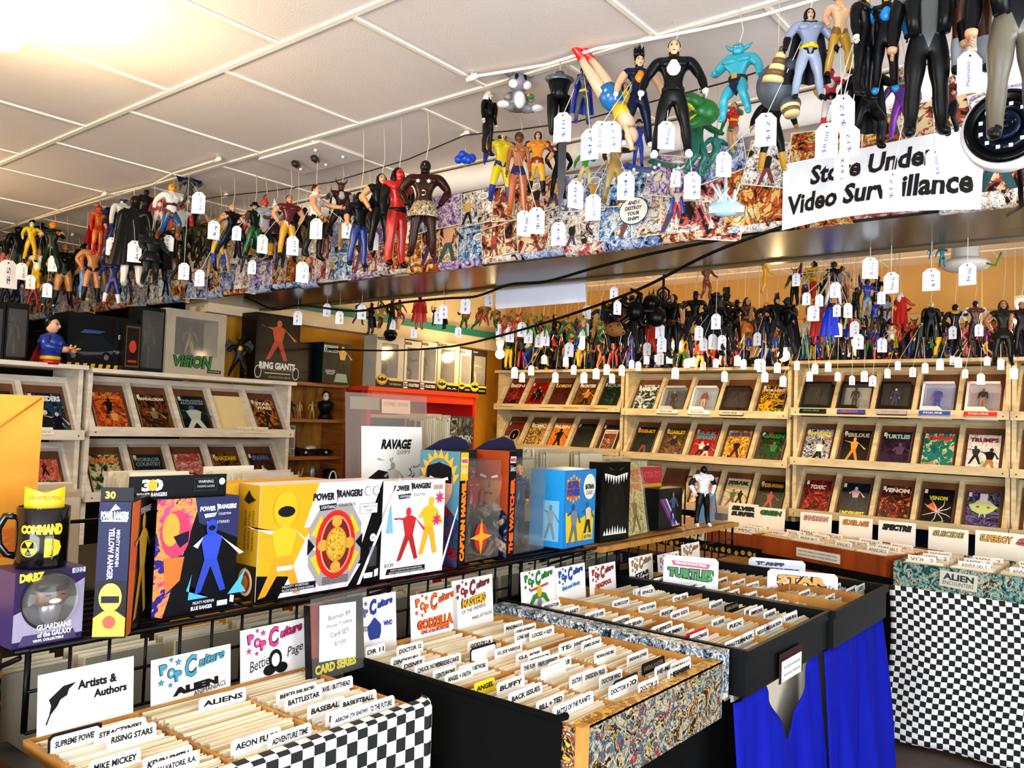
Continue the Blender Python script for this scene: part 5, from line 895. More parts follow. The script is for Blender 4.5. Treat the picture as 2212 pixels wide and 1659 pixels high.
t = carton('toy_box', 'bright blue box with orange lettering on the shelf', 'toy box', (XB+.02, 2.60, ZW+.004), Q90+R(3), .225, .15, .285, '1c84c0', sp, lambda b, d, h: (b.rect(-d/2, 0, d/2, h, -.0006, P('2a9ad8', .35)), b.rect(-d*.1, h*.08, d*.36, h*.6, -.001, P('8ac4e0', .3)), fig2d(b, d*.12, h*.1, h*.45, -.002, P('9aa4ac', .4), P('8a949c', .4), P('7a8a9a', .4), 33, .7)))
# 10 black toothed box
def teeth(b, w_, h):
    b.rect(-w_/2, 0, w_/2, h, -.0006, P('0a0a0b', .18)); b.flat(circ(0, h*.45, w_*.34, h*.34, 24), -.001, art(['0c0c0c', '1c1712', '0e0f0e', '2a1c12'], 4, 10., .3)); 
    for k in range(9):
        x = -w_*.36+k*w_*.09; q = .03-.012*abs(k-4)/4+(.006 if k % 2 else 0); b.flat([(x-w_*.042, h*.82+.012*abs(k-4)/4), (x+w_*.042, h*.82+.012*abs(k-4)/4), (x, h*.82-q)][::-1], -.002, P('ece8dc', .3)); b.flat([(x-w_*.042, h*.08), (x+w_*.042, h*.08), (x, h*.08+q*1.1)], -.002, P('ece8dc', .3))
    [b.flat([(s*w_*.06, h*.9), (s*w_*.3, h*.95), (s*w_*.2, h*.9)][::s], -.002, P('3a3c3a', .2)) for s in (-1, 1)]
carton('toy_box', 'glossy black box with white pointed teeth at top and bottom', 'toy box', (XB+.03, 2.835, ZW+.004), Q90+R(-3), .20, .06, .31, '0a0a0b', teeth)
# 11 two bagged comics leaning
for i, (y, pal, ttl, tc, lab) in enumerate(((3.07, ['d8c88a', 'b8a868', 'e0d4a8', 'a8742a', 'c8b88a'], 'PLANET/OF THE/APES', 'd8782a', 'bagged comic with orange lettering leaning on the wooden shelf'), (3.24, ['d8ccb0', 'c8baa0', 'e0d8c0', '8a7a6a'], 'THE INCIDENT', '3a3a3a', 'bagged cream comic with a sketched figure, behind the orange-lettered one'))):
    b = B(); w_, h = .195, .30; b.box(-w_/2, 0, 0, w_/2, .005, h, P('d8d0b8', .4)); cover(b, w_*.94, h, -.001, pal, ttl, tc, 5+i, fig=[(0, .03, .5, '8a6a3a', '5a5a3a', 'a88a5a')] if i == 0 else [(0, .05, .75, 'c8bca8', '5a5a5a', '8a8278')], th=.09)
    o = b.obj('comic_book', None, (XB+.0-.06*i, y, ZW+.006), (R(-9), 0, Q90+R(4)), lab, 'comic book', 'bagged comics on the wooden shelf'); b = B(); b.box(-w_/2-.004, -.0075, 0, w_/2+.004, -.0068, h+.012, clear('fffff8', .2, .04)); b.obj('plastic_bag', o)
# 12 black box with stripes, header box, small helmeted toy, clear case
def stripes(b, w_, h):
    b.rect(-w_/2, 0, w_/2, h, -.0006, P('0c0c12', .3))
    for k, c in enumerate(('5a3a9a', 'c84a6a', '3a5ac0', 'd8d0e0')): b.flat([(-w_*.48+k*.018, h*.75), (-w_*.42+k*.018, h*.75), (w_*.12+k*.016, .01), (w_*.06+k*.016, .01)], -.001, P(c, .4))
    fig2d(b, w_*.1, h*.15, h*.75, -.002, P('4a5a7a', .4), P('2a3448', .4), P('8a6a7a', .4), 41); tx(b, 'BLACK', w_*.24, .014, w_*.34, .01, 'd8d8dc')
carton('toy_box', 'small black box with purple and red stripes on the wooden shelf', 'toy box', (XB-.0, 3.36, ZW+.006), Q90, .22, .07, .18, '0c0c12', stripes)
carton('toy_box', 'small box with red and yellow header behind the striped box', 'toy box', (XB-.09, 3.34, ZW+.006), Q90, .19, .05, .27, '2a3a44', lambda b, w_, h: (b.rect(-w_/2, h*.72, w_/2, h, -.001, P('b82a34', .4)), b.rect(-w_/2, h*.66, w_/2, h*.72, -.001, P('d8b01c', .4)), tx(b, 'ACTION TOYS', 0, h*.87, w_*.8, .03, 'd87a7a')))
toy((XB+.06, 3.56, ZW+.006), .28, ['0c0c0e', 'dcdcda', '0c0c0e', '0c0c0e', 'dcdcda', 'e4e2de', '0c0c0e', '0c0c0e', 'e0deda'], 'hips', 1.5, hair=('mask', '0b0b0d'), ext=(('panel', 'e4e2de'), ('belt', 'd8d4cc')), rz=R(60), label='black and white helmeted toy figure standing at the far end of the shelf')
t = thing('display_case', 'small clear case with blue card beside the helmeted toy', 'display case', (XB+.02, 3.80, ZW+.006), Q90); b = B(); b.box(-.09, .05, 0, .09, .056, .14, P('4a90b8', .4)); b.rect(-.02, .03, .05, .11, .049, P('b8584a', .4)); b.obj('backing_card', t); b = B(); b.box(-.095, -.02, 0, .095, .06, .145, clear('ffffff', .2, .06)); b.obj('case', t)
t = thing('wire_stand', 'black wire stand on the far end of the wooden shelf', 'stand', (XB-.04, 3.78, ZW+.006), Q90); b = B(); b.tube([(-.2, 0, 0), (-.2, 0, .22), (.1, 0, .22), (.16, 0, 0)], .004, GR); b.obj('frame', t)
# ---------------------------------------------------------------- behind the boxes: sleeve with sketch, envelope, comics
t = thing('clear_sleeve', 'tall clear rigid sleeve holding a black and white sketch', 'sleeve', (-2.06, 1.935, EYE-.31), Q90+R(-2)); t.rotation_euler.x = R(-4)
b = B(); b.box(-.18, 0, 0, .18, .004, .385, clear('f2e6d8', .25, .12)); b.obj('sleeve', t)
b = B(); b.rect(-.165, .33, -.04, .372, -.001, P('9a8a78', .4)); b.rect(-.03, .32, .1, .368, -.001, P('c8a890', .4)); tx(b, 'COMIC BOOK', .035, .352, .11, .014, 'b88a7a'); b.obj('sticker', t)
b = B(); b.box(-.12, -.006, 0, .15, -.003, .275, P('ece6dc', .7)); tx(b, 'RAVAGE', .03, .215, .14, .034, '17171a', -.008, bold=.05, shear=.3); tx(b, '2099', .06, .188, .06, .014, '8a8680', -.008)
sk = random.Random(4)
for k in range(34):
    x, z = sk.uniform(-.09, .12), sk.uniform(.0, .165); pts = [(x, -.0075, z)]
    for j in range(3): x += sk.uniform(-.022, .022); z += sk.uniform(-.02, .02); pts.append((x, -.0075, max(.003, z)))
    b.tube(pts, [.0006, .0016, .0012, .0004], INK, 3, False)
b.flat([(-.1, .1), (-.05, .13), (.0, .12), (-.02, .05), (-.035, .03), (-.04, .08)], -.0072, INK); b.flat([(.05, .06), (.12, .1), (.14, .09), (.08, .03)], -.0072, INK); fig2d(b, .015, .005, .15, -.0076, P('c8c2b8', .6), P('6a6660', .6), P('a8a298', .6), 51); b.obj('sketch', t)
_e = AX(85, 1000, -1.92); t = thing('envelope', 'large yellow padded envelope standing at the left edge', 'envelope', (-1.92, _e.y-.25, AX(40, 853, -1.92).z-.45), Q90)
b = B(); vs = []; fs = []; nx, nz = 10, 14; KR = wood('d08a1c', 'e0a030', (4, 4, 4), .7)
for j in range(nz+1):
    for i in range(nx+1): u, v = i/nx, j/nz; vs.append((-.25+.5*u, -.018*math.sin(math.pi*u)*math.sin(math.pi*v)-.004*math.sin(9*u+5*v), .45*v))
b.add(vs, [(j*(nx+1)+i, j*(nx+1)+i+1, (j+1)*(nx+1)+i+1, (j+1)*(nx+1)+i) for j in range(nz) for i in range(nx)], KR, True); b.box(-.25, .001, 0, .25, .01, .45, KR); b.obj('body', t)
b = B(); b.tube([(.245, -.004, .445), (.15, -.016, .37), (.04, -.021, .27)], .0016, P('b87818', .7), 4); b.obj('flap_seam', t)
b = B(); b.text('FANS', .19, .14, .06, .03, -.018, P('c8581c', .6), 90, .03); b.rect(.17, .12, .172, .17, -.016, P('c8581c', .6)); b.text('comics', .16, .14, .05, .01, -.019, P('c8581c', .6), 90); b.obj('stamp', t)
bagm = [P(c, .4) for c in ('ded4b8', 'e6dcc2', 'd8ccac', 'ece2cc')]
def bagged(loc, rz, h, lab, grp, col=None, rr=random.Random(8), tl=0, single=True):
    b = B()
    if not single:
        stuffB.T = Mx.Translation(loc) @ Euler((R(tl), 0, rz)).to_matrix().to_4x4(); stuffB.box(-.088, -.0024, 0, .088, .0024, h, bagm[rr.randrange(4)]); stuffB.T = None; return
    b.box(-.088, -.0024, 0, .088, .0024, h-.012, col or bagm[rr.randrange(4)]); b.box(-.09, -.003, h-.014, .09, .003, h, clear('fff8e8', .2, .35)); return b.obj('bagged_comic', None, loc, (R(tl), 0, rz), lab, 'comic book', grp)
k = 0
for y0, n, zt_, nm in ((.86, 12, EYE-.205, 'behind the turned box'), (1.2, 14, EYE-.19, 'behind the medallion box'), (1.5, 14, EYE-.185, 'left of the clear sleeve'), (2.45, 14, EYE-.13, 'behind the carded toys'), (2.72, 14, EYE-.14, 'behind the blue box'), (2.98, 14, EYE-.13, 'behind the toothed box'), (3.25, 12, EYE-.14, 'behind the leaning comics'), (3.55, 12, EYE-.17, 'behind the striped box')):
    for i in range(n): bagged((-2.10-i*.017, y0+rnd.uniform(-.012, .012), zt_-.27+rnd.uniform(-.012, .012)), Q90+R(rnd.uniform(-2, 2)), .27, 'bagged comic filed upright '+nm, 'comics '+nm, tl=rnd.uniform(-4, 0), single=i < 4)
for i in range(26): # spines seen end-on above the carded toys
    c = None if i > 9 else P(['17171a', '2a1c17', 'c8a04a', '14141a', '8a3a1c', '17181c', '3a2a1c', 'd8c8a0', '1c1c20', '5a3a24'][i], .4)
    bagged((-2.55, 2.36+i*.0115, EYE-.26), R(4), .265+rnd.uniform(-.01, .012), 'bagged comic in the upright row behind the carded toys', 'comics behind the carded toys', c)
b = B(); b.box(0, 0, 0, .16, 1.5, .18, P('8a6a3a', .7)); b.obj('storage_box', loc=(-2.66, 2.05, EYE-.45), label='long cardboard box carrying the upright comics behind the carded toys', cat='box')
b = B(); b.box(-.095, 0, 0, .095, .004, .27, P('5a5244', .3)); b.rect(-.09, .14, .09, .26, -.001, art(['5a5446', 'a89a7a', '2a2620', 'e0d4b0'], 2, 14., .8)); tx(b, 'PHOENIX', 0, .17, .16, .03, 'd8d0b8', -.003, bold=.04); b.flat([(-.09, .1), (.09, .14), (.09, .0), (-.09, 0)], -.001, P('7a3a1c', .4)); b.obj('comic_book', None, (-2.5, 2.76, EYE-.26), (0, 0, Q90), 'foil-bagged comic with pale lettering above the carded toys', 'comic book')
slab('trim_9', -2.75, .7, EYE-.47, -2.06, 4.1, EYE-.45, P('2a2018', .7))   # deck that carries the upright comics
# grey-backed rows seen through the grid, standing on the lower deck
slab('trim_10', -2.75, .62, EYE-.83, -1.73, 3.35, EYE-.81, wood('a8742c', 'c8944a', (14, 2, 2), .6))
for i in range(12):
    y = .74+i*.205
    for k in range(5):
        if k: bagged((-1.80-.03*k-rnd.uniform(0, .03), y, EYE-.81), Q90+R(rnd.uniform(-2, 2)), .26, '', '', tl=-4, single=False); continue
        b = B(); b.box(-.088, 0, 0, .088, .006, .26, P('8a8272', .5)); b.obj('bagged_comic', None, (-1.80-.03*k-rnd.uniform(0, .03), y, EYE-.81), (R(rnd.uniform(-6, -2)), 0, Q90+R(rnd.uniform(-2, 2))), 'grey-backed bagged comic standing behind the wire grid', 'comic book', 'grey-backed comics behind the grid')
for i in range(4):
    b = B(); b.box(-.012, -.5, 0, .012, .0, .2, wood('a8742c', 'd09a44', (2, 2, 14), .6)); b.obj('bin_divider', None, (-1.9, .84+i*.82, EYE-.81), (0, 0, Q90-R(90)), 'pale wooden divider among the grey-backed comics, %s from the left' % ORD[i], 'divider')
# price note on a card set in front of the grid
t = thing('card_pack', 'bagged trading card pack with a handwritten price note', 'card pack', (-1.53, 1.30, EYE-.61), Q90+R(4)); t.rotation_euler.x = R(-6)
b = B(); b.box(-.085, 0, 0, .085, .02, .17, P('0f0f12', .3)); b.rect(-.08, .005, .08, .04, -.001, P('14141a', .3)); tx(b, 'CARD SERIES', -.01, .022, .13, .022, 'e0d01c', -.002, bold=.06); b.rect(-.085, .05, -.05, .17, -.001, P('7a1420', .4)); b.obj('pack', t)
b = B(); b.flat([(-.066, .04), (.05, .03), (.056, .158), (-.06, .166)], -.006, P('f4f0f4', .7)); 
for l, x, z, w_ in (('Batman 89', .0, .135, .07), ('Movie Trading', .0, .115, .08), ('Card SET', .0, .095, .06), ('$1500', .0, .072, .036)): b.text(l, x, z, w_, .011, -.0075, P('7a7680', .6), 3)
b.obj('price_note', t); b = B(); b.box(-.09, -.0095, 0, .09, -.009, .185, clear('ffffff', .22, .05)); b.obj('plastic_bag', t)

b = B(); b.box(-.12, 0, 0, .12, .08, .3, art(['0c0c0c', '2a4a1c', '101010', '14120f', '8a4a1c', '3a6a2a'], 5, 12., .4)); b.obj('printed_bag', None, (-1.80, .56, EYE-.80), (R(-4), 0, Q90), 'dark printed bag with green and orange shapes at the left edge', 'bag')
# ================================================================ comic bins
KB = wood('a8722c', 'cf9a4c', (6, 6, 3), .7); BKB = P('09090a', .5); ZC = EYE-.605
bgm = [[P(c, .5) for c in q] for q in (('efe2c4', 'e6d4ae'), ('f3e8d0', 'dcc8a0'), ('e9dabb', 'f0e4ca'))]
def cmesh(i, z0=0):
    b = B(); m1, m2 = bgm[i % 3]; b.box(-.086, -.0019, z0, .086, .0019, .255, m1); b.box(-.0885, -.0024, z0+.002, .0885, -.0019, .262, m2); b.box(-.0885, .0019, z0+.002, .0885, .0024, .258, m1)
    b.box(-.0885, -.0024, .262, .0885, .0004, .2632, m1); me = bpy.data.meshes.new('bagged_comic'); me.from_pydata(b.v, [], b.f)
    for m in b.mats: me.materials.append(m)
    me.polygons.foreach_set('material_index', b.m); return me
CM = [cmesh(i) for i in range(3)]; CM2 = [cmesh(i, .135) for i in range(3)]
left_over = [222]
rb = random.Random(12)
def fill(x0, x1, y, lab, grp, zt=ZC, pitch=.0068, single=True, axis='x', jit=.007, rz=None, scale=1.):
    """a column of bagged comics standing on edge one behind another from x0 to x1 (or along y)"""
    n = int(abs(x1-x0)/pitch)
    for i in range(n):
        s_ = x0+(x1-x0)*(i+.5)/n+rb.uniform(-.0012, .0012); z = zt-.262+rb.uniform(-jit, jit*.6); tl = R(rb.uniform(-3.5, 1.5)); o = rb.uniform(-.006, .006)
        loc, rot = ((s_, y+o, z), (tl, 0, Q90+R(rb.uniform(-.8, .8)))) if axis == 'x' else ((y+o, s_, z), (tl, 0, (rz or 0)+R(rb.uniform(-.8, .8))))
        if single and left_over[0] > 0:
            c = bpy.data.objects.new('bagged_comic', (CM if zt == EYE-.603 else CM2)[rb.randrange(3)]); C.objects.link(c); tag(c, None, loc, rot, lab, 'comic book', grp); left_over[0] -= 1
        else:
            stuffB.T = Mx.Translation(loc) @ Euler(rot).to_matrix().to_4x4(); stuffB.box(-.087, -.0023, .138, .087, .0023, .262, bgm[rb.randrange(3)][rb.randrange(2)]); stuffB.T = None
def binbox(name, label, x0, x1, y0, y1, zt, h, wall, cols=(), cross=(), front=None, rim=None, th=.008):
    """open bin; x1 is the front (towards the aisle); cols = partitions along x at these y, cross = (x, ya, yb)"""
    t = thing(name, label, 'comic bin', (x0, y0, zt-h)); fw = front or wall
    def bx(nm, a, m): b = B(); b.box(a[0]-x0, a[1]-y0, a[2]-zt+h, a[3]-x0, a[4]-y0, a[5]-zt+h, m); return b.obj(nm, t)
    z0 = zt-h
    bx('front_wall', (x1-th, y0, z0, x1, y1, zt), fw); bx('back_wall', (x0, y0, z0, x0+th, y1, zt), wall)
    bx('side_wall', (x0+th, y0, z0, x1-th, y0+th, zt), wall); bx('side_wall', (x0+th, y1-th, z0, x1-th, y1, zt), wall); bx('bottom', (x0+th, y0+th, z0, x1-th, y1-th, z0+.006), wall)
    for y in cols: bx('partition', (x0+th, y-.0035, z0+.006, x1-th, y+.0035, zt-.004), KB)
    for x, ya, yb in cross: bx('partition', (x-.0035, ya+.004, z0+.006, x+.0035, yb-.004, zt-.006), KB)
    if rim: 
        for a in ((x1-.004, y0-.004, x1+.008, y1+.004), (x0-.004, y0-.004, x0+.012, y1+.004), (x0+.012, y0-.004, x1-.004, y0+.012), (x0+.012, y1-.012, x1-.004, y1+.004)): bx('rim', (a[0], a[1], zt-.02, a[2], a[3], zt+.006), rim)
    return t
# A: near bin behind the checked cloth
YA = (.64, .842, 1.041, 1.25)
binbox('comic_bin', 'wooden comic bin with three columns behind the draped check cloth', -1.60, -1.225, YA[0], YA[3], EYE-.60, .27, KB, YA[1:3])
for k, q in enumerate(('left', 'middle', 'right')): fill(-1.575, -1.25, (YA[k]+YA[k+1])/2, 'bagged comic on edge in the %s column of the checked-cloth bin' % q, 'comics in the near bin, %s column' % q, EYE-.603)
binbox('comic_bin', 'brown bin with a black cloth edge cut by the lower left corner', -1.60, -1.1, .22, .60, EYE-.615, .25, KB, (.41,), front=BKB)
b = B(); b.box(-1.62, .585, EYE-.72, -1.1, .622, EYE-.603, BKB); b.obj('black_cloth_strip', label='black cloth strip over the bin edge at the lower left', cat='cloth')
# B: papered bin
YB = (1.385, 1.573, 1.779, 1.985); XM = -1.245
COL = art(PAL[4], 3, 20., 1.1, .4); COL2 = art(['d8a24a', '2a241c', 'b8a88a', '4a6a7a', 'a83a1c', 'e0c890'], 5, 24., 1.1, .5)
binbox('comic_bin', 'large comic bin with comic-page paper on its front, in the middle', -1.62, -.90, YB[0], 2.02, EYE-.60, .14, KB, YB[1:3], ((XM, YB[0], YB[1]), (XM, YB[1], YB[2]), (-1.32, YB[2], 2.0)), front=COL2)
b = B(); b.box(-.905, 1.40, EYE-.742, -.897, 2.03, EYE-.598, COL2); b.box(-.955, 1.378, EYE-.742, -.9, 1.384, EYE-.60, art(['e0b04a', '2a1c14', 'c8a878', 'b8481c', '4a5a5a', 'e8d0a0'], 2, 26., 1., .5)); b.box(-.91, 1.376, EYE-.745, -.893, 1.40, EYE-.594, KB); b.box(-.93, 1.40, EYE-.603, -.897, 2.03, EYE-.596, art(['c8922c', 'e0b24a', '8a5a1c', 'd8a43a'], 1, 30., .5))
b.obj('paper_covering', bpy.data.objects['comic_bin.002']); bpy.data.objects['paper_covering'].matrix_parent_inverse = Mx.Translation((1.62, -1.385, -(EYE-.74)))
b = B(); b.box(-1.66, 2.025, EYE-.70, -.90, 2.075, EYE-.578, art(['d0d4da', '2a3038', '8a9aa8', 'e8e4dc', '3a6a8a', '1a1c20'], 7, 26., 1.1)); b.obj('paper_ledge', label='ledge papered with blue and white comic pages between the bins', cat='ledge')
for k, q in enumerate(('left', 'middle', 'right')):
    y = (YB[k]+YB[k+1])/2; xm = XM if k < 2 else -1.32
    for a, c, f in ((-1.60, xm-.006, 'rear'), (xm+.006, -.925, 'front')): fill(a+.008, c, y, 'bagged comic on edge in the %s %s row of the papered bin' % (f, q), 'comics in the papered bin, %s %s row' % (f, q), EYE-.606, .0072)
# C and D: black-rimmed bins
YC = (2.10, 2.31, 2.53, 2.745); YD = (2.79, 2.99, 3.19, 3.41)
binbox('comic_bin', 'black-rimmed comic bin with a white label on its front', -1.70, -.865, YC[0], 2.765, EYE-.585, .118, BKB, YC[1:3], ((-1.21, YC[0], YC[1]), (-1.33, YC[1], YC[2]), (-1.30, YC[2], 2.75)), front=BKB, rim=BKB)
binbox('comic_bin', 'far black-rimmed comic bin holding two large sign cards', -1.70, -.85, 2.775, YD[3], EYE-.585, .118, BKB, YD[1:3], ((-1.25, YD[0], YD[1]), (-1.15, YD[1], YD[2])), front=BKB, rim=BKB)
for Y_, nm in ((YC, 'labelled black'), (YD, 'far black')):
    for k, q in enumerate(('left', 'middle', 'right')):
        y = (Y_[k]+Y_[k+1])/2
        fill(-1.575, -.90 if nm[0] == 'l' else -1.0, y, 'bagged comic on edge in the %s column of the %s bin' % (q, nm), 'comics in the %s bin' % nm, EYE-.60-.012*(nm[0] == 'f'), .0078, single=False)
# label cards on the bin front
def label(b, w_, h): b.box(-w_/2, -.002, 0, w_/2, 0, h, P('f0e8e4', .6)); tx(b, 'Due to the volatility of collectible market values,', 0, h*.66, w_*.86, h*.2, '2a2422', -.003); tx(b, 'some prices are subject to change without notice.', 0, h*.3, w_*.86, h*.2, '2a2422', -.003)
p = AX(1709, 1432, -.856); b = B(); label(b, .155, .058); b.obj('notice_card', loc=(-.855, p.y, EYE-.712), rot=(0, 0, Q90), label='white printed notice on the black bin front above the blue drape', cat='notice')
b = B(); b.box(-.09, .0002, -.004, .10, .001, .08, P('3a0c0e', .5)); b.obj('dark_card', loc=(-.857, p.y, EYE-.712), rot=(0, 0, Q90), label='dark red card behind the printed notice on the black bin', cat='card')
# ---------------------------------------------------------------- tables and cloths under the bins
TB = wood('6a4824', '8a6436', (14, 2, 2), .6)
def table(lab, x0, x1, y0, y1, z, m=TB):
    t = thing('table', lab, 'table', (x0, y0, 0)); b = B(); b.box(0, 0, z-.03, x1-x0, y1-y0, z, m); b.obj('table_top', t)
    for x in (.04, x1-x0-.08):
        for y in (.04, y1-y0-.08): b = B(); b.box(x, y, 0, x+.04, y+.04, z-.03, m); b.obj('leg', t)
table('low table under the checked-cloth bin', -1.66, -1.24, .2, 1.24, EYE-.875, BKB)
table('long table under the papered bin and the black bins', -1.70, -.97, 1.37, 3.42, EYE-.748, BKB)
CK = checker('f2eee6', '08080a', .027)
def cloth(name, lab, pts, m, nu, nv, uvs, th=0):
    """grid of points pts(u,v) with a UV map measured in metres"""
    b = B(); b.uv = []; vs = []
    for j in range(nv+1):
        for i in range(nu+1): vs.append(pts(i/nu, j/nv)); b.uv.append(uvs(i/nu, j/nv))
    b.add(vs, [(j*(nu+1)+i, j*(nu+1)+i+1, (j+1)*(nu+1)+i+1, (j+1)*(nu+1)+i) for j in range(nv) for i in range(nu)], m, True); o = b.obj(name, label=lab, cat='cloth')
    s_ = o.modifiers.new('thickness', 'SOLIDIFY'); s_.thickness = .002; return o
def ckp(u, v):
    # over the rim, down the front, round the right-hand corner
    L = .68*u; z = EYE-.592-.012*math.exp(-((v-.02)/.02)**2)*0-.85*max(0, v-.06)/.94; y = .62+L; x = -1.212
    if v < .06: x = -1.235+.023*math.sin(math.pi/2*v/.06); z = EYE-.594-.006*(v/.06)**2
    fold = .012*math.sin(u*22)*max(0, v-.1)*1.2
    if y > 1.262:
        a = min(1.4, (y-1.262)/.035); y = 1.262+.035*math.sin(a); x += -.035*(1-math.cos(a))+(0 if v < .06 else .006*math.sin(8*u+v*5))
        if v < .06: z = min(z, EYE-.594)
    return (x+fold+.01*v, y+.01*v, z)
cloth('check_cloth', 'black and white checked cloth draped over the near bin front', ckp, CK, 90, 40, lambda u, v: (.72*u, .9*v))
BC = P('020202', .9, 0, .1)
b = B(); vs = []
for j in range(9):
    for i in range(25):
        u, v = i/24, j/8; x = -1.60+.66*u; vs.append((x, 1.374-.02*v+.004*math.sin(u*30)*v, EYE-.597-.88*v if v else EYE-.594))
b.add(vs, [(j*25+i, j*25+i+1, (j+1)*25+i+1, (j+1)*25+i) for j in range(8) for i in range(24)], BC, True); b.tube([(-1.60, 1.378, EYE-.596), (-1.2, 1.378, EYE-.595), (-.955, 1.378, EYE-.592), (-.93, 1.372, EYE-.578)], .008, BC, 6); b.obj('black_cloth', label='black cloth hanging down the left side of the papered bin', cat='cloth')
b = B(); b.box(-.965, 1.36, .0, -.955, 2.29, EYE-.75, BC); b.obj('black_skirt', label='black cloth skirt under the front of the papered bin', cat='cloth')
BLU = P('0c1c98', .7, 0, .1)
def drape(ya, yb, ph):
    def f(u, v):
        y = ya+(yb-ya)*u; k = math.sin(u*34+ph)*.5+math.sin(u*53+ph*2+v*1.4)*.35+math.sin(u*15-v*3)*.4; d = 0
        return (-.868+.034*k*min(1, .3+v)+.06*v, y+(yb-ya)*.05*v*(u-.3)+.01*k*v, EYE-.702-.795*v)
    return f
cloth('blue_drape', 'bright blue gathered drape hanging from the far black bin', drape(2.72, 3.40, .4), BLU, 110, 24, lambda u, v: (u, v))
def drape2(u, v):
    # swagged corner pulled to the left: leaves a pale triangle below the bin
    y = 2.04+.64*u+(.1*v if u > .5 else -.02*v); k = math.sin(u*26)*.5+math.sin(u*41+v*4)*.4; top = EYE-.702-(.20*max(0, 1-abs(u-.62)/.3) if u > .3 else 0)*1.0
    return (-.872+.028*k*(.3+v)+.055*v, y, top-(top-.02)*v*.98)
cloth('blue_drape', 'bright blue drape pulled aside under the labelled black bin', drape2, BLU, 90, 24, lambda u, v: (u, v))
b = B(); b.box(-.95, 2.3, EYE-1.4, -.935, 3.4, EYE-.75, P('c8bca8', .8)); b.obj('pale_board', label='pale board showing in the gap of the blue drape', cat='board')
# ---------------------------------------------------------------- bins along the back wall
GT = AZ(1925, 1205, EYE-.62)
def tray(lab, x, y, rz, w_, d, h, wall, z, cols, grp, n=3, card=None):
    t = thing('comic_tray', lab, 'comic tray', (x, y, z-h), rz); th = .018
    for nm, a in (('front_wall', (0, 0, w_, th)), ('back_wall', (0, d-th, w_, d)), ('side_wall', (0, th, th, d-th)), ('side_wall', (w_-th, th, w_, d-th))): b = B(); b.box(a[0], a[1], 0, a[2], a[3], h, wall); b.obj(nm, t)
    b = B(); b.box(th, th, 0, w_-th, d-th, .008, wall); b.obj('bottom', t); cw = (w_-2*th)/cols; M = Mx.Translation((x, y, 0)) @ Mx.Rotation(rz, 4, 'Z')
    for k in range(cols):
        m = int((d-.1)/.009)
        for i in range(m):
            loc = M @ Vec((th+(k+.5)*cw+rb.uniform(-.006, .006), .035+i*.009, z-.255+rb.uniform(-.006, .008))); stuffB.T = Mx.Translation(loc) @ Mx.Rotation(rz, 4, 'Z') @ Mx.Rotation(R(rb.uniform(-5, 0)), 4, 'X'); stuffB.box(-.086, -.0024, .15, .086, .0024, .255, bgm[rb.randrange(3)][rb.randrange(2)]); stuffB.T = None
        for i in range(n):
            b = B(); ww = rb.uniform(.1, .15); b.box(-ww/2, -.0012, 0, ww/2, .0012, .05, P('f4efe6', .5)); tx(b, rb.choice(['ISSUES', 'MISC.', 'SPECIALS', 'ANNUALS', 'VOL. 2', 'ONE SHOTS']), 0, .032, ww*.8, .018, INK if rb.random() < .8 else 'b82a2a', -.002)
            loc = M @ Vec((th+(k+.5)*cw+rb.uniform(-.02, .02), .06+(d-.16)*(i+.3)/n, z-.022)); b.obj('divider_card', None, loc, (R(-5), 0, rz), 'white divider card, %s from the front, %s column of the %s' % (ORD[i], ORD[k], grp), 'divider', 'dividers in the back trays')
    return t
WT = wood('8a3e12', 'b0581c', (8, 2, 2), .45)
tray('brown wooden tray of comics with a white notice, below the right rack', -1.93, 4.74, R(-19), .86, .52, .115, WT, EYE-.62, 4, 'wooden tray with the notice')
tray('brown wooden tray of comics beyond the wooden shelf end', -2.72, 4.83, R(-6), .80, .50, .11, WT, EYE-.63, 4, 'left wooden tray')
PT = art(['2a6a6a', '123a3a', '7aa8a0', 'c8c0a0', '1c2a2c', 'b88a6a'], 4, 22., 1., .5)
tray('bin papered with comic pages above the small-check cloth', -1.07, 4.42, R(-2), 1.5, .55, .12, PT, EYE-.63, 7, 'papered bin at the right')
b = B(); b.box(0, -.002, 0, .16, 0, .075, P('d8ccb8', .6)); tx(b, 'ALIEN', .08, .05, .13, .03, '2a4a4a', -.003, bold=.04); tx(b, 'ENCOUNTERS', .08, .02, .13, .018, '2a4a4a', -.003); b.obj('comic_page', loc=(-.86, 4.4, EYE-.715), rot=(0, R(3), R(-2)), label='cream page with teal lettering pasted on the papered bin', cat='poster')
M = Mx.Translation((-1.93, 4.74, 0)) @ Mx.Rotation(R(-19), 4, 'Z'); b = B(); b.box(-.14, -.003, 0, .14, -.001, .05, P('efe6d4', .6)); tx(b, 'Due to the volatility of collectible market values,', 0, .034, .25, .012, INK, -.004); tx(b, 'some prices are subject to change without notice.', 0, .015, .25, .012, INK, -.004); b.obj('notice_card', None, M @ Vec((.46, -.002, EYE-.70)), (0, 0, R(-19)), 'cream printed notice on the wooden tray front', 'notice')
b = B(); b.box(-.13, -.003, 0, .13, -.001, .075, P('efe8d8', .6)); tx(b, "Can't find it?", .0, .05, .2, .02, INK, -.004, bold=.03); tx(b, 'Please ask us.', 0, .022, .2, .02, INK, -.004, bold=.03); b.obj('notice_card', None, (-2.36, 4.775, EYE-.72), (0, 0, R(-6)), 'white help notice on the left wooden tray front', 'notice')
table('table under the back trays', -2.85, .6, 4.5, 5.05, EYE-.76)
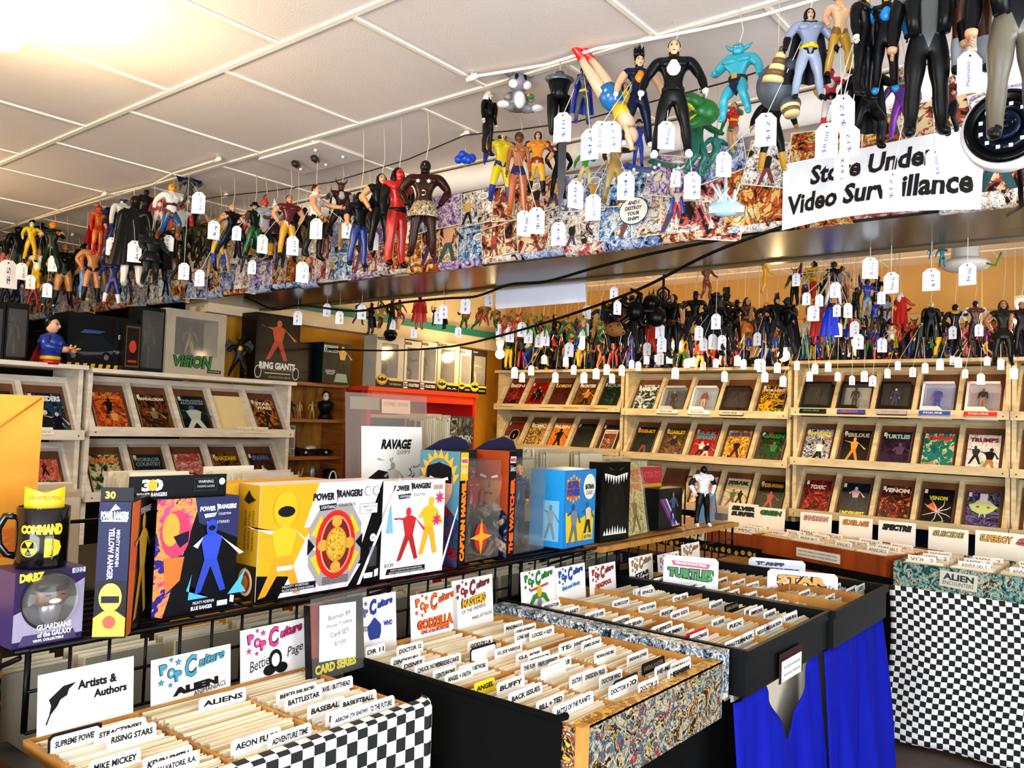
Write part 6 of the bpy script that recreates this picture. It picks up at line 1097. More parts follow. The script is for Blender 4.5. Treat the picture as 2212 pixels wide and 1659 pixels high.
def sm(w_, h):
    b = B(); b.box(-w_/2, 0, 0, w_/2, .004, h, P('0a0908', .8)); rr = random.Random(2); z = .02; j = 0
    while z < h-.01:
        x = -w_/2+.02+(.02 if j % 2 else 0)
        while x < w_/2-.015: q = rr.uniform(.011, .017); cx, cz = x+rr.uniform(-.006, .006), z+rr.uniform(-.006, .006); b.flat(circ(cx, cz, q, None, 12), -.0006, P('e0b428', .6)); b.flat(circ(cx-.004, cz+.003, .002, .003, 6), -.0012, INK); b.flat(circ(cx+.004, cz+.003, .002, .003, 6), -.0012, INK); b.flat([(cx-.006, cz-.003), (cx, cz-.007), (cx+.006, cz-.003), (cx, cz-.005)], -.0012, INK); x += .042
        z += .036; j += 1
    return b
sm(.95, .42).obj('dotted_cloth', None, (-2.28, 4.76, EYE-1.12), (0, 0, R(-6)), 'black cloth with yellow smiling dots hanging below the left wooden tray', 'cloth')
b = B(); b.box(0, 0, 0, .9, .006, .7, BC); b.obj('black_skirt', None, (-1.9, 4.72, EYE-1.42), (0, 0, R(-19)), 'black cloth skirt under the wooden tray with the notice', 'cloth')
b = B(); b.box(0, 0, 0, .03, .03, .16, WT); b.obj('support_post', None, (-1.135, 4.47, EYE-.90), None, 'short brown post under the right end of the wooden tray', 'post')
CK2 = checker('f4f1ee', '06060c', .0262)
def ck2(u, v): return (-1.085+1.6*u+.012*math.sin(v*5)-.0*v, 4.405-.02*v+.012*math.sin(u*26+v*3)*v-.0*u, EYE-.745-.74*v)
cloth('check_cloth', 'small black and white checked cloth hanging at the right below the papered bin', ck2, CK2, 80, 24, lambda u, v: (1.6*u, .74*v+.004*math.sin(u*40)))
o = stuffB.obj('bagged_comics', label='rows of bagged comics filed on edge in the far bins', cat='comic books', kind='stuff')
# ---------------------------------------------------------------- sign cards behind the bins
def pop(b, x, z, w_, c, y=-.002, dk='17171c'):
    """the shop's section logo: bouncing block letters, stars and a script word"""
    m = P(c, .45); k = P(dk, .5); h = w_*.27
    for i, (ch, dx, dz) in enumerate((('P', -.42, .22), ('O', -.31, -.04), ('P', -.21, -.22))):
        for q, mm, yy in ((.022, k, y), (0, m, y-.0006)): b.text(ch, x+w_*dx, z+h*dz, w_*(.10+q), h*(.48+q*3), yy, mm, 8 if i != 1 else -6, .06)
    for dx, dz, r in ((-.31, .6, .03), (-.21, .42, .045), (-.45, -.4, .042), (-.32, -.6, .03)):
        b.flat(star(x+w_*dx, z+h*dz, w_*(r+.012)), y, k); b.flat(star(x+w_*dx, z+h*dz, w_*r), y-.0006, m)
    for q, mm, yy, bo in ((.014, k, y, .06), (0, m, y-.0006, .02)):
        b.text('C', x-.02*w_, z+h*.1, w_*(.19+q), h*(1.05+q*4), yy, mm, 10, bo, .3); b.text('ulture', x+.28*w_, z+h*.3, w_*(.40+q), h*(.5+q*4), yy, mm, 9, bo, .45)
def sign(px0, py0, px1, py1, X, lab, draw, col='f2ece8', tl=-5, pb=None, rz=Q90):
    """card whose top corners are (px0,py0),(px1,py1) in the photograph and whose foot stands at pb"""
    a, c = AX(px0, py0, X), AX(px1, py1, X); w_ = abs(c.y-a.y); zt = (a.z+c.z)/2; zb = EYE-.70; h = zt-zb
    b = B(); b.box(-w_/2, 0, 0, w_/2, .002, h, P(col, .5)); draw(b, w_, h); return b.obj('sign_card', None, (X, (a.y+c.y)/2, zb), (R(tl), 0, rz), lab, 'sign card', 'section sign cards')
H0 = .10   # the part of each card hidden among the comics
def d1(b, w_, h):
    b.text('Artists &', w_*.1, h-.032, w_*.42, .017, -.002, INK, 0, .04); b.text('Authors', w_*.24, h-.054, w_*.36, .0155, -.002, INK, 0, .04)
    q = [(-.07, h-.1), (-.066, h-.075), (-.07, h-.06), (-.055, h-.045), (-.045, h-.035), (-.022, h-.032), (-.035, h-.045), (-.038, h-.058), (-.05, h-.065), (-.055, h-.078)]; q = [(x, h-(h-z)*.78) for x, z in q]; b.flat(q[::-1], -.002, INK); b.tube([(-.074, -.002, h-.09), (-.066, -.002, h-.07), (-.05, -.002, h-.047)], .0012, INK, 4)
sign(92, 1465, 299, 1419, -1.585, 'white sign card with a black quill in the left column of the checked-cloth bin', d1)
def mk(c, lines, dk='17171c', z=.032):
    def f(b, w_, h):
        pop(b, 0, h-z, w_*.86, c, dk=dk)
        for (t, x, dz, ww, hh, col, kw) in lines: b.text(t, w_*x, h-dz*.76, w_*ww, hh*.9, -.002, P(col, .5), **kw)
    return f
def bp(b, w_, h): mk('c8307a', [('Bettie', -.24, .105, .3, .026, '2a2226', dict(shear=.4, rot=12)), ('Page', .3, .09, .26, .03, '2a2226', dict(shear=.4, rot=12))])(b, w_, h); [b.flat(circ(x, h-dz*.78, r, rz_, 16), -.002, m_) for x, dz, r, rz_, m_ in ((.0, .10, .018, .022, P('17151a', .5)), (-.016, .128, .017, .012, P('17151a', .5)), (.016, .128, .017, .012, P('17151a', .5)))]; b.flat(circ(.0, h-.08, .011, .015, 14), -.0028, P('e8dcd4', .5))
def tard(b, w_, h): mk('1c3f9a', [('DOCTOR', -.25, .105, .3, .016, '1c3f8a', dict(bold=.05)), ('WHO', .3, .1, .2, .016, '1c3f8a', dict(bold=.05))], '0f1c4a')(b, w_, h); b.flat([(-.016, h-.11), (.016, h-.11), (.022, h-.095), (.022, h-.075), (.008, h-.062), (.003, h-.056), (-.003, h-.056), (-.008, h-.062), (-.022, h-.075), (-.022, h-.095)], -.0026, P('1c3f8a', .4))
def god(b, w_, h): mk('d8681c', [('GODZILLA', 0, .11, .78, .034, '8a1c0c', dict(bold=.1, warp=.2)), ('KING of the MONSTERS', 0, .137, .6, .012, 'b83a14', dict(bold=.04))], '4a1c10')(b, w_, h); b.text('GODZILLA', 0, h-.0836, w_*.74, .03, -.003, P('e0701c', .4), 0, .04, 0, .2)
def mast(b, w_, h): mk('8a2a2a', [('MASTERS', 0, .088, .62, .03, '2a1c14', dict(bold=.1, rot=5, warp=.3)), ('OF THE UNIVERSE', .0, .118, .6, .012, '1c1a18', dict(rot=5)), ('MARS ATTACKS', .2, .15, .5, .011, '1c1a1c', dict(rot=4))], '2a1414')(b, w_, h); b.text('MASTERS', 0, h-.067, w_*.58, .026, -.003, P('d8a81c', .4), 5, .04, 0, .3)
def pred(b, w_, h): mk('2a8a2a', [], '143a14')(b, w_, h); h += .035; b.flat([(-.055, h-.145), (-.035, h-.115), (.0, h-.105), (.035, h-.115), (.055, h-.145), (.04, h-.145), (.02, h-.128), (-.02, h-.128), (-.04, h-.145)], -.002, P('2a8a3a', .4)); b.flat(circ(0, h-.105, .013, .02, 14), -.0026, P('d8a828', .4)); b.flat([(-.05, h-.095), (.05, h-.082), (.05, h-.09), (-.05, h-.103)], -.0022, P('c84a3a', .4)); b.flat(circ(0, h-.14, .011, .014, 12), -.0028, P('9a96a8', .4))
for px0, py0, px1, py1, lab, dr in (
  (336, 1427, 507, 1396, 'white sign card with teal logo in the middle column of the checked-cloth bin', mk('3a8aa0', [('ALIEN', .04, .094, .58, .018, '141416', dict(bold=.08, rot=3)), ('ANIMANIACS', .22, .108, .42, .012, '1a1a1e', dict(rot=6))], '14303a')),
  (530, 1367, 673, 1335, 'white sign card with pink logo and black drawing in the right column', bp), (768, 1297, 866, 1281, 'white sign card with dark blue logo at the back of the papered bin', tard),
  (897, 1290, 997, 1268, 'white sign card with orange logo and large orange lettering', god), (988, 1258, 1074, 1241, 'white sign card with dark red logo and yellow lettering', mast), (1135, 1240, 1208, 1222, 'white sign card with green logo and a green helmet shape', pred)):
    sign(px0, py0, px1, py1, -1.60, lab, dr)
for px0, py0, px1, py1, lab, c, sub, sc_, dk in ((1209, 1228, 1272, 1217, 'white sign card with blue logo and blue script line below', '1c5ab0', 'Rick and Morty', '2a8ab8', '0f2450'), (1281, 1228, 1337, 1211, 'white sign card with red logo above a red brush word', 'b82a1c', 'DEADPOOL', 'a82014', '3a1410'), (1367, 1206, 1417, 1196, 'small cream sign card with tan logo above black block letters', 'b8984a', 'STAR/WARS', '17171a', '2a2a20'), (1428, 1200, 1473, 1190, 'small cream sign card with grey logo, half hidden', 'a8a4a0', '', 'ffffff', '5a5a58'), (1480, 1178, 1518, 1170, 'small cream sign card with orange-tan logo, highest of the far cards', 'c88a3a', '', 'ffffff', '5a3a1c')):
    def dr(b, w_, h, c=c, sub=sub, sc_=sc_, dk=dk):
        pop(b, 0, h-.032, w_*.86, c, dk=dk)
        for k, l in enumerate(sub.split('/')): b.text(l, 0, h-.07-k*.022, w_*.62, .018, -.002, P(sc_, .5), 6, .06, .15)
    sign(px0, py0, px1, py1, -1.60, lab, dr)
# the large white signs standing in the far bin, turned to the room
def big(px0, py0, px1, py1, x, y, lab, w_, h, draw, zt, rz):
    b = B(); pts = [(-w_/2, 0), (w_/2, 0), (w_/2, h-.012), (w_/2-.012, h), (-w_/2+.012, h), (-w_/2, h-.012)]; b.prism(pts, 0, .003, P('f0f0f6', .4)); draw(b, w_, h); b.obj('sign_card', None, (x, y, zt-h), (R(-4), 0, rz), lab, 'sign card', 'large white signs in the far bin')
def tmn(b, w_, h): b.flat([(-w_*.36, h*.86), (w_*.36, h*.82), (w_*.32, h*.68), (-w_*.32, h*.72)][::-1], -.001, P('c8406a', .4)); b.text('TEENAGE MUTANT NINJA', 0, h*.775, w_*.58, h*.09, -.002, P('f0e8ee', .5), -2, .05); b.text('TURTLES', 0, h*.5, w_*.86, h*.34, -.001, P('0f2a14', .4), -2, .14, 0, .25); b.text('TURTLES', 0, h*.5, w_*.82, h*.30, -.002, P('2a8a34', .4), -2, .06, 0, .25)
def stw(b, w_, h):
    for t, z in (('STAR', .74), ('WARS', .48)): b.text(t, 0, h*z, w_*.74, h*.27, -.001, P('1a120c', .4), 0, .14); b.text(t, 0, h*z, w_*.70, h*.24, -.002, P('e8a020' if t == 'STAR' else 'dc7a1c', .4), 0, .06)
def trf(b, w_, h): b.text('TRANSFORMERS'[:6], -w_*.12, h*.82, w_*.5, h*.13, -.002, P('2a3f6a', .4), 0, .1); b.text('FORMERS', w_*.1, h*.64, w_*.6, h*.13, -.002, P('2a3f6a', .4), 0, .1)
for px, py, yt, x, lab, ww, dr in ((1492, 1265, 1210, -1.42, 'white sign with green block lettering in the far bin', .205, tmn), (1733, 1306, 1242, -1.10, 'white sign with yellow and orange outlined lettering in the far bin', .255, stw), (1678, 1262, 1214, -1.36, 'white sign with blue blocky lettering behind the orange-lettered sign', .24, trf)):
    q = AX(px, yt, x); big(0, 0, 0, 0, x, q.y, lab, ww, .13, dr, q.z+.012, R(20))
# title cards behind the back trays
for px, py, w_, h, X_, txt, tc, lab in ((1762, 1130, .19, .10, 0, 'SANDMAN', 'd89a8a', 'white title card with pale pink print behind the wooden tray'), (1848, 1140, .19, .10, 0, 'SILVER AGE', 'd8922c', 'white title card with orange print behind the wooden tray'), (1937, 1152, .2, .11, 0, 'SPECTRE', '2a2a24', 'white title card with black outlined print behind the wooden tray'), (2048, 1165, .2, .10, 0, 'SUICIDE', 'b8a45a', 'white title card with tan print behind the papered right bin'), (2152, 1178, .2, .12, 0, 'SUPERBOY', 'd8a81c', 'white title card with red and yellow print behind the papered right bin'), (2212, 1185, .1, .12, 0, 'S', 'c82a3a', 'white title card with a red disc cut by the right edge'), (1605, 1108, .2, .1, 0, 'SILVER/SURFER', '3a3a30', 'white title card with grey slanted print behind the left wooden tray'), (1665, 1118, .18, .1, 0, 'GREEN', '2a7a2a', 'white title card with green print behind the left wooden tray')):
    p = AY(px, py, 5.12); b = B(); b.box(-w_/2, 0, -.1, w_/2, .002, h*.6, P('f0e9dc', .5)); 
    for k, l in enumerate(txt.split('/')): b.text(l, 0, h*.28-k*.035, w_*.8, h*.34 if '/' not in txt else .03, -.001, P('2a1c14', .5), 0, .1, .2); b.text(l, 0, h*.28-k*.035, w_*.78, h*.3 if '/' not in txt else .026, -.002, P(tc, .4), 0, .04, .2)
    b.obj('sign_card', None, (p.x, 5.12, p.z), (R(-6), 0, 0), lab, 'sign card', 'title cards behind the back trays')
# ---------------------------------------------------------------- lettered divider tabs
TABS = dict(
 A1=[(110, 1597, 105, 'SUPREME POWER', 1), (205, 1577, 110, 'STRACZYNSKI,'), (232, 1588, 105, 'RISING STARS'), (190, 1648, 110, 'MIKE MICKEY'), (310, 1640, 105, 'KEVIN SMITH'), (330, 1652, 100, 'SALVATORE, R.A.')],
 A2=[(432, 1510, 100, 'ALIENS'), (462, 1612, 110, 'AEON FLUX'), (580, 1590, 92, 'ADVENTURE TIME')],
 A3=[(598, 1496, 86, 'BEETLEJUICE'), (616, 1508, 80, 'BATTLESTAR'), (682, 1482, 80, 'BEAVIS / BUTTHEAD'), (656, 1530, 80, 'BASEBALL'), (735, 1513, 78, 'BASKETBALL'), (680, 1550, 82, 'BARBARELLA'), (702, 1561, 84, 'ARROW (TV SHOW)'), (772, 1527, 80, 'BACK TO THE FUTURE')],
 B1=[(790, 1404, 42, 'DR 11'), (858, 1400, 56, 'DOCTOR 12'), (824, 1430, 64, 'DINOSAURS'), (845, 1440, 50, 'DISNEY'), (876, 1446, 62, 'CHUCK NORRIS'), (938, 1428, 58, 'CHEESECAKE'), (928, 1456, 50, 'CENTURIONS'), (948, 1464, 60, 'ANGEL + FAITH'), (992, 1442, 62, 'CARTOON NETWORK'), (1075, 1478, 58, 'BUFFY'), (1072, 1508, 74, 'BACK ISSUES'), (1140, 1526, 60, 'BILL + TED'), (1172, 1532, 88, 'BATTLE OF THE PLANETS'), (1012, 1486, 44, 'ANGEL', 2)],
 B2=[(1012, 1389, 52, 'GODZILLA'), (1006, 1412, 52, '', 1), (1070, 1404, 58, 'G.I. JOE VARIOUS'), (1116, 1415, 54, 'G.I. JOE'), (1142, 1421, 46, 'GARGOYLES'), (1158, 1428, 50, 'FIREFLY/SERENITY'), (1186, 1434, 48, 'FIGHT CLUB'), (1100, 1444, 60, 'THE FLINTSTONES'), (1156, 1452, 54, 'ELFQUEST'), (1215, 1470, 52, 'DOCTOR WHO MISC.'), (1260, 1455, 50, 'DRESDEN FILES'), (1296, 1464, 48, 'DOCTOR WHO'), (1296, 1496, 46, 'DOCTOR 9'), (1380, 1484, 42, 'DOCTOR 10'), (1330, 1478, 48, 'DISCO', 1)],
 B3=[(1090, 1352, 40, 'MADBALLS'), (1112, 1359, 46, 'LOVE + ROMANCE'), (1098, 1376, 46, 'LONE RANGER'), (1145, 1366, 52, 'LOCKE + KEY'), (1190, 1399, 52, 'TEAM'), (1236, 1386, 44, 'JURASSIC PARK'), (1257, 1390, 42, 'JAMES BOND'), (1270, 1418, 46, 'INDIANA JONES MISC'), (1356, 1418, 44, 'INDIANA JONES'), (1372, 1442, 50, 'HIGHLANDER', 3), (1394, 1452, 48, 'HE-MAN'), (1450, 1436, 42, 'HE-MAN'), (1452, 1447, 40, 'HE-MAN'), (1440, 1470, 48, 'HE-MAN')],
 C1=[(1172, 1306, 38, 'PREDATOR'), (1194, 1326, 34, 'PLANET'), (1262, 1328, 42, 'PLANET OF APES'), (1306, 1360, 40, 'MY BRAIN'), (1308, 1345, 38, 'MONSTERS'), (1375, 1368, 46, 'MUPPETS'), (1400, 1375, 44, 'MUMMY'), (1475, 1380, 40, 'NIGHTMARE'), (1482, 1370, 44, 'NINJA', 4), (1560, 1404, 40, 'MASTER'), (1600, 1404, 30, 'MASK')],
 C2=[(1316, 1303, 36, 'ROBOCOP'), (1335, 1325, 40, 'RED SONJA'), (1405, 1328, 32, 'RICK'), (1372, 1350, 44, 'NEW KIDS'), (1525, 1348, 28, 'RUSE'), (1530, 1365, 36, 'REX'), (1632, 1368, 30, 'REGULAR'), (1655, 1372, 36, 'REGULAR SHOW')],
 C3=[(1320, 1287, 44, 'STAR TREK'), (1360, 1280, 32, 'STARGATE'), (1385, 1276, 28, 'SPACE'), (1425, 1299, 34, 'STAR TREK'), (1500, 1316, 30, 'SHADOW'), (1532, 1322, 32, 'SMURFS', 3), (1582, 1328, 30, 'SPAWN'), (1612, 1322, 30, 'SIMPSONS'), (1640, 1330, 26, 'SHREK'), (1672, 1340, 32, 'SILVER'), (1690, 1352, 28, 'SAMURAI')],
 D1=[(1365, 1262, 26, 'T'), (1412, 1252, 26, 'THE MASK', 1), (1470, 1268, 28, 'TANK'), (1490, 1272, 26, 'TOMB'), (1520, 1286, 30, 'TRON'), (1560, 1284, 28, 'TICK'), (1590, 1292, 30, 'TRANS'), (1640, 1298, 28, 'UNION')],
 D2=[(1540, 1256, 24, 'VAMPIRE'), (1570, 1262, 28, 'WILLOW'), (1600, 1268, 26, 'WITCH'), (1680, 1300, 26, 'WONDER'), (1745, 1308, 22, 'X')],
 D3=[(1770, 1275, 24, 'X-FILES'), (1795, 1268, 22, 'YOUNG'), (1828, 1274, 22, 'ZORRO'), (1850, 1282, 20, 'Z')])
WHERE = dict(A='checked-cloth bin', B='papered bin', C='labelled black bin', D='far black bin'); SIDE = dict(zip('123', ('left', 'middle', 'right')))
YS = dict(A=YA, B=YB, C=YC, D=YD)
for key, L in TABS.items():
    Y_ = YS[key[0]]; k = int(key[1])-1; yc = (Y_[k]+Y_[k+1])/2; zc = EYE-.603 if key[0] == 'A' else EYE-.606 if key[0] == 'B' else EYE-.60 if key[0] == 'C' else EYE-.61
    for i, it in enumerate(sorted(L, key=lambda q: q[1])):
        px, py, wp, txt = it[:4]; st = it[4] if len(it) > 4 else 0; c = AZ(px+wp/2, py+4, zc+.012); x = max(-1.66, min(c.x, -.925 if key[0] != 'A' else -1.25))
        a, e = AX(px, py, x), AX(px+wp, py, x); w_ = min(.17, max(.03, e.y-a.y)); y = max(Y_[k]+w_/2+.008, min((a.y+e.y)/2, Y_[k+1]-w_/2-.008)); hh = .026
        b = B(); m_ = P({0: 'f6f2ec', 1: 'f6f2ec', 2: 'e0cc1c', 3: '0c0c0e', 4: 'd82a2a'}[st], .45); r = min(.006, w_*.2)
        b.prism([(yc-.085-y, -.12), (yc+.085-y, -.12), (yc+.085-y, 0), (w_/2, 0), (w_/2, hh-r), (w_/2-r*.4, hh-r*.3), (w_/2-r, hh), (-w_/2+r, hh), (-w_/2+r*.4, hh-r*.3), (-w_/2, hh-r), (-w_/2, 0), (yc-.085-y, 0)], -.0008, .0008, m_)
        if st == 1: b.prism([(-w_/2-.004, -.02), (w_/2+.004, -.02), (w_/2+.004, hh+.003), (w_/2-.004, hh+.005), (-w_/2+.004, hh+.005), (-w_/2-.004, hh)], .0009, .002, INK)
        if txt: b.text(txt, 0, hh*.5, w_*.84, hh*.42, -.0016, P('8a8478' if st == 3 else '17161a', .6), rb.uniform(-1.5, 1.5), .035, rb.uniform(0, .15))
        b.obj('divider_tab', None, (x, y, zc+.002), (R(-5), 0, Q90), '%s divider tab, %s from the back, %s column of the %s' % (['white lettered', 'black-edged white', 'yellow', 'black', 'red'][st], ORD[i], SIDE[key[1]], WHERE[key[0]]), 'divider', 'divider tabs in the bins')
# ================================================================ hanging toys
def c9(sk, top, leg, arm=None, foot=None, glove=None, fore=None, pel=None, shin=None):
    arm = arm or top; return [sk, top, pel or leg, arm, fore or arm, glove or sk, leg, shin or leg, foot or shin or leg]
def hang(px, yt, yb, Y, cols, lab, pose='stand', bulk=1.25, hair=None, ext=(), turn=0, fem=False, tilt=(0, 0), r=.3, grp=None, cord=True, cat='toy figure'):
    bt = AY(px, yb, Y); tp = AY(px, yt, Y); h = tp.z-bt.z
    if cord == 'stand': bt.z = max(bt.z, EYE+(.457 if px > 1708 else .422)); bt.z = EYE+(.457 if px > 1708 else .422)
    return toy(bt, h, cols, pose, bulk, fem, hair, ext, face_cam(bt, turn), lab, cat, grp, tilt, 0 if cord == 'stand' else True, r=r)
K, W_, SK, TN, BR = '0d0d10', 'ece8e2', 'd8a078', 'c08a54', '4a2614'
A_, B2_, S_ = 1.98, 2.36, 2.52
HANG = 'toys hung along the papered beam'
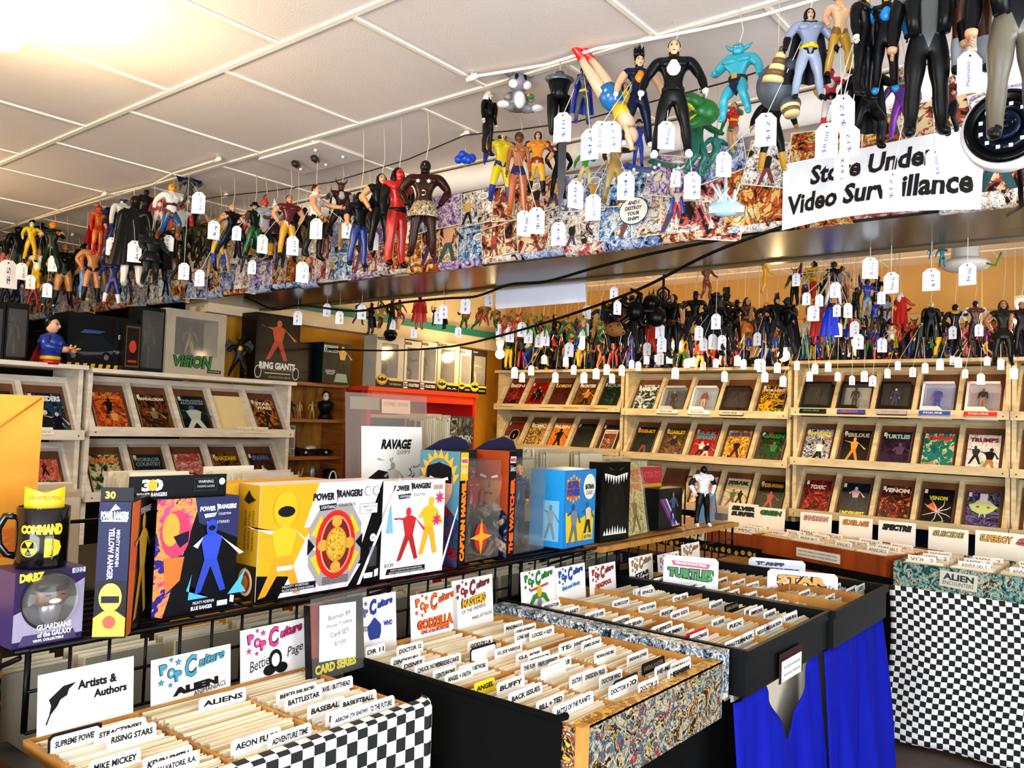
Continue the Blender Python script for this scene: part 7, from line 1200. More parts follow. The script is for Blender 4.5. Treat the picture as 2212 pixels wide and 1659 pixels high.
L_ = [
 # the large toys at the right, front wire
 (2000, -78, 300, 1.93, c9(SK, '5a5c5a', '0e0f10', '131415', '0c0c0d', 'c89a78', None, '101112'), 'large toy man in black leather jacket and grey shirt', 'stand', 1.35, ('short', '17120f'), (('jacket', '121314'),), 8),
 (1745, 22, 218, 1.95, c9('c8a07a', '8f95a8', '9aa2b4', None, K, K, K, '1a1c24', None), 'grey and black caped toy with yellow belt beside the banded grey toy', 'wide', 1.5, ('hood', '101014'), (('cape', '0e0e14'), ('belt', 'e8c81c')), 15),
 (1812, -12, 165, 1.98, c9('d8a078', 'e0b890', 'b8902c', 'd8a888', '14110e', None, None, '8a6a2a'), 'bare-armed toy with gold trousers under the white rope', 'reach', 1.3, ('hat', '17130f'), (), 30),
 (1864, -20, 215, 1.94, c9('e0b048', '0b0c10', '0b0c10', None, None, 'e8d8c0'), 'glossy black toy turned sideways with one pale hand', 'stand', 1.3, ('short', 'd8b04a'), (), 60),
 (1912, -22, 205, 1.95, c9('e0b048', '0c0d14', '0b0c12', '1a8ac8', '1a90d0', K), 'black toy with bright blue chest patch and boots', 'stand', 1.2, ('short', 'd8b04a'), (('panel', '1a90d0'), ('shoulders', '1a90d0')), 0),
 (2098, -170, 165, 1.96, c9('a8a4a0', '2a3430', '5a2f1c', '8a8c92', '1c1614', 'b8bcc4', 'b0b4bc', '3a2418', '9a9ca2'), 'toy with silver armoured leg and brown leather leg', 'stand', 1.3, None, (('belt', '1c2a24'),), 10),
 (2192, -160, 306, 1.90, c9(SK, '14171a', '6f6656', '101114', '121315', None, None, None, '6a6252'), 'large toy in khaki trousers cut by the right edge', 'stand', 1.4, None, (('jacket', '121416'),), 12),
 (1793, 148, 288, 2.2, c9('c8283a', 'd8344a', 'e4dcd8', 'd0304a', 'e0b81c', 'd8c81c', 'd8c81c', '17171c', 'c82a3a'), 'red and white toy with crossed straps behind the price tags', 'hips', 1.2, None, (('belt', '17171c'), ('panel', 'e8e2e4')), 0),
 (1872, 128, 330, 2.2, c9('d8b08a', '0c0d12', '0b0c10'), 'glossy black toy with short dark hair behind the blue-booted toy', 'run', 1.2, ('short', '17110e'), (('cape', '0c0c12'),), 25),
 (1945, 160, 300, 2.4, c9('7a4a8a', '6a2a8a', '8a3ab0', '5a2478', '6a2a8a'), 'purple segmented toy behind the leather jacket toy', 'wide', 1.6, ('horns', '5a2070'), (('collar', '7a9a3a'),), -10),
 (2055, 165, 290, 2.35, c9('c89a78', '7a1c24', '14151a', '101216'), 'dark toy with black boots behind the leather jacket toy', 'bend', 1.2, ('short', '17110e'), (), -30),
 # centre right
 (1450, 90, 345, 1.97, c9('e8bc94', '101213', '101211', None, 'f2f0ec', 'f2f0ec', None, '101211', None), 'large black toy with white chest, gloves and boots', 'wide', 1.35, ('short', '120f0d'), (('panel', 'f0eee8'), ('belt', '1c1c1e')), 0),
 (1376, 122, 320, 2.0, c9('e8b890', '16203c', '17203e', 'e8b890', 'f2f0ec', 'f2f0ec', 'e8b890', '16203c'), 'navy toy with tall spiky black hair and white gloves', 'wide', 1.3, ('spiky', '0d0d10'), (('panel', 'e8921c'), ('belt', '121a34')), 12),
 (1258, 122, 270, 1.98, c9('e8c0a0', '5a5e66', '4e5258', None, '1c34a0', '1c2f90', '1c34a0', '4e5258'), 'slim grey toy woman with blue gloves, boots and cape', 'up', .85, ('hood', '1c2240'), (('cape', '1a2c8a'), ('belt', 'e0b81c')), 15, True),
 (1116, 288, 468, 2.3, c9('7a4426', 'c07a4a', 'b8683c', 'b06a44', 'b05a20', None, None, '3a2a5a', 'b8642a'), 'brown toy woman in spotted orange thigh boots', 'stand', .9, ('short', '1c110c'), (), 5, True),
 (1080, 285, 440, 2.42, c9('d8b08a', 'e8d01c', 'e8d01c', 'e0c41c', '1c2f8a', '1c34a0', '2038a0', '2a3a8a', '223a9a'), 'yellow and blue toy with black mask', 'wide', 1.4, ('hood', '17171a'), (('shoulders', '1c2f8a'),), 20),
 (1158, 287, 425, 2.35, c9('d8a880', 'dc921c', 'e0a81c', '7a1c1c', '5a1c14', '6a1a16', SK, '8a2a1c', '1c1410'), 'mustard and maroon toy with a dark mask', 'hips', 1.35, ('hood', '1c1510'), (('belt', '8a2a1c'), ('shoulders', '7a201c')), -5),
 (1052, 200, 335, 2.05, c9('e0c0a8', '121214', '17171a', None, '0e0e10', None, None, None, '3a1c1c'), 'small black-coated toy with white swept hair', 'stand', 1.1, ('long', 'efece8'), (('jacket', '101012'),), 55),
 (1205, 310, 430, 2.42, c9('17171a', '101214', '0f1012'), 'black toy standing behind the hanging blade', 'hips', 1.3, ('hood', '0d0d10'), (), 15),
 (1262, 325, 400, 2.45, c9('3a8a3a', '4a9a3c', 'd8c48a', '3a8a3a', 'd8b870'), 'green toy with cream legs behind the price tags', 'run', 1.4, ('fin', '2a7a34'), (), 20),
 (1348, 180, 300, 2.2, c9('c89878', 'e8c81c', 'e0b890', 'c8242a', '17171a', None, None, 'd8b81c', 'e8c41c'), 'toy in yellow leotard half hidden behind the navy toy', 'hips', 1., ('long', '17110e'), (), 15, True),
 (1378, 262, 362, 2.35, c9('e0b890', '1c4aa8', '1c48b0', '1c4aa8', '17181c'), 'small toy in blue suit standing on the skateboard', 'stand', 1.1, ('hat', '2a2a30'), (), 10),
 (1502, 225, 380, 2.25, c9('1f7a3a', '1f6a44', '1c7060', '2a7a4a', '186a5a'), 'dark green reptile toy with open yellow mouth', 'bend', 1.7, ('fin', '1f7a3a'), (), 60),
 (1545, 285, 375, 2.4, c9('1a7a6a', '178070', '17806e'), 'translucent teal monster legs under the turquoise ogre', 'run', 1.6, None, (), 40),
 (1583, 222, 330, 2.3, c9('d8b08a', 'c8241c', 'c89a78', 'c0281c', '2a7a34', '2a8a3a', '2a8a3a', '1f6a2c'), 'red-chested toy with green gloves and boots', 'run', 1.2, ('short', '17110e'), (('panel', 'c8241c'), ('belt', 'e0b81c')), -20),
 (1668, 200, 372, 2.25, c9('1c1c20', '17181c', '14161a', '17181c', 'c89a2c', 'c08a24', None, None, 'c8962a'), 'dark toy with gold boots under the banded grey toy', 'wide', 1.4, None, (), 5),
 (1462, 400, 474, 2.5, c9('c8a890', 'd8b89a', 'c8402a', 'c8a888', 'b83a24', None, None, '1c3f9a'), 'small muscular toy with spread blue cape low on the beam', 'fly', 1.5, ('short', 'c8b8a8'), (('cape', '1c5ab8'),), 0),
 (1325, 295, 440, 2.3, c9('c8a060', 'b89658', 'c0a060', '3a3426', '8a6a30', None, None, None, '9a7a3a'), 'gold and cream toy with laced tall boots', 'reach', 1.1, ('short', '4a3a1c'), (), 30),
 # the middle stretch, large wrestlers
 (911, 350, 558, 2.06, c9('2a1408', '38190c', '3a1a0c', '361809', '3a1a0c'), 'dark brown bare-chested toy with leopard loincloth and white face paint', 'hips', 1.55, ('beard', '0e0c0c'), (('skirt', 'b89c7c'),), -8),
 (853, 366, 578, 2.05, c9('c8321c', 'c8281c', 'b8241c', '17100e', '0d0d0f', K, '121013', 'a81c18', None), 'red and black suited toy with long black hair', 'stand', 1.4, ('long', '0e0c0d'), (('belt', '17171a'),), 35),
 (818, 378, 546, 2.1, c9(SK, '17181a', '121314', 'd8a070', '0d0d0f'), 'toy in black leather vest and trousers with long dark hair', 'hips', 1.4, ('long', '120f0e'), (('jacket', '17171a'),), 20),
 (772, 388, 578, 2.05, c9(SK, '141518', '1c3a80', '17181b', '101012', 'd8a070', 'd8a070', '1a2f6a'), 'toy in black shirt and blue jeans raising one arm', 'up', 1.35, ('long', '120f0e'), (('belt', '17171a'),), 25),
 (732, 396, 520, 2.3, c9('5a2a20', '4a1c1c', '2a1a1c', '8a8a8c', '17171a', None, '6a6a70'), 'maroon and grey striped demon toy with a long blade', 'fight', 1.4, ('horns', '3a2420'), (('panel', 'b8b0b0'),), 10),
 (676, 402, 560, 2.12, c9('d8a078', 'ece8e0', '17171a', 'd8a078', '101012'), 'toy in white tank top and black trousers in profile', 'reach', 1.3, ('short', '4a1c14'), (), 75),
 (636, 452, 560, 2.25, c9('0f0f12', '141416', '121214', None, None, None, None, None, 'b0b0b4'), 'black armoured toy bending forward', 'bend', 1.5, ('horns', '101012'), (), 35),
 (619, 424, 556, 2.2, c9('d8a078', '6a1c24', 'd8a42c', 'd8a078', '17171a', None, None, 'e0d8cc'), 'toy in maroon vest with broad bare arms', 'hips', 1.5, ('short', '17110e'), (), 15),
 (589, 440, 560, 2.3, c9('e8e4e0', '3a2434', '2a1a2c', '4a2a44', '17141c'), 'dark plum toy with pale head', 'fight', 1.4, ('fin', 'ece8e4'), (('skirt', '3a2436'),), -10),
 (566, 432, 560, 2.25, c9('c83a2c', 'a8aab0', '1c2a20', '9aa0a8', '14161a', None, None, 'c88a2c', 'c8902c'), 'grey toy with red mask and striped yellow legs', 'run', 1.5, ('fin', 'c8402c'), (), 20),
 (545, 442, 555, 2.2, c9('b88a60', '17241c', '1f6a34', '6a4424', '17181a'), 'toy in black cap and green trousers', 'reach', 1.3, ('hat', '101014'), (), 40),
 (497, 444, 556, 2.15, c9('d8a878', '14151a', '1c2230', 'd89a6c', '121216'), 'blond toy in black vest with arms held out', 'fight', 1.4, ('short', 'e0b83a'), (), 30),
 (468, 462, 570, 2.2, c9('d8a07a', 'e0b41c', 'e0b01c', 'd8a078', '1c5ac0', '1c5ac0', None, '1c5ab8', '1c60c8'), 'yellow toy with blue boots falling sideways', 'fly', 1.2, ('fin', 'c8a41c'), (), -20),
 (446, 486, 585, 2.3, c9('7a5a3a', '3a3018', '24281a', '5a4424', '17140f'), 'olive and brown toy in a tangle of dark toys', 'fight', 1.4, ('hood', '3a3a1c'), (), 15),
 (424, 478, 565, 2.25, c9('4a3a24', '3a3c1c', '2a2a16', '5a5a24', '1c1a12'), 'small olive crouching toy', 'bend', 1.6, ('fin', '5a5a20'), (), -15),
 (405, 462, 560, 2.35, c9('7a4a34', '1c1a1c', '241c18', '2a2420', '121012'), 'dark toy with bare arm stretched to the right', 'reach', 1.3, ('short', '2a1710'), (), 60),
 (408, 378, 450, 2.05, c9('5a5650', '4a4640', '4e4a44', '54504a', '24221f'), 'grey gargoyle toy with dark blue wings near the ceiling', 'run', 1.3, ('horns', '17171c'), (('wings', '17203a'),), 30),
 (366, 400, 520, 2.02, c9('e0a01c', 'e8e4dc', '2a5a8a', 'e8e0d4', '8a4a1c', '7a4424', 'e0dcd4', '6a3a1c', '7a4420'), 'white-shirted toy with a yellow hood and brown boots', 'run', 1.3, ('hood', 'e0a41c'), (('belt', '5a2f14'),), 25),
 (342, 424, 500, 2.1, c9('d83a1c', 'd8321c', 'e0d8cc', 'c8301c', 'e8e0d4'), 'red toy arm and chest half hidden behind the white-shirted toy', 'wide', 1.3, None, (('panel', 'ece4da'),), 0),
 (388, 440, 560, 2.2, c9('d8402a', 'e0dcd8', '17301c', 'd83a24', '141c14', None, 'e05a3c'), 'toy with red and white arms above the dark toys', 'stand', 1.3, None, (), -10),
 (345, 482, 612, 2.1, c9('101012', '0e0e10', '0c0c0e'), 'tall black cloaked toy at the front of the tangle', 'stand', 1.4, ('hood', '0d0d10'), (('cape', '0c0c0e'),), 150),
 (322, 500, 616, 1.98, c9('2c2e2e', '26292a', '2a2c2c', '303334', '3a3c3a'), 'hulking dark grey toy with ribbed armour', 'bend', 1.9, ('horns', '3a3c38'), (('shoulders', '303232'), ('skirt', '24262a')), 20),
 (312, 412, 500, 2.05, c9('24282a', '262b2c', '24282a', '22272a'), 'black scaly reptile toy hanging under the rope', 'fight', 1.6, ('fin', '1c2022'), (), 40),
 (283, 428, 618, 1.98, c9('5a2f1c', '17171a', '17171a', None, 'e4dcd0', None, None, None, 'e4dcd0'), 'toy in long black cape and white boots seen from behind', 'stand', 1.35, ('short', '3a1c12'), (('cape', '161619'),), 165),
 (260, 424, 560, 2.08, c9('1c3f7a', 'e4e0da', 'd8d4ce', None, 'e8e4de', None, 'e8e4de'), 'white-suited toy with dark blue face', 'stand', 1.25, ('short', '14284a'), (), 20),
 (243, 432, 575, 2.1, c9('d8a078', '17203c', '24467a', '1c3a70', '2a2420', None, '1c3a6a'), 'toy in dark vest and blue jeans with white headband', 'reach', 1.2, ('short', '17110e'), (), 30),
 (226, 442, 540, 2.15, c9('7a1c1c', '5a1716', '4a1614', '6a1c1a', '17110f'), 'small dark red toy beside the rope clamp', 'stand', 1.2, ('hood', '6a1614'), (), 10),
 (208, 446, 552, 2.0, c9('c82a1c', 'd8741c', 'd8701c', 'c8341c', 'b81c14', 'b81c14', None, 'c0301c', 'c02414'), 'orange and red toy with red cape', 'stand', 1.3, ('hood', 'b8241c'), (('cape', 'a81c14'), ('belt', 'c0301c')), 40),
 (240, 556, 660, 2.2, c9('c89070', '1c2466', '1c2a7a', '24308a', 'c8241c', None, None, '1c2060', 'e4e0e0'), 'toy with blue tights, white boots and red shoes', 'wide', 1.3, ('short', '17110e'), (), 10),
 (195, 524, 652, 2.12, c9('c88a5a', 'c88a58', 'c08456', None, '121012', None, None, '141012', '141214'), 'bare-chested long-haired toy in black trunks and boots', 'hips', 1.4, ('long', '1c120e'), (), 15),
 (179, 528, 648, 2.1, c9('b8784a', '141416', '4a82b8', 'b8784a', 'd8c01c'), 'toy in black tank top and light blue jeans in profile', 'stand', 1.35, ('long', '120e0d'), (), 70),
 (134, 530, 660, 2.08, c9('b8803c', '121214', 'b47c3a', 'b8803e', '121214', None, None, '121214', '141416'), 'broad bald toy in black singlet and boots', 'hips', 1.7, ('beard', '8a5a24'), (('panel', '121214'),), 5),
 (70, 598, 664, 2.2, c9('c83a24', 'c82a1c', 'c8281c', 'c83020', 'b81c14'), 'red toy with big red boots low at the left', 'wide', 1.5, None, (), 0),
 (78, 540, 625, 2.05, c9('d8a07a', 'e8e0d0', 'e0b41c', 'e0b01c', 'e0b41c'), 'toy with yellow legs and white body below the hooded one', 'run', 1.4, ('hood', 'd8a81c'), (), -20),
 (109, 482, 592, 2.0, c9('d8861c', '14281c', '16301f', 'd8a078', '12201a', None, '17301f'), 'green toy with a large orange helmet', 'fight', 1.5, ('helmet', 'e0901c'), (), -20),
 (86, 478, 565, 2.08, c9('1c1c22', '101114', '101114', None, None), 'black toy with dark blue hat under the rope', 'stand', 1.3, ('hat', '17203a'), (), 10),
 (64, 480, 566, 2.0, c9('ece0d0', 'e8c81c', 'e0b81c', 'e8d01c', '17171a'), 'yellow-clad toy with wild black hair and pale face', 'reach', 1.2, ('spiky', '101010'), (), 15),
 (34, 490, 612, 2.05, c9('17171a', '1a1c1a', '4a4c44', '1c1d1c', '17181a', None, None, '2a2c28'), 'black hooded toy with camouflage trousers at the left', 'stand', 1.5, ('hood', '131314'), (), 20),
 (8, 510, 600, 2.05, c9('c8806a', '1c2a1c', 'c87a5c', '17171c', 'b8705a'), 'dark toy with bare pink legs at the left edge', 'stand', 1.2, ('short', '17120f'), (), 20),
 (32, 600, 664, 2.25, c9('2a4a7a', '1c2f5a', '1c2a4a', 'e0dcd4', '17171c', None, None, None, '14202c'), 'blue and white toy low at the left edge', 'bend', 1.5, None, (), 30),
 (105, 600, 662, 2.25, c9('c8a07a', '1c4a8a', '2a6ab0', 'd8c8b0', 'e4e0dc'), 'small toy in blue jeans behind the hanging tags', 'run', 1.2, ('short', '2a1c14'), (), 20),
 (10, 600, 662, 2.3, c9('5a4a3a', '2a2622', '2a2420', '3a302a'), 'dark toy low in the left corner of the row', 'wide', 1.4, None, (), 0),
]
FILL = [(x, yt, yb, 2.42) for x, yt, yb in ((18, 505, 600), (50, 520, 600), (95, 560, 640), (150, 560, 640), (164, 540, 640), (218, 540, 640), (268, 560, 640), (300, 470, 570), (330, 440, 520), (372, 505, 600), (395, 520, 610), (415, 440, 530), (458, 520, 600), (480, 500, 590), (520, 470, 560), (530, 520, 590), (605, 480, 580), (655, 450, 545), (700, 470, 560), (745, 430, 540), (790, 440, 540))]
for it in L_:
    px, yt, yb, Y, cols, lab = it[:6]; pose, bulk, hair, ext, turn = (list(it[6:11])+['stand', 1.2, None, (), 0][len(it[6:11]):]); fem = it[11] if len(it) > 11 else False
    hang(px, yt, yb, Y, cols, lab, pose, bulk, hair, ext, turn, fem, grp=None)
rq = random.Random(9)
for i, (x, yt, yb, Y) in enumerate(FILL):
    c1, c2 = rq.choice(['141418', '2a241c', '3a1c1c', '1c2430', '24301c']), rq.choice(['17171a', '4a3420', 'c8a070', '3a3a44', '6a2a1c', '8a6a24']); hang(x, yt, yb, Y, c9(rq.choice(['c89068', '1c1c20', '6a4428']), c1, c2, rq.choice([c1, 'c89068'])), 'dark toy close to the papered beam, %s from the left in the back layer' % nth(i), rq.choice(list(POSES)), rq.choice([1.2, 1.5]), rq.choice([('short', '17120f'), ('hood', '17171a'), ('long', '120e0d'), ('horns', '24201c')]), (), rq.uniform(-50, 50))
# ---------------------------------------------------------------- toys with shapes of their own
def at(px, py, Y): return AY(px, py, Y)
def hung(name, lab, cat, px, py, Y, turn=0, cord=0.): 
    p = at(px, py, Y); t = thing(name, lab, cat, p, face_cam(p, turn))
    if cord: b = B(); b.tube([(0, 0, cord), (0, 0, CEIL-p.z)], .0016, P('c8c0b0', .6), 4); b.obj('hanging_cord', t)
    return t
# grey rabbit
t = hung('toy_rabbit', 'grey seated rabbit toy with pink-lined ears and white belly', 'toy animal', 1118, 248, 2.0, 12, .12); G = P('8c8a8c', .35); WB = P('e4e0dc', .35)
b = B(); b.tube([(0, 0, .015), (0, 0, .035), (0, 0, .06), (0, -.002, .078)], [.026, .034, .026, .016], G, 14); b.ell((0, -.006, .1), (.036, .032, .03), G, 14, 10)
for s in (-1, 1): b.tube([(s*.022, .0, .062), (s*.04, -.012, .048), (s*.034, -.028, .042)], [.011, .01, .008], G, 8); b.tube([(s*.02, -.01, .018), (s*.045, -.03, .012)], [.016, .011], G, 8); b.ell((s*.022, -.024, .088), (.016, .014, .014), WB, 10, 7)
b.ell((0, -.022, .04), (.02, .018, .028), WB, 10, 7); b.obj('body', t)
for s in (-1, 1):
    b = B(); b.tube([(s*.02, .002, .122), (s*.042, .004, .142), (s*.064, .006, .15)], [.008, .013, .003], G, 8); b.tube([(s*.026, -.006, .125), (s*.043, -.007, .141), (s*.058, -.004, .147)], [.004, .007, .001], P('d88aa8', .4), 6); b.obj('ear', t)
    b = B(); b.ell((s*.055, -.04, .012), (.02, .02, .011), WB, 10, 6); b.obj('foot', t); b = B(); b.ell((s*.013, -.032, .108), (.007, .005, .011), INK, 8, 6); b.obj('eye', t)
b = B(); b.ell((0, -.039, .094), (.006, .005, .004), P('d87a98', .4)); b.obj('nose', t); b = B(); b.ell((.032, -.034, .05), (.012, .009, .009), P('2a8a34', .4)); b.ell((.024, -.042, .05), (.006, .005, .005), P('d88a1c', .4)); b.obj('carrot_top', t)
# headless pair of black legs
t = hung('headless_toy', 'headless black toy body with grey shoulder cut and long black legs', 'toy figure', 1205, 292, 1.98, 10, .17); b = B()
for s in (-1, 1): b.tube([(s*.018, .0, .118), (s*.019, 0, .07), (s*.018, 0, .02), (s*.018, 0, .006), (s*.019, -.022, .004)], [.02, .017, .012, .009, .006], P('0d0e10', .3), 10)
b.tube([(0, 0, .105), (0, 0, .13), (0, 0, .162)], [.03, .026, .036], P('0e0f11', .3), 12); b.obj('body', t); b = B(); b.ell((0, 0, .17), (.046, .028, .016), P('6a6c70', .3, .4), 14, 8); b.lathe([(.014, .18), (.014, .192), (0, .192)], P('5a5c60', .3, .4), 12); b.obj('collar', t)
# upside-down toy with red boots and starry shorts
p0, p1 = at(1330, 226, 1.98), at(1228, 68, 1.96); d = p1-p0; t = thing('toy_figure', 'upside-down toy with red boots, bare legs and starred blue shorts', 'toy figure', p0); b = B(); FL = P('e8c0a0', .35)
for s in (-1, 1):
    o = Vec((s*.012, s*.012, 0)); b.tube([o+d*.12, o+d*.35, o+d*.52, o*.7+d*.62], [.02, .017, .012, .011], FL, 10)
b.tube([d*.0+Vec((.045, 0, -.075)), Vec((.03, 0, -.04)), d*-.02], [.022, .024, .02], FL, 10); b.ell(Vec((.055, 0, -.1)), (.02, .02, .024), FL, 10, 8); b.tube([Vec((.03, -.01, -.05)), Vec((.06, -.02, -.11)), Vec((.07, -.02, -.15))], [.009, .008, .007], FL, 7); b.obj('body', t)
b = B(); [b.tube([Vec((s*.009, s*.009, 0))+d*.6, Vec((s*.009, s*.009, 0))+d*.9, Vec((s*.009, s*.009, 0))+d*.97, d*.97+Vec((-.03, -.012, -.005+s*.008))], [.0125, .010, .010, .006], P('d8281c', .3), 10) for s in (-1, 1)]; b.obj('boots', t)
b = B(); b.tube([d*-.03, d*.08, d*.2], [.026, .034, .03], P('1c7ab8', .35), 12); b.obj('shorts', t); b = B(); [b.add([tuple(d*u+Vec((x, -.036, z))+Vec((px_, -.001, pz_))) for px_, pz_ in star(0, 0, .006)], [tuple(range(10))], WHT) for u, x, z in ((.06, .008, 0), (.1, -.01, .006), (.14, .012, -.004))]; b.obj('stars', t, kind='stuff')
b = B(); b.tube([Vec((.03, -.005, -.045)), Vec((.012, 0, -.01))], [.026, .024], P('e0b81c', .35), 12); b.obj('top', t)
b = B(); b.tube([p1-p0, p1-p0+Vec((.02, 0, CEIL-p1.z))], .0016, P('c8c0b0', .6), 4); b.obj('hanging_cord', t)
# turquoise ogre
OG = '36a4b4'; POSES['ogre'] = ((38, 10, 12, 30), (46, -4, -30, 70), (24, 42, 12, -28), (22, 30, 10, -22), 14)
p = at(1592, 264, 2.0); hh = at(1592, 98, 2.0).z-p.z
t = toy(p, hh, c9(OG, OG, OG), 'ogre', 2.0, False, None, (), face_cam(p, -22), 'large turquoise ogre toy with pointed ears, bent knees and navy loincloth', 'toy figure', None, (0, 0), True)
bd = body('ogre', 2.0); M = Mx.Scale(hh, 4) @ Mx.Scale(bd['k'], 4); hd = Mx.Scale(hh, 4) @ bd['head'] @ Mx.Scale(1.35, 4); J_ = bd['J']; pz = J_['pel'].z*hh
b = B(); b.lathe([(.098*hh, pz-.10*hh), (.125*hh, pz-.06*hh), (.118*hh, pz+.03*hh), (.105*hh, pz+.05*hh)], P('161f3c', .5), 18, sy=.92); b.prism([(-.075*hh, pz-.06*hh), (.075*hh, pz-.06*hh), (.02*hh, pz-.21*hh)], -.125*hh, -.08*hh, P('161f3c', .5)); b.obj('loincloth', t)
b = B(); b.lathe([(.118*hh, pz+.02*hh), (.124*hh, pz+.03*hh), (.120*hh, pz+.065*hh), (.108*hh, pz+.07*hh)], P('4a2a1c', .5), 18, sy=.94); b.obj('belt', t); b = B(); b.box(-.035*hh, -.128*hh, pz+.01*hh, .035*hh, -.112*hh, pz+.075*hh, P('c8a050', .35, .4)); b.obj('buckle', t)
b = B(); b.T = hd; b.ell((0, 0, .01), (.052, .055, .056), P(OG, .3), 14, 9); b.ell((0, -.046, -.026), (.038, .026, .024), P('45b4c2', .3), 10, 7); [b.ell((s*.02, -.052, .026), (.02, .012, .008), P('2a8a98', .3), 8, 5) for s in (-1, 1)]; b.ell((0, -.062, .004), (.013, .016, .013), P('45b4c2', .3), 8, 6); b.obj('face', t)
b = B(); b.T = hd; [b.ell((s*.02, -.056, .014), (.008, .006, .006), P('e8e8d8', .3), 8, 5) for s in (-1, 1)]; [b.ell((s*.02, -.061, .014), (.003, .003, .003), INK, 6, 4) for s in (-1, 1)]; b.obj('eyes', t)
for s in (-1, 1):
    b = B(); b.T = hd; b.tube([(s*.04, .005, .01), (s*.08, .014, .035), (s*.115, .024, .07)], [.02, .02, .002], P(OG, .3), 8); b.obj('ear', t)
# banded grey toy hung by two white cords
t = hung('toy_creature', 'rounded slate grey toy with a banded cream horn hung by cords', 'toy', 1680, 186, 1.97, 0, .06); SG = P('4c545e', .5); CR = P('e0cc94', .45)
b = B(); b.ell((0, 0, 0), (.052, .042, .06), SG, 18, 12); b.ell((.03, -.02, -.055), (.026, .022, .022), SG, 12, 8); b.ell((.028, -.02, .035), (.026, .03, .026), P('424a54', .5), 12, 8); b.obj('body', t)
b = B(); [b.tube([(-.012+.004*k, -.038-.002*k, -.005+k*.014), (-.010+.004*k, -.039-.002*k, .006+k*.014)], [.026-.0035*k, .0255-.0035*k], CR if k % 2 == 0 else P('7a5a34', .5), 12) for k in range(6)]; b.obj('horn', t)
b = B(); [b.tube([(.03+.002*k, -.03, -.066-k*.008), (.031+.002*k, -.031, -.073-k*.008)], [.024-.002*k, .022-.002*k], CR if k % 2 == 0 else P('7a5a34', .5), 12) for k in range(3)]; b.obj('foot', t)
b = B(); [b.tube([(-.006*s+.034, -.047, -.006*1), (.006*s+.034, -.047, .008)], .0012, INK, 4) for s in (-1, 1)]; b.obj('cross_mark', t)
# long blade with yellow hilt
t = hung('toy_sword', 'long grey toy blade with a yellow hilt hanging point down', 'toy sword', 1214, 300, 2.2, 0, .01); b = B(); b.prism([(-.012, 0), (.016, 0), (.015, -.16), (.0, -.262), (-.010, -.16)], -.003, .003, P('6e6e70', .25, .5)); b.obj('blade', t); b = B(); b.box(-.014, -.006, -.006, .018, .006, .035, P('e0c01c', .35)); b.obj('hilt', t)
# skateboards
for px, py, c1, c2, lab in ((1385, 368, '1c5ab0', '8a3a24', 'blue skateboard under the small blue-suited toy'), (1440, 358, '2a7a70', 'b8a88a', 'teal skateboard with pale rim beside the blue one')):
    t = hung('toy_skateboard', lab, 'toy skateboard', px, py, 2.33, 30); b = B(); n = 14; pts = [(-.06+.12*i/n, .008*(abs(2*i/n-1)**3)) for i in range(n+1)]; b.prism([(x, z) for x, z in pts]+[(x, z+.005) for x, z in pts[::-1]], -.018, .018, P(c1, .3)); b.obj('deck', t); b = B(); b.prism([(x, z+.0051) for x, z in pts]+[(x, z+.0075) for x, z in pts[::-1]], -.017, .017, P(c2, .4)); b.obj('grip', t)
    for x in (-.035, .035): b = B(); [b.ell((x, s*.014, -.006), (.006, .004, .006), WHT, 8, 6) for s in (-1, 1)]; b.obj('wheel_pair', t)
# open-mouthed head of the reptile
t = hung('toy_reptile_head', 'green toy reptile head with wide yellow-lipped open jaws', 'toy', 1512, 246, 2.12, 40); b = B(); b.ell((.02, 0, .01), (.045, .032, .036), P('1f7a34', .35), 14, 9); b.tube([(.0, 0, .02), (-.04, 0, .035), (-.07, 0, .03)], [.026, .02, .01], P('1f7a34', .35), 10); b.tube([(.01, 0, -.01), (-.03, 0, -.035), (-.06, 0, -.045)], [.022, .014, .006], P('1f7a34', .35), 10); [b.tube([(.0, s*.012, .04), (.006, s*.014, .056), (-.008, s*.014, .058)], .005, P('1f7a34', .35), 8) for s in (-1, 1)]; b.obj('head', t); b = B(); b.tube([(-.068, 0, .022), (-.03, 0, .014), (.0, 0, .002), (-.03, 0, -.022), (-.058, 0, -.038)], [.008, .009, .008, .008, .005], P('d8c81c', .4), 8); b.obj('lips', t)
# blue lobed toy on the dark wire
t = hung('toy', 'cluster of bright blue lobes hung from the dark wire clamp', 'toy', 1005, 342, 2.38, 0, .02); b = B(); [b.ell((x, y, z), r_, P('1c5ad0', .35), 12, 8) for x, y, z, r_ in ((0, 0, 0, .022), (-.026, 0, -.006, .017), (.026, 0, .002, .018), (-.012, -.014, .01, .016), (.014, -.012, -.01, .016))]; b.obj('body', t)
# pale broken model low on the beam
t = hung('toy_model', 'pale blue and white model wreck near the bottom of the beam', 'toy', 1566, 462, 2.50, 0, .1); b = B(); rr = random.Random(5); b.box(-.05, -.02, 0, .06, .02, .02, P('dce8ee', .4)); b.ell((0, 0, .02), (.06, .03, .03), P('b8d4e4', .4), 8, 5); [b.tube([(rr.uniform(-.05, .05), rr.uniform(-.02, .02), .01), (rr.uniform(-.05, .05), rr.uniform(-.03, .02), rr.uniform(.03, .10))], .004, P('e4eef4', .4), 5) for _ in range(14)]; b.tube([(0, -.02, .02), (.0, -.02, .12)], .006, P('c8dcec', .4), 6); b.obj('wreck', t)
# thin blade of the demon toy
t = hung('toy_knife', 'thin dark green blade rising beside the striped demon toy', 'toy sword', 712, 462, 2.28, 0); b = B(); b.prism([(-.004, 0), (.005, 0), (.008, .08), (.002, .13), (-.002, .08)], -.002, .002, P('2a4a34', .3)); b.obj('blade', t)
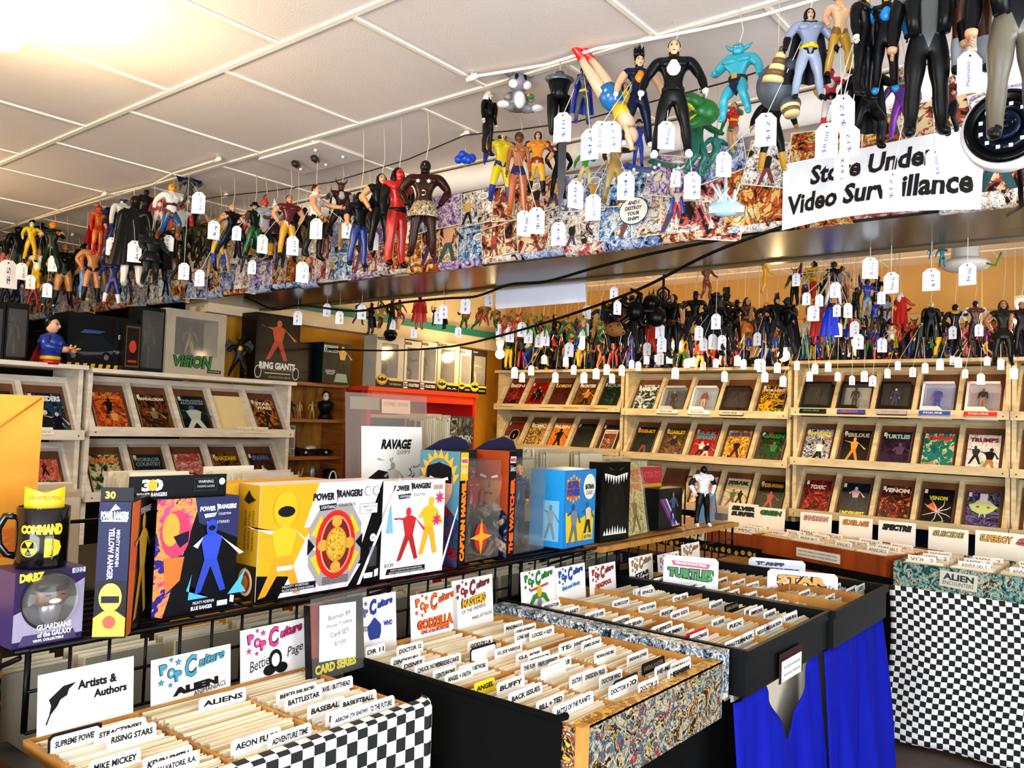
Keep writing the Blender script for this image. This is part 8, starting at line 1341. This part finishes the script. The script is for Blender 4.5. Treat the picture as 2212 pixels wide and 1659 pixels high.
# white star and crescent paint on the brown toy
o = [q for q in C.objects if q.get('label', '').startswith('dark brown bare')][0]; hh = at(911, 350, 2.06).z-at(911, 558, 2.06).z
b = B(); [b.add([(x*hh, -.107*hh, z*hh) for x, z in star(s*.055, .765, .026, 6, .4)], [tuple(range(12))], WHT) for s in (-1, 1)]; b.obj('star_paint', o, kind='stuff'); b = B(); b.add([(x*hh, -.088*hh, z*hh) for x, z in circ(0, .65, .026, .03, 14, -130, 130)+[(x+.012, z) for x, z in circ(-.004, .65, .016, .02, 12, 130, -130)]], [tuple(range(26))], P('e0c88a', .5)); b.obj('crescent_paint', o)
b = B(); b.T = Mx.Scale(hh, 4) @ body('hips', 1.55)['head']; b.ell((0, -.018, .012), (.037, .037, .042), P('dcd8d0', .45), 12, 8); [b.ell((s*.017, -.052, .014), (.011, .006, .007), INK, 8, 5) for s in (-1, 1)]; b.ell((0, -.058, .0), (.006, .006, .012), INK, 6, 5); b.obj('face_paint', o)
sp_ = [q for q in o.children if q.name.startswith('skirt')][0]; sp_.material_slots[0].material = art(['d8c4a4', 'c8b08a', '17110c', 'e0d0b4', '1c140e'], 2, 34., .7)
# black ring-light camera on the beam
p = at(2172, 274, 2.08); t = thing('security_camera', 'round black camera with a ring of white lights at the right edge', 'camera', p, face_cam(p, -8))
def disc(prof, m, n=40): b = B(); b.T = Mx.Rotation(R(90), 4, 'X'); b.lathe(prof, m, n); return b
disc([(.086, -.06), (.092, -.04), (.092, -.01), (.088, 0)], P('f0eff2', .35)).obj('white_housing', t); disc([(.081, 0), (.081, .012), (.07, .014), (.062, .006), (0, .004)], P('060608', .2)).obj('black_face', t); disc([(.060, .006), (.06, .010), (.036, .014), (.034, .009), (0, .009)], P('0c1420', .12)).obj('light_ring', t); disc([(.032, .009), (.031, .018), (.022, .020), (.02, .012), (.0, .014)], P('1a2a40', .08, .2)).obj('lens', t)
disc([(.01, .0142), (.008, .017), (0, .018)], P('05060a', .05)).obj('pupil', t)
for k in range(12): a = k*30+15; b = B(); b.T = Mx.Rotation(R(90), 4, 'X'); x, y = .048*math.cos(R(a)), .048*math.sin(R(a)); b.box(x-.004, y-.004, .009, x+.004, y+.004, .0135, P('e8ecf4', .2)); b.obj('led', t)
b = B(); b.tube([(.02, .06, -.07), (.0, .25, -.12), (-.05, .42, -.1)], .006, P('0c0c0e', .4), 7); b.obj('cable', t)
# ---------------------------------------------------------------- the sign on the beam
p = [AY(x, y, 2.60) for x, y in ((1692, 355), (2128, 265), (1689, 498), (2118, 462))]; xl, xr = p[0].x, p[1].x; zt_, zb_ = (p[0].z+p[1].z)/2, p[2].z; w2 = xr-xl
b = B(); n = 24; vs = []
def bend(u, v):
    z0 = p[2].z+(p[3].z-p[2].z)*u; z1 = p[0].z+(p[1].z-p[0].z)*u
    return (xl+w2*u, 2.60-.09*math.sin(math.pi*u)*(1-v)-.05*(1-v)*u, z0+(z1-z0)*v)
for j in range(9):
    for i in range(n+1): vs.append(bend(i/n, j/8))
b.add(vs, [(j*(n+1)+i, j*(n+1)+i+1, (j+1)*(n+1)+i+1, (j+1)*(n+1)+i) for j in range(8) for i in range(n)], P('f4f6fa', .6), True); o = b.obj('paper_sign', label='curved white paper sign with two lines of heavy dark lettering on the beam', cat='sign')
b = B()
for t_, u, v, ww, hh in (('Store Under', .48, .73, .63, .30), ('Video Surveillance', .5, .34, .93, .30)):
    g, f = glyphs(t_, .035); b.add([(lambda q: (q[0], q[1]-.0015, q[2]))(bend(u+a*ww, v+c*hh)) for a, c in g], f, P('2c2522', .6))
b.obj('lettering', o, kind='stuff')
p = [AY(x, y, 3.2) for x, y in ((1072, 612), (1262, 600), (1070, 668), (1266, 652))]; b = B(); b.add([tuple(q) for q in (p[2], p[3], p[1]+Vec((0, 0, .05)), p[0]+Vec((0, 0, .05)))], [(0, 1, 2, 3)], P('e6e6f0', .6)); b.obj('paper_sheet', label='white paper sheet hanging behind the far edge of the beam', cat='paper').modifiers.new('t', 'SOLIDIFY').thickness = .001
# ---------------------------------------------------------------- price tags
TG = P('f6f3f4', .6); PEN = P('3a3aa0', .6); PEN2 = P('1c5aa0', .6)
rt = random.Random(31)
def tagshape(b, w_, h, txt=True):
    b.prism([(-w_/2, -h), (w_/2, -h), (w_/2, -h*.18), (w_*.22, 0), (-w_*.22, 0), (-w_/2, -h*.18)], -.0006, .0006, TG); b.flat(circ(0, -h*.1, w_*.05, None, 8), -.0012, P('3a3434', .6))
    if txt: b.text(txt if isinstance(txt, str) else rt.choice(['$5', '$8.00', '$12', '$4', '$6.00', '$10']), rt.uniform(-.1, .2)*w_, -h*.55, h*.6, w_*.2, -.0014, rt.choice([PEN, PEN2, P('8a7a9a', .6)]), rt.choice([90, 90, 80, 96]), .0)
def price(px, yt, yb, Y, lab, txt=True, cord=.05, wr=.68, grp=None):
    a, c = AY(px, yt, Y), AY(px, yb, Y); h = a.z-c.z; b = B(); tagshape(b, h*wr, h, txt); o = b.obj('price_tag', None, a, (0, 0, face_cam(a, rt.uniform(-30, 30))), lab, 'price tag', grp)
    best = None
    for q, hh in TOYS:
        if q.z+hh*.8 > a.z and abs(q.y-a.y) < .5:
            dd = (q-a).to_2d().length+max(0, q.z-a.z)*.5
            if best is None or dd < best[0]: best = (dd, q+Vec((0, -.03*hh, hh*.8)))
    e = best[1]-a if best and best[0] < .22 else Vec((0, .0, CEIL-a.z)); m = o.rotation_euler.to_matrix().inverted(); e = m @ e
    b = B(); b.tube([(0, 0, -h*.1), e*.5+Vec((.002, 0, 0)), e], .0011, P('e8e2d4', .7), 4); b.obj('string', o); return o
for px, yt, yb, Y, who, cd in ((19, 562, 622, 1.97, 'the pink-legged toy at the left edge', .12), (48, 568, 604, 1.97, 'the camouflage-trousered toy', .12), (67, 594, 624, 1.97, 'the red-booted toy', .1), (103, 612, 642, 1.97, 'the green toy with the orange helmet', .1), (115, 553, 586, 2.0, 'the bald black-singlet toy', .05), (243, 513, 551, 1.95, 'the white-suited toy', .15), (292, 520, 566, 1.94, 'the black-caped toy', .22), (398, 568, 604, 2.0, 'the tangle of dark toys, left one of a low pair', .05), (432, 583, 618, 2.0, 'the tangle of dark toys, right one of a low pair', .1), (430, 415, 461, 2.0, 'the winged gargoyle toy', .06), (463, 477, 517, 2.1, 'the yellow falling toy', .03), (512, 488, 519, 2.1, 'the blond toy in black vest', .03), (568, 507, 547, 2.1, 'the red-masked grey toy', .04), (633, 510, 551, 2.1, 'the black bending toy', .05), (684, 472, 516, 2.05, 'the white tank top toy', .2), (654, 566, 610, 2.1, 'the black bending toy on a longer string', .14), (750, 480, 515, 2.2, 'the demon toy', .05), (806, 500, 540, 2.15, 'the leather vest toy', .05), (884, 480, 525, 2.15, 'the red and black toy', .05), (365, 508, 542, 2.1, 'the white-shirted toy', .08), (545, 562, 592, 2.3, 'the grey-masked toy, low down', .1),
  (1133, 455, 510, 2.2, 'the spotted-boot toy woman', .2), (1160, 448, 505, 2.22, 'the mustard and maroon toy', .25), (1216, 243, 306, 1.93, 'the headless black legs', .16), (1207, 480, 530, 2.25, 'the hanging blade', .1), (1275, 278, 345, 1.95, 'the grey toy woman', .05), (1300, 262, 330, 1.92, 'the upside-down toy, left of two', .12), (1322, 262, 328, 1.94, 'the upside-down toy, right of two', .12), (1282, 420, 476, 2.15, 'the laced-boot toy', .1), (1440, 262, 322, 1.95, 'the black and white toy', .05), (1353, 372, 432, 2.25, 'the blue skateboard', .05), (1496, 372, 430, 2.1, 'the green reptile toy', .1), (1564, 328, 382, 2.15, 'the red-chested toy', .06), (1460, 368, 404, 2.3, 'the small blue-caped toy', .05), (1244, 390, 450, 2.35, 'the green and cream toy', .08), (1655, 244, 316, 1.93, 'the banded grey toy', .05), (1822, 205, 285, 1.9, 'the gold-trousered toy, upper one', .2), (1836, 272, 338, 1.92, 'the gold-trousered toy, lower one', .1), (1786, 266, 342, 1.92, 'the caped grey toy', .14), (1928, 370, 440, 2.0, 'the blue-booted toy', .2), (2020, 322, 388, 2.05, 'the purple toy', .06), (1818, 330, 385, 2.02, 'the sideways black toy', .1), (2095, 112, 200, 1.92, 'the silver-legged toy', .02)):
    price(px, yt, yb, Y, 'white price tag hanging from '+who, 'Playmates' if px == 2095 else True, cd, .6)
# ---------------------------------------------------------------- toys over the back racks
PN = [('black', '101114'), ('dark grey', '34363a'), ('red', 'b8241c'), ('blue', '1c3f9a'), ('yellow', 'd8b01c'), ('green', '2a7a34'), ('brown', '5a3418'), ('orange', 'd8741c'), ('white', 'dcd8d0'), ('purple', '5a2a7a'), ('silver', '9a9ca0'), ('tan', 'b8905c'), ('teal', '1c6a70'), ('maroon', '5a1418')]
WTS = [9, 5, 5, 4, 4, 3, 5, 3, 2, 2, 2, 4, 1, 2]
rf = random.Random(77); PK = list(POSES); HS = [None, ('short', '17120f'), ('long', '1c120e'), ('hood', '101014'), ('fin', '2a2a30'), ('horns', '2a241c'), ('hat', '1a1a1c'), ('short', 'c8a03a'), ('helmet', '3a3c40')]
def rndtoy(px, yt, yb, Y, lab, dark=0, cols=None, cord=.02, grp=None):
    p1, p2, p3 = rf.choices(PN, WTS)[0], rf.choices(PN, WTS)[0], rf.choices(PN, WTS)[0]
    if dark: p1, p2, p3 = PN[0], rf.choice(PN[:2]), PN[rf.choice([0, 1, 6])]
    sk = rf.choice(['d8a078', 'c8906a', p1[1], p2[1], '7a4a2c']); cl = cols or c9(sk, p1[1], p2[1], rf.choice([p1[1], sk, p3[1]]), p3[1], rf.choice([sk, p3[1]]), None, p3[1])
    ex = (('cape', p3[1]),) if rf.random() < .12 else (('belt', p3[1]),) if rf.random() < .3 else ()
    desc = '%s and %s' % (p1[0], p2[0]) if p1[0] != p2[0] else 'all-'+p1[0]
    hang(px, yt, yb, Y, cl, lab % desc if '%' in lab else lab, rf.choice(PK[:6] if cord == 'stand' else PK), rf.choice([.9, 1.1, 1.3, 1.5]), rf.choice(HS), ex, rf.uniform(-60, 60), False, grp=grp, cord=cord)
def over(px): return 'yellow-wall rack' if px < 1345 else 'middle rack' if px < 1708 else 'right rack'
cnt = {}
def num(k): cnt[k] = cnt.get(k, -1)+1; return nth(cnt[k])
# small ones standing along the top of the racks
x = 1098
while x < 2208:
    h = rf.uniform(62, 92); yb = 787-(4 if x > 1708 else 0)+rf.uniform(-5, 3)+(x-1098)*.004
    rndtoy(x, yb-h, yb, 5.28+rf.uniform(0, .12), 'small %s toy, '+num(over(x))+' on top of the '+over(x), cord='stand', dark=rf.random() < .3); x += rf.uniform(11.5, 16)
# dark larger ones hung in a row
for i, px in enumerate((1300, 1322, 1345, 1362, 1384, 1405, 1428, 1452, 1476, 1500, 1522, 1545, 1566, 1590, 1612, 1634, 1652, 1676, 1700)):
    rndtoy(px, 648+rf.uniform(-22, 18), 760+rf.uniform(-20, 22), 4.35+rf.uniform(-.1, .1), '%s toy, '+nth(i)+' in the hung row over the middle rack', dark=rf.random() < .72, cord=.2)
for i, px in enumerate((1148, 1172, 1196, 1222, 1246, 1270, 1312, 1336)):
    rndtoy(px, 680+rf.uniform(-15, 15), 750+rf.uniform(-10, 18), 4.5, '%s toy, '+nth(i)+' in the hung row over the yellow-wall rack', dark=rf.random() < .5, cord=.2)
# the crowded cluster nearer the beam
k = 0
for yt, yb, xs in ((572, 660, (1716, 1738, 1756, 1776, 1800, 1818)), (600, 690, (1826, 1850, 1872, 1894)), (640, 730, (1760, 1790, 1816, 1842, 1866, 1890, 1914, 1938)), (690, 760, (1784, 1830, 1862, 1900, 1926))):
    for px in xs: rndtoy(px, yt+rf.uniform(-10, 14), yb+rf.uniform(-12, 12), 3.75+rf.uniform(0, .5), '%s toy, '+nth(k)+' of the cluster behind the beam', dark=rf.random() < .25, cord=.15); k += 1
hang(1792, 655, 745, 3.7, c9(SK, '1c3a9a', '1c3a9a', None, 'b8241c'), 'toy with a broad bright blue cape in the hanging cluster', 'stand', 1.2, ('short', '17110e'), (('cape', '1a3ac0'),), 170, cord=.2)
hang(1768, 660, 745, 3.8, c9(SK, 'b0201c', 'a81c1a'), 'toy with a red cape left of the blue-caped one', 'stand', 1.2, ('hood', 'a81c1a'), (('cape', 'b8241c'),), 170, cord=.2)
hang(1945, 632, 722, 3.9, c9('c8a088', 'b82420', 'a81c1c'), 'toy with ragged red spotted cape right of the cluster', 'fight', 1.2, ('long', 'd8c8b8'), (('cape', 'c02824'),), 150, cord=.3)
hang(1652, 560, 634, 3.35, c9('d8a41c', 'd8a01c', 'd09a18'), 'translucent yellow toy just behind the beam', 'fly', 1.2, None, (), 60, cord=.05)
hang(1525, 570, 646, 3.3, c9('7a3a2a', '8a4a34', '7a3c28'), 'shiny brown toy legs just behind the beam', 'bend', 1.1, None, (), 30, cord=.05)
for px, yt, yb, cols, ps, hr, ex, lab in ((2010, 652, 748, c9('c8b098', '14140f', '17160f'), 'stand', ('short', 'b8a890'), (('cape', '14130f'),), 'large toy in long dark cloak at the right of the back row'), (2062, 658, 762, c9('17171c', '17181c', '15161a'), 'reach', ('hood', '17171c'), (('collar', 'c8a01c'),), 'large black hooded toy with gold collar at the right of the back row'), (2106, 650, 752, c9('2a1a18', '5a2a24', '3a2420', 'd8d4cc', '2a1c1c'), 'hips', ('short', '2a1712'), (('shoulders', 'e0dcd4'),), 'large dark toy with white shoulders at the right of the back row'), (2166, 650, 790, c9('c88a64', '2a2a1c', '24241a', 'b8805c', '1c1a14'), 'hips', ('long', '3a2a1c'), (('skirt', '2a2a1e'),), 'large bare-armed toy in an olive tunic at the right of the back row'), (2206, 652, 770, c9('c88a64', '3a1c17', '241714', 'b8805c'), 'stand', ('short', '2a1712'), (), 'large toy at the right edge of the back row')):
    hang(px, yt, yb, 4.6, cols, lab, ps, 1.4, hr, ex, 10, cord=.2)
# row over the bookcases: red cape, dark toys
hang(905, 640, 712, 3.25, c9(SK, 'b8201c', 'a81c1a'), 'toy hidden by a wide bright red cape over the bookcases', 'stand', 1.4, ('short', '17110e'), (('cape', 'c0241c'), ('shortcape', 'b8201c')), 175, cord=.05)
for i, (px, yt, yb) in enumerate(((775, 652, 702), (800, 655, 722), (822, 650, 712), (845, 645, 722), (862, 648, 700), (938, 660, 705), (958, 662, 712))): rndtoy(px, yt, yb, 3.3, '%s toy, '+nth(i)+' in the row over the bookcases', dark=i % 2, cord=.05)
# shelled green and orange toys
for i, px in enumerate((1000, 1022, 1046, 1072, 1090, 1118, 1148, 1180, 1216, 1240, 1258, 1296)):
    yt = 655+(px-1000)*.09+rf.uniform(-8, 14); col = ['2a7a2c', '4a9a24', '1c6a3a', 'c8401c'][rf.randrange(4)]; sc2 = ['c8481c', 'd85a1c', '3a8a24'][i % 3]
    q = AY(px, yt+52, 3.7); h = AY(px, yt, 3.7).z-q.z; t = toy(q, h, c9(col, 'b88a3a', col, col), rf.choice(['run', 'fight', 'fly', 'bend']), 1.7, False, None, (), face_cam(q, rf.uniform(-60, 60)), '%s toy with %s rounded shell, %s over the yellow wall' % ('green' if col != 'c8401c' else 'orange', 'green' if sc2 == '3a8a24' else 'orange', nth(i)), 'toy figure', None, (rf.uniform(-40, 40), 0), .2)
    b = B(); b.ell((0, .06*h, .66*h), (.19*h, .10*h, .23*h), P(sc2, .35), 12, 8); b.obj('shell', t)
t = hung('toy_sack', 'tan spotted rounded toy over the yellow-wall rack', 'toy', 1330, 712, 4.3); b = B(); b.ell((0, 0, 0), (.07, .05, .045), P('a8783a', .6), 12, 8); b.obj('body', t); b = B(); [b.ell((.05*math.cos(k), -.042, .03*math.sin(k*1.7)), .006, P('5a3418', .6), 6, 4) for k in range(7)]; b.obj('spots', t, kind='stuff')
# hanging black tangle with a hook
t = hung('toy', 'large black round toy with curled hook in the back row', 'toy', 1372, 672, 4.1); b = B(); b.ell((0, 0, 0), (.06, .05, .065), P('0c0c0e', .3), 16, 10); [b.tube([(0, 0, 0), (.1*math.cos(k*1.3), -.02, .1*math.sin(k*1.3)), (.13*math.cos(k*1.3+.5), -.01, .13*math.sin(k*1.3+.5))], [.03, .018, .008], P('0c0c0e', .3), 7) for k in range(5)]; b.ell((.09, 0, .05), (.05, .04, .05), P('0d0d10', .2), 12, 8); b.ell((.12, 0, -.03), (.06, .04, .06), P('101012', .3), 12, 8); b.obj('body', t)
t = hung('hook', 'black looped cable hook hanging in front of the back row', 'hook', 1432, 668, 4.0); b = B(); b.tube([(0, 0, CEIL-t.location.z), (0, 0, .12), (0, 0, 0), (0, 0, .03), (.03, 0, .06), (.03, 0, .1), (0, 0, .125), (-.03, 0, .1), (-.03, 0, .06), (0, 0, .03)], .007, P('101624', .4), 8); b.obj('loop', t)
# stocky red toy with white beard
hang(1512, 742, 800, 5.0, c9('d8a080', 'c82a1c', 'c89a4a', 'c8402a', 'd8b81c'), 'stocky red-clad toy with a full white beard over the middle rack', 'wide', 2.0, ('beard', 'e4dcc8'), (('belt', '2a1c14'),), 0, cord=.1)
hang(1988, 715, 785, 5.3, c9('3a9a2c', '3aa02c', 'dcd8d0', 'e0dcd4', '2a8a24'), 'bright green and white toy on the right rack top', 'stand', 1.4, ('fin', '3a9a2c'), (), 10, cord='stand')
hang(2096, 722, 790, 5.3, c9('c84a7a', 'b83a6a', 'c84078', 'c86a94', '8a1c4a'), 'pink toy on the right rack top', 'hips', 1.2, None, (), 10, cord='stand')
# tags on the back toys
k = 0; grp = 'price tags over the back racks'
x = 1112
while x < 2205:
    y = 766+rf.uniform(-16, 46); price(x, y, y+rf.uniform(19, 25), 5.14+rf.uniform(-.05, .05), 'small white price tag, %s from the left along the rack tops' % nth(k), rf.random() < .5, rf.uniform(.03, .12), .62, grp); k += 1; x += rf.uniform(11, 34)
k = 0
for px, yt, Y in ((1056, 633, 3.6), (1082, 700, 3.7), (1102, 706, 3.7), (1128, 696, 3.7), (1142, 710, 3.7), (1165, 722, 3.8), (1178, 714, 3.8), (1230, 740, 4.2), (1268, 660, 3.9), (1264, 696, 3.9), (1327, 620, 3.5), (1334, 650, 3.5), (1398, 740, 4.3), (1426, 700, 4.2), (1430, 728, 4.2), (1426, 760, 4.3), (1510, 704, 4.1), (1520, 730, 4.2), (1540, 722, 4.2), (1560, 724, 4.2), (1547, 678, 3.5), (1636, 718, 4.2), (1645, 775, 4.3), (1770, 636, 3.6), (1742, 632, 3.6), (1755, 660, 3.7), (1808, 658, 3.65), (1832, 655, 3.7), (1810, 698, 3.7), (1846, 694, 3.8), (1855, 722, 3.8), (1904, 630, 3.7), (1906, 730, 3.8), (1720, 590, 3.6), (1805, 610, 3.6), (1760, 660, 3.6), (2058, 705, 4.5), (2115, 700, 4.5)):
    price(px, yt, yt+rf.uniform(26, 34), Y, 'pale price tag, %s from the left among the hung back toys' % nth(k), True, rf.uniform(.05, .2), .62, 'price tags among the hung back toys'); k += 1
for i, (px, yt, yb, Y) in enumerate(((644, 672, 702, 3.0), (707, 656, 684, 3.0), (734, 672, 700, 3.0), (782, 658, 690, 3.0), (848, 690, 712, 3.3), (895, 708, 730, 3.3), (958, 658, 688, 3.1), (948, 670, 700, 3.2), (1006, 644, 678, 3.2), (990, 706, 728, 3.4))): price(px, yt, yb, Y, 'pale price tag, %s from the left under the beam over the bookcases' % nth(i), True, .08, .62, 'price tags over the bookcases')
for px, yt, yb, lab, tx_ in ((1880, 556, 602, 'blue-white price tag first from the left under the beam at the right', True), (1925, 588, 634, 'blue-white price tag with blue handwriting under the beam at the right', 'Batgirl $5'), (2012, 580, 628, 'blue-white price tag third from the left under the beam at the right', True), (2090, 568, 616, 'blue-white price tag furthest right under the beam', True)): price(px, yt, yb, 3.05, lab, tx_, .06, .72)
for px, yt, yb, cols, lab in ((2010, 535, 560, c9('b8241c', '3a6a9a', '2a8a9a', None, 'b8241c'), 'toy legs with red boots showing under the beam, left one'), (2035, 530, 578, c9('b8241c', '2a7a8a', '2a7a8a', None, 'b82420'), 'toy legs with red boots showing under the beam, right one')): hang(px, yt, yb, 3.2, cols, lab, 'run', 1., None, (), 0, cord=.05)
t = hung('smoke_alarm', 'pale round ceiling device with dangling wire behind the beam', 'ceiling fixture', 2085, 572, 3.6); b = B(); b.ell((0, 0, 0), (.09, .09, .03), P('e0d8cc', .5), 18, 8); b.lathe([(.05, .02), (.05, CEIL-t.location.z)], P('d8d0c4', .5), 14); b.obj('housing', t); b = B(); b.tube([(.06, -.04, 0), (.1, -.06, -.02), (.12, -.06, .03)], .004, P('3a8a4a', .4), 6); b.obj('wire', t)
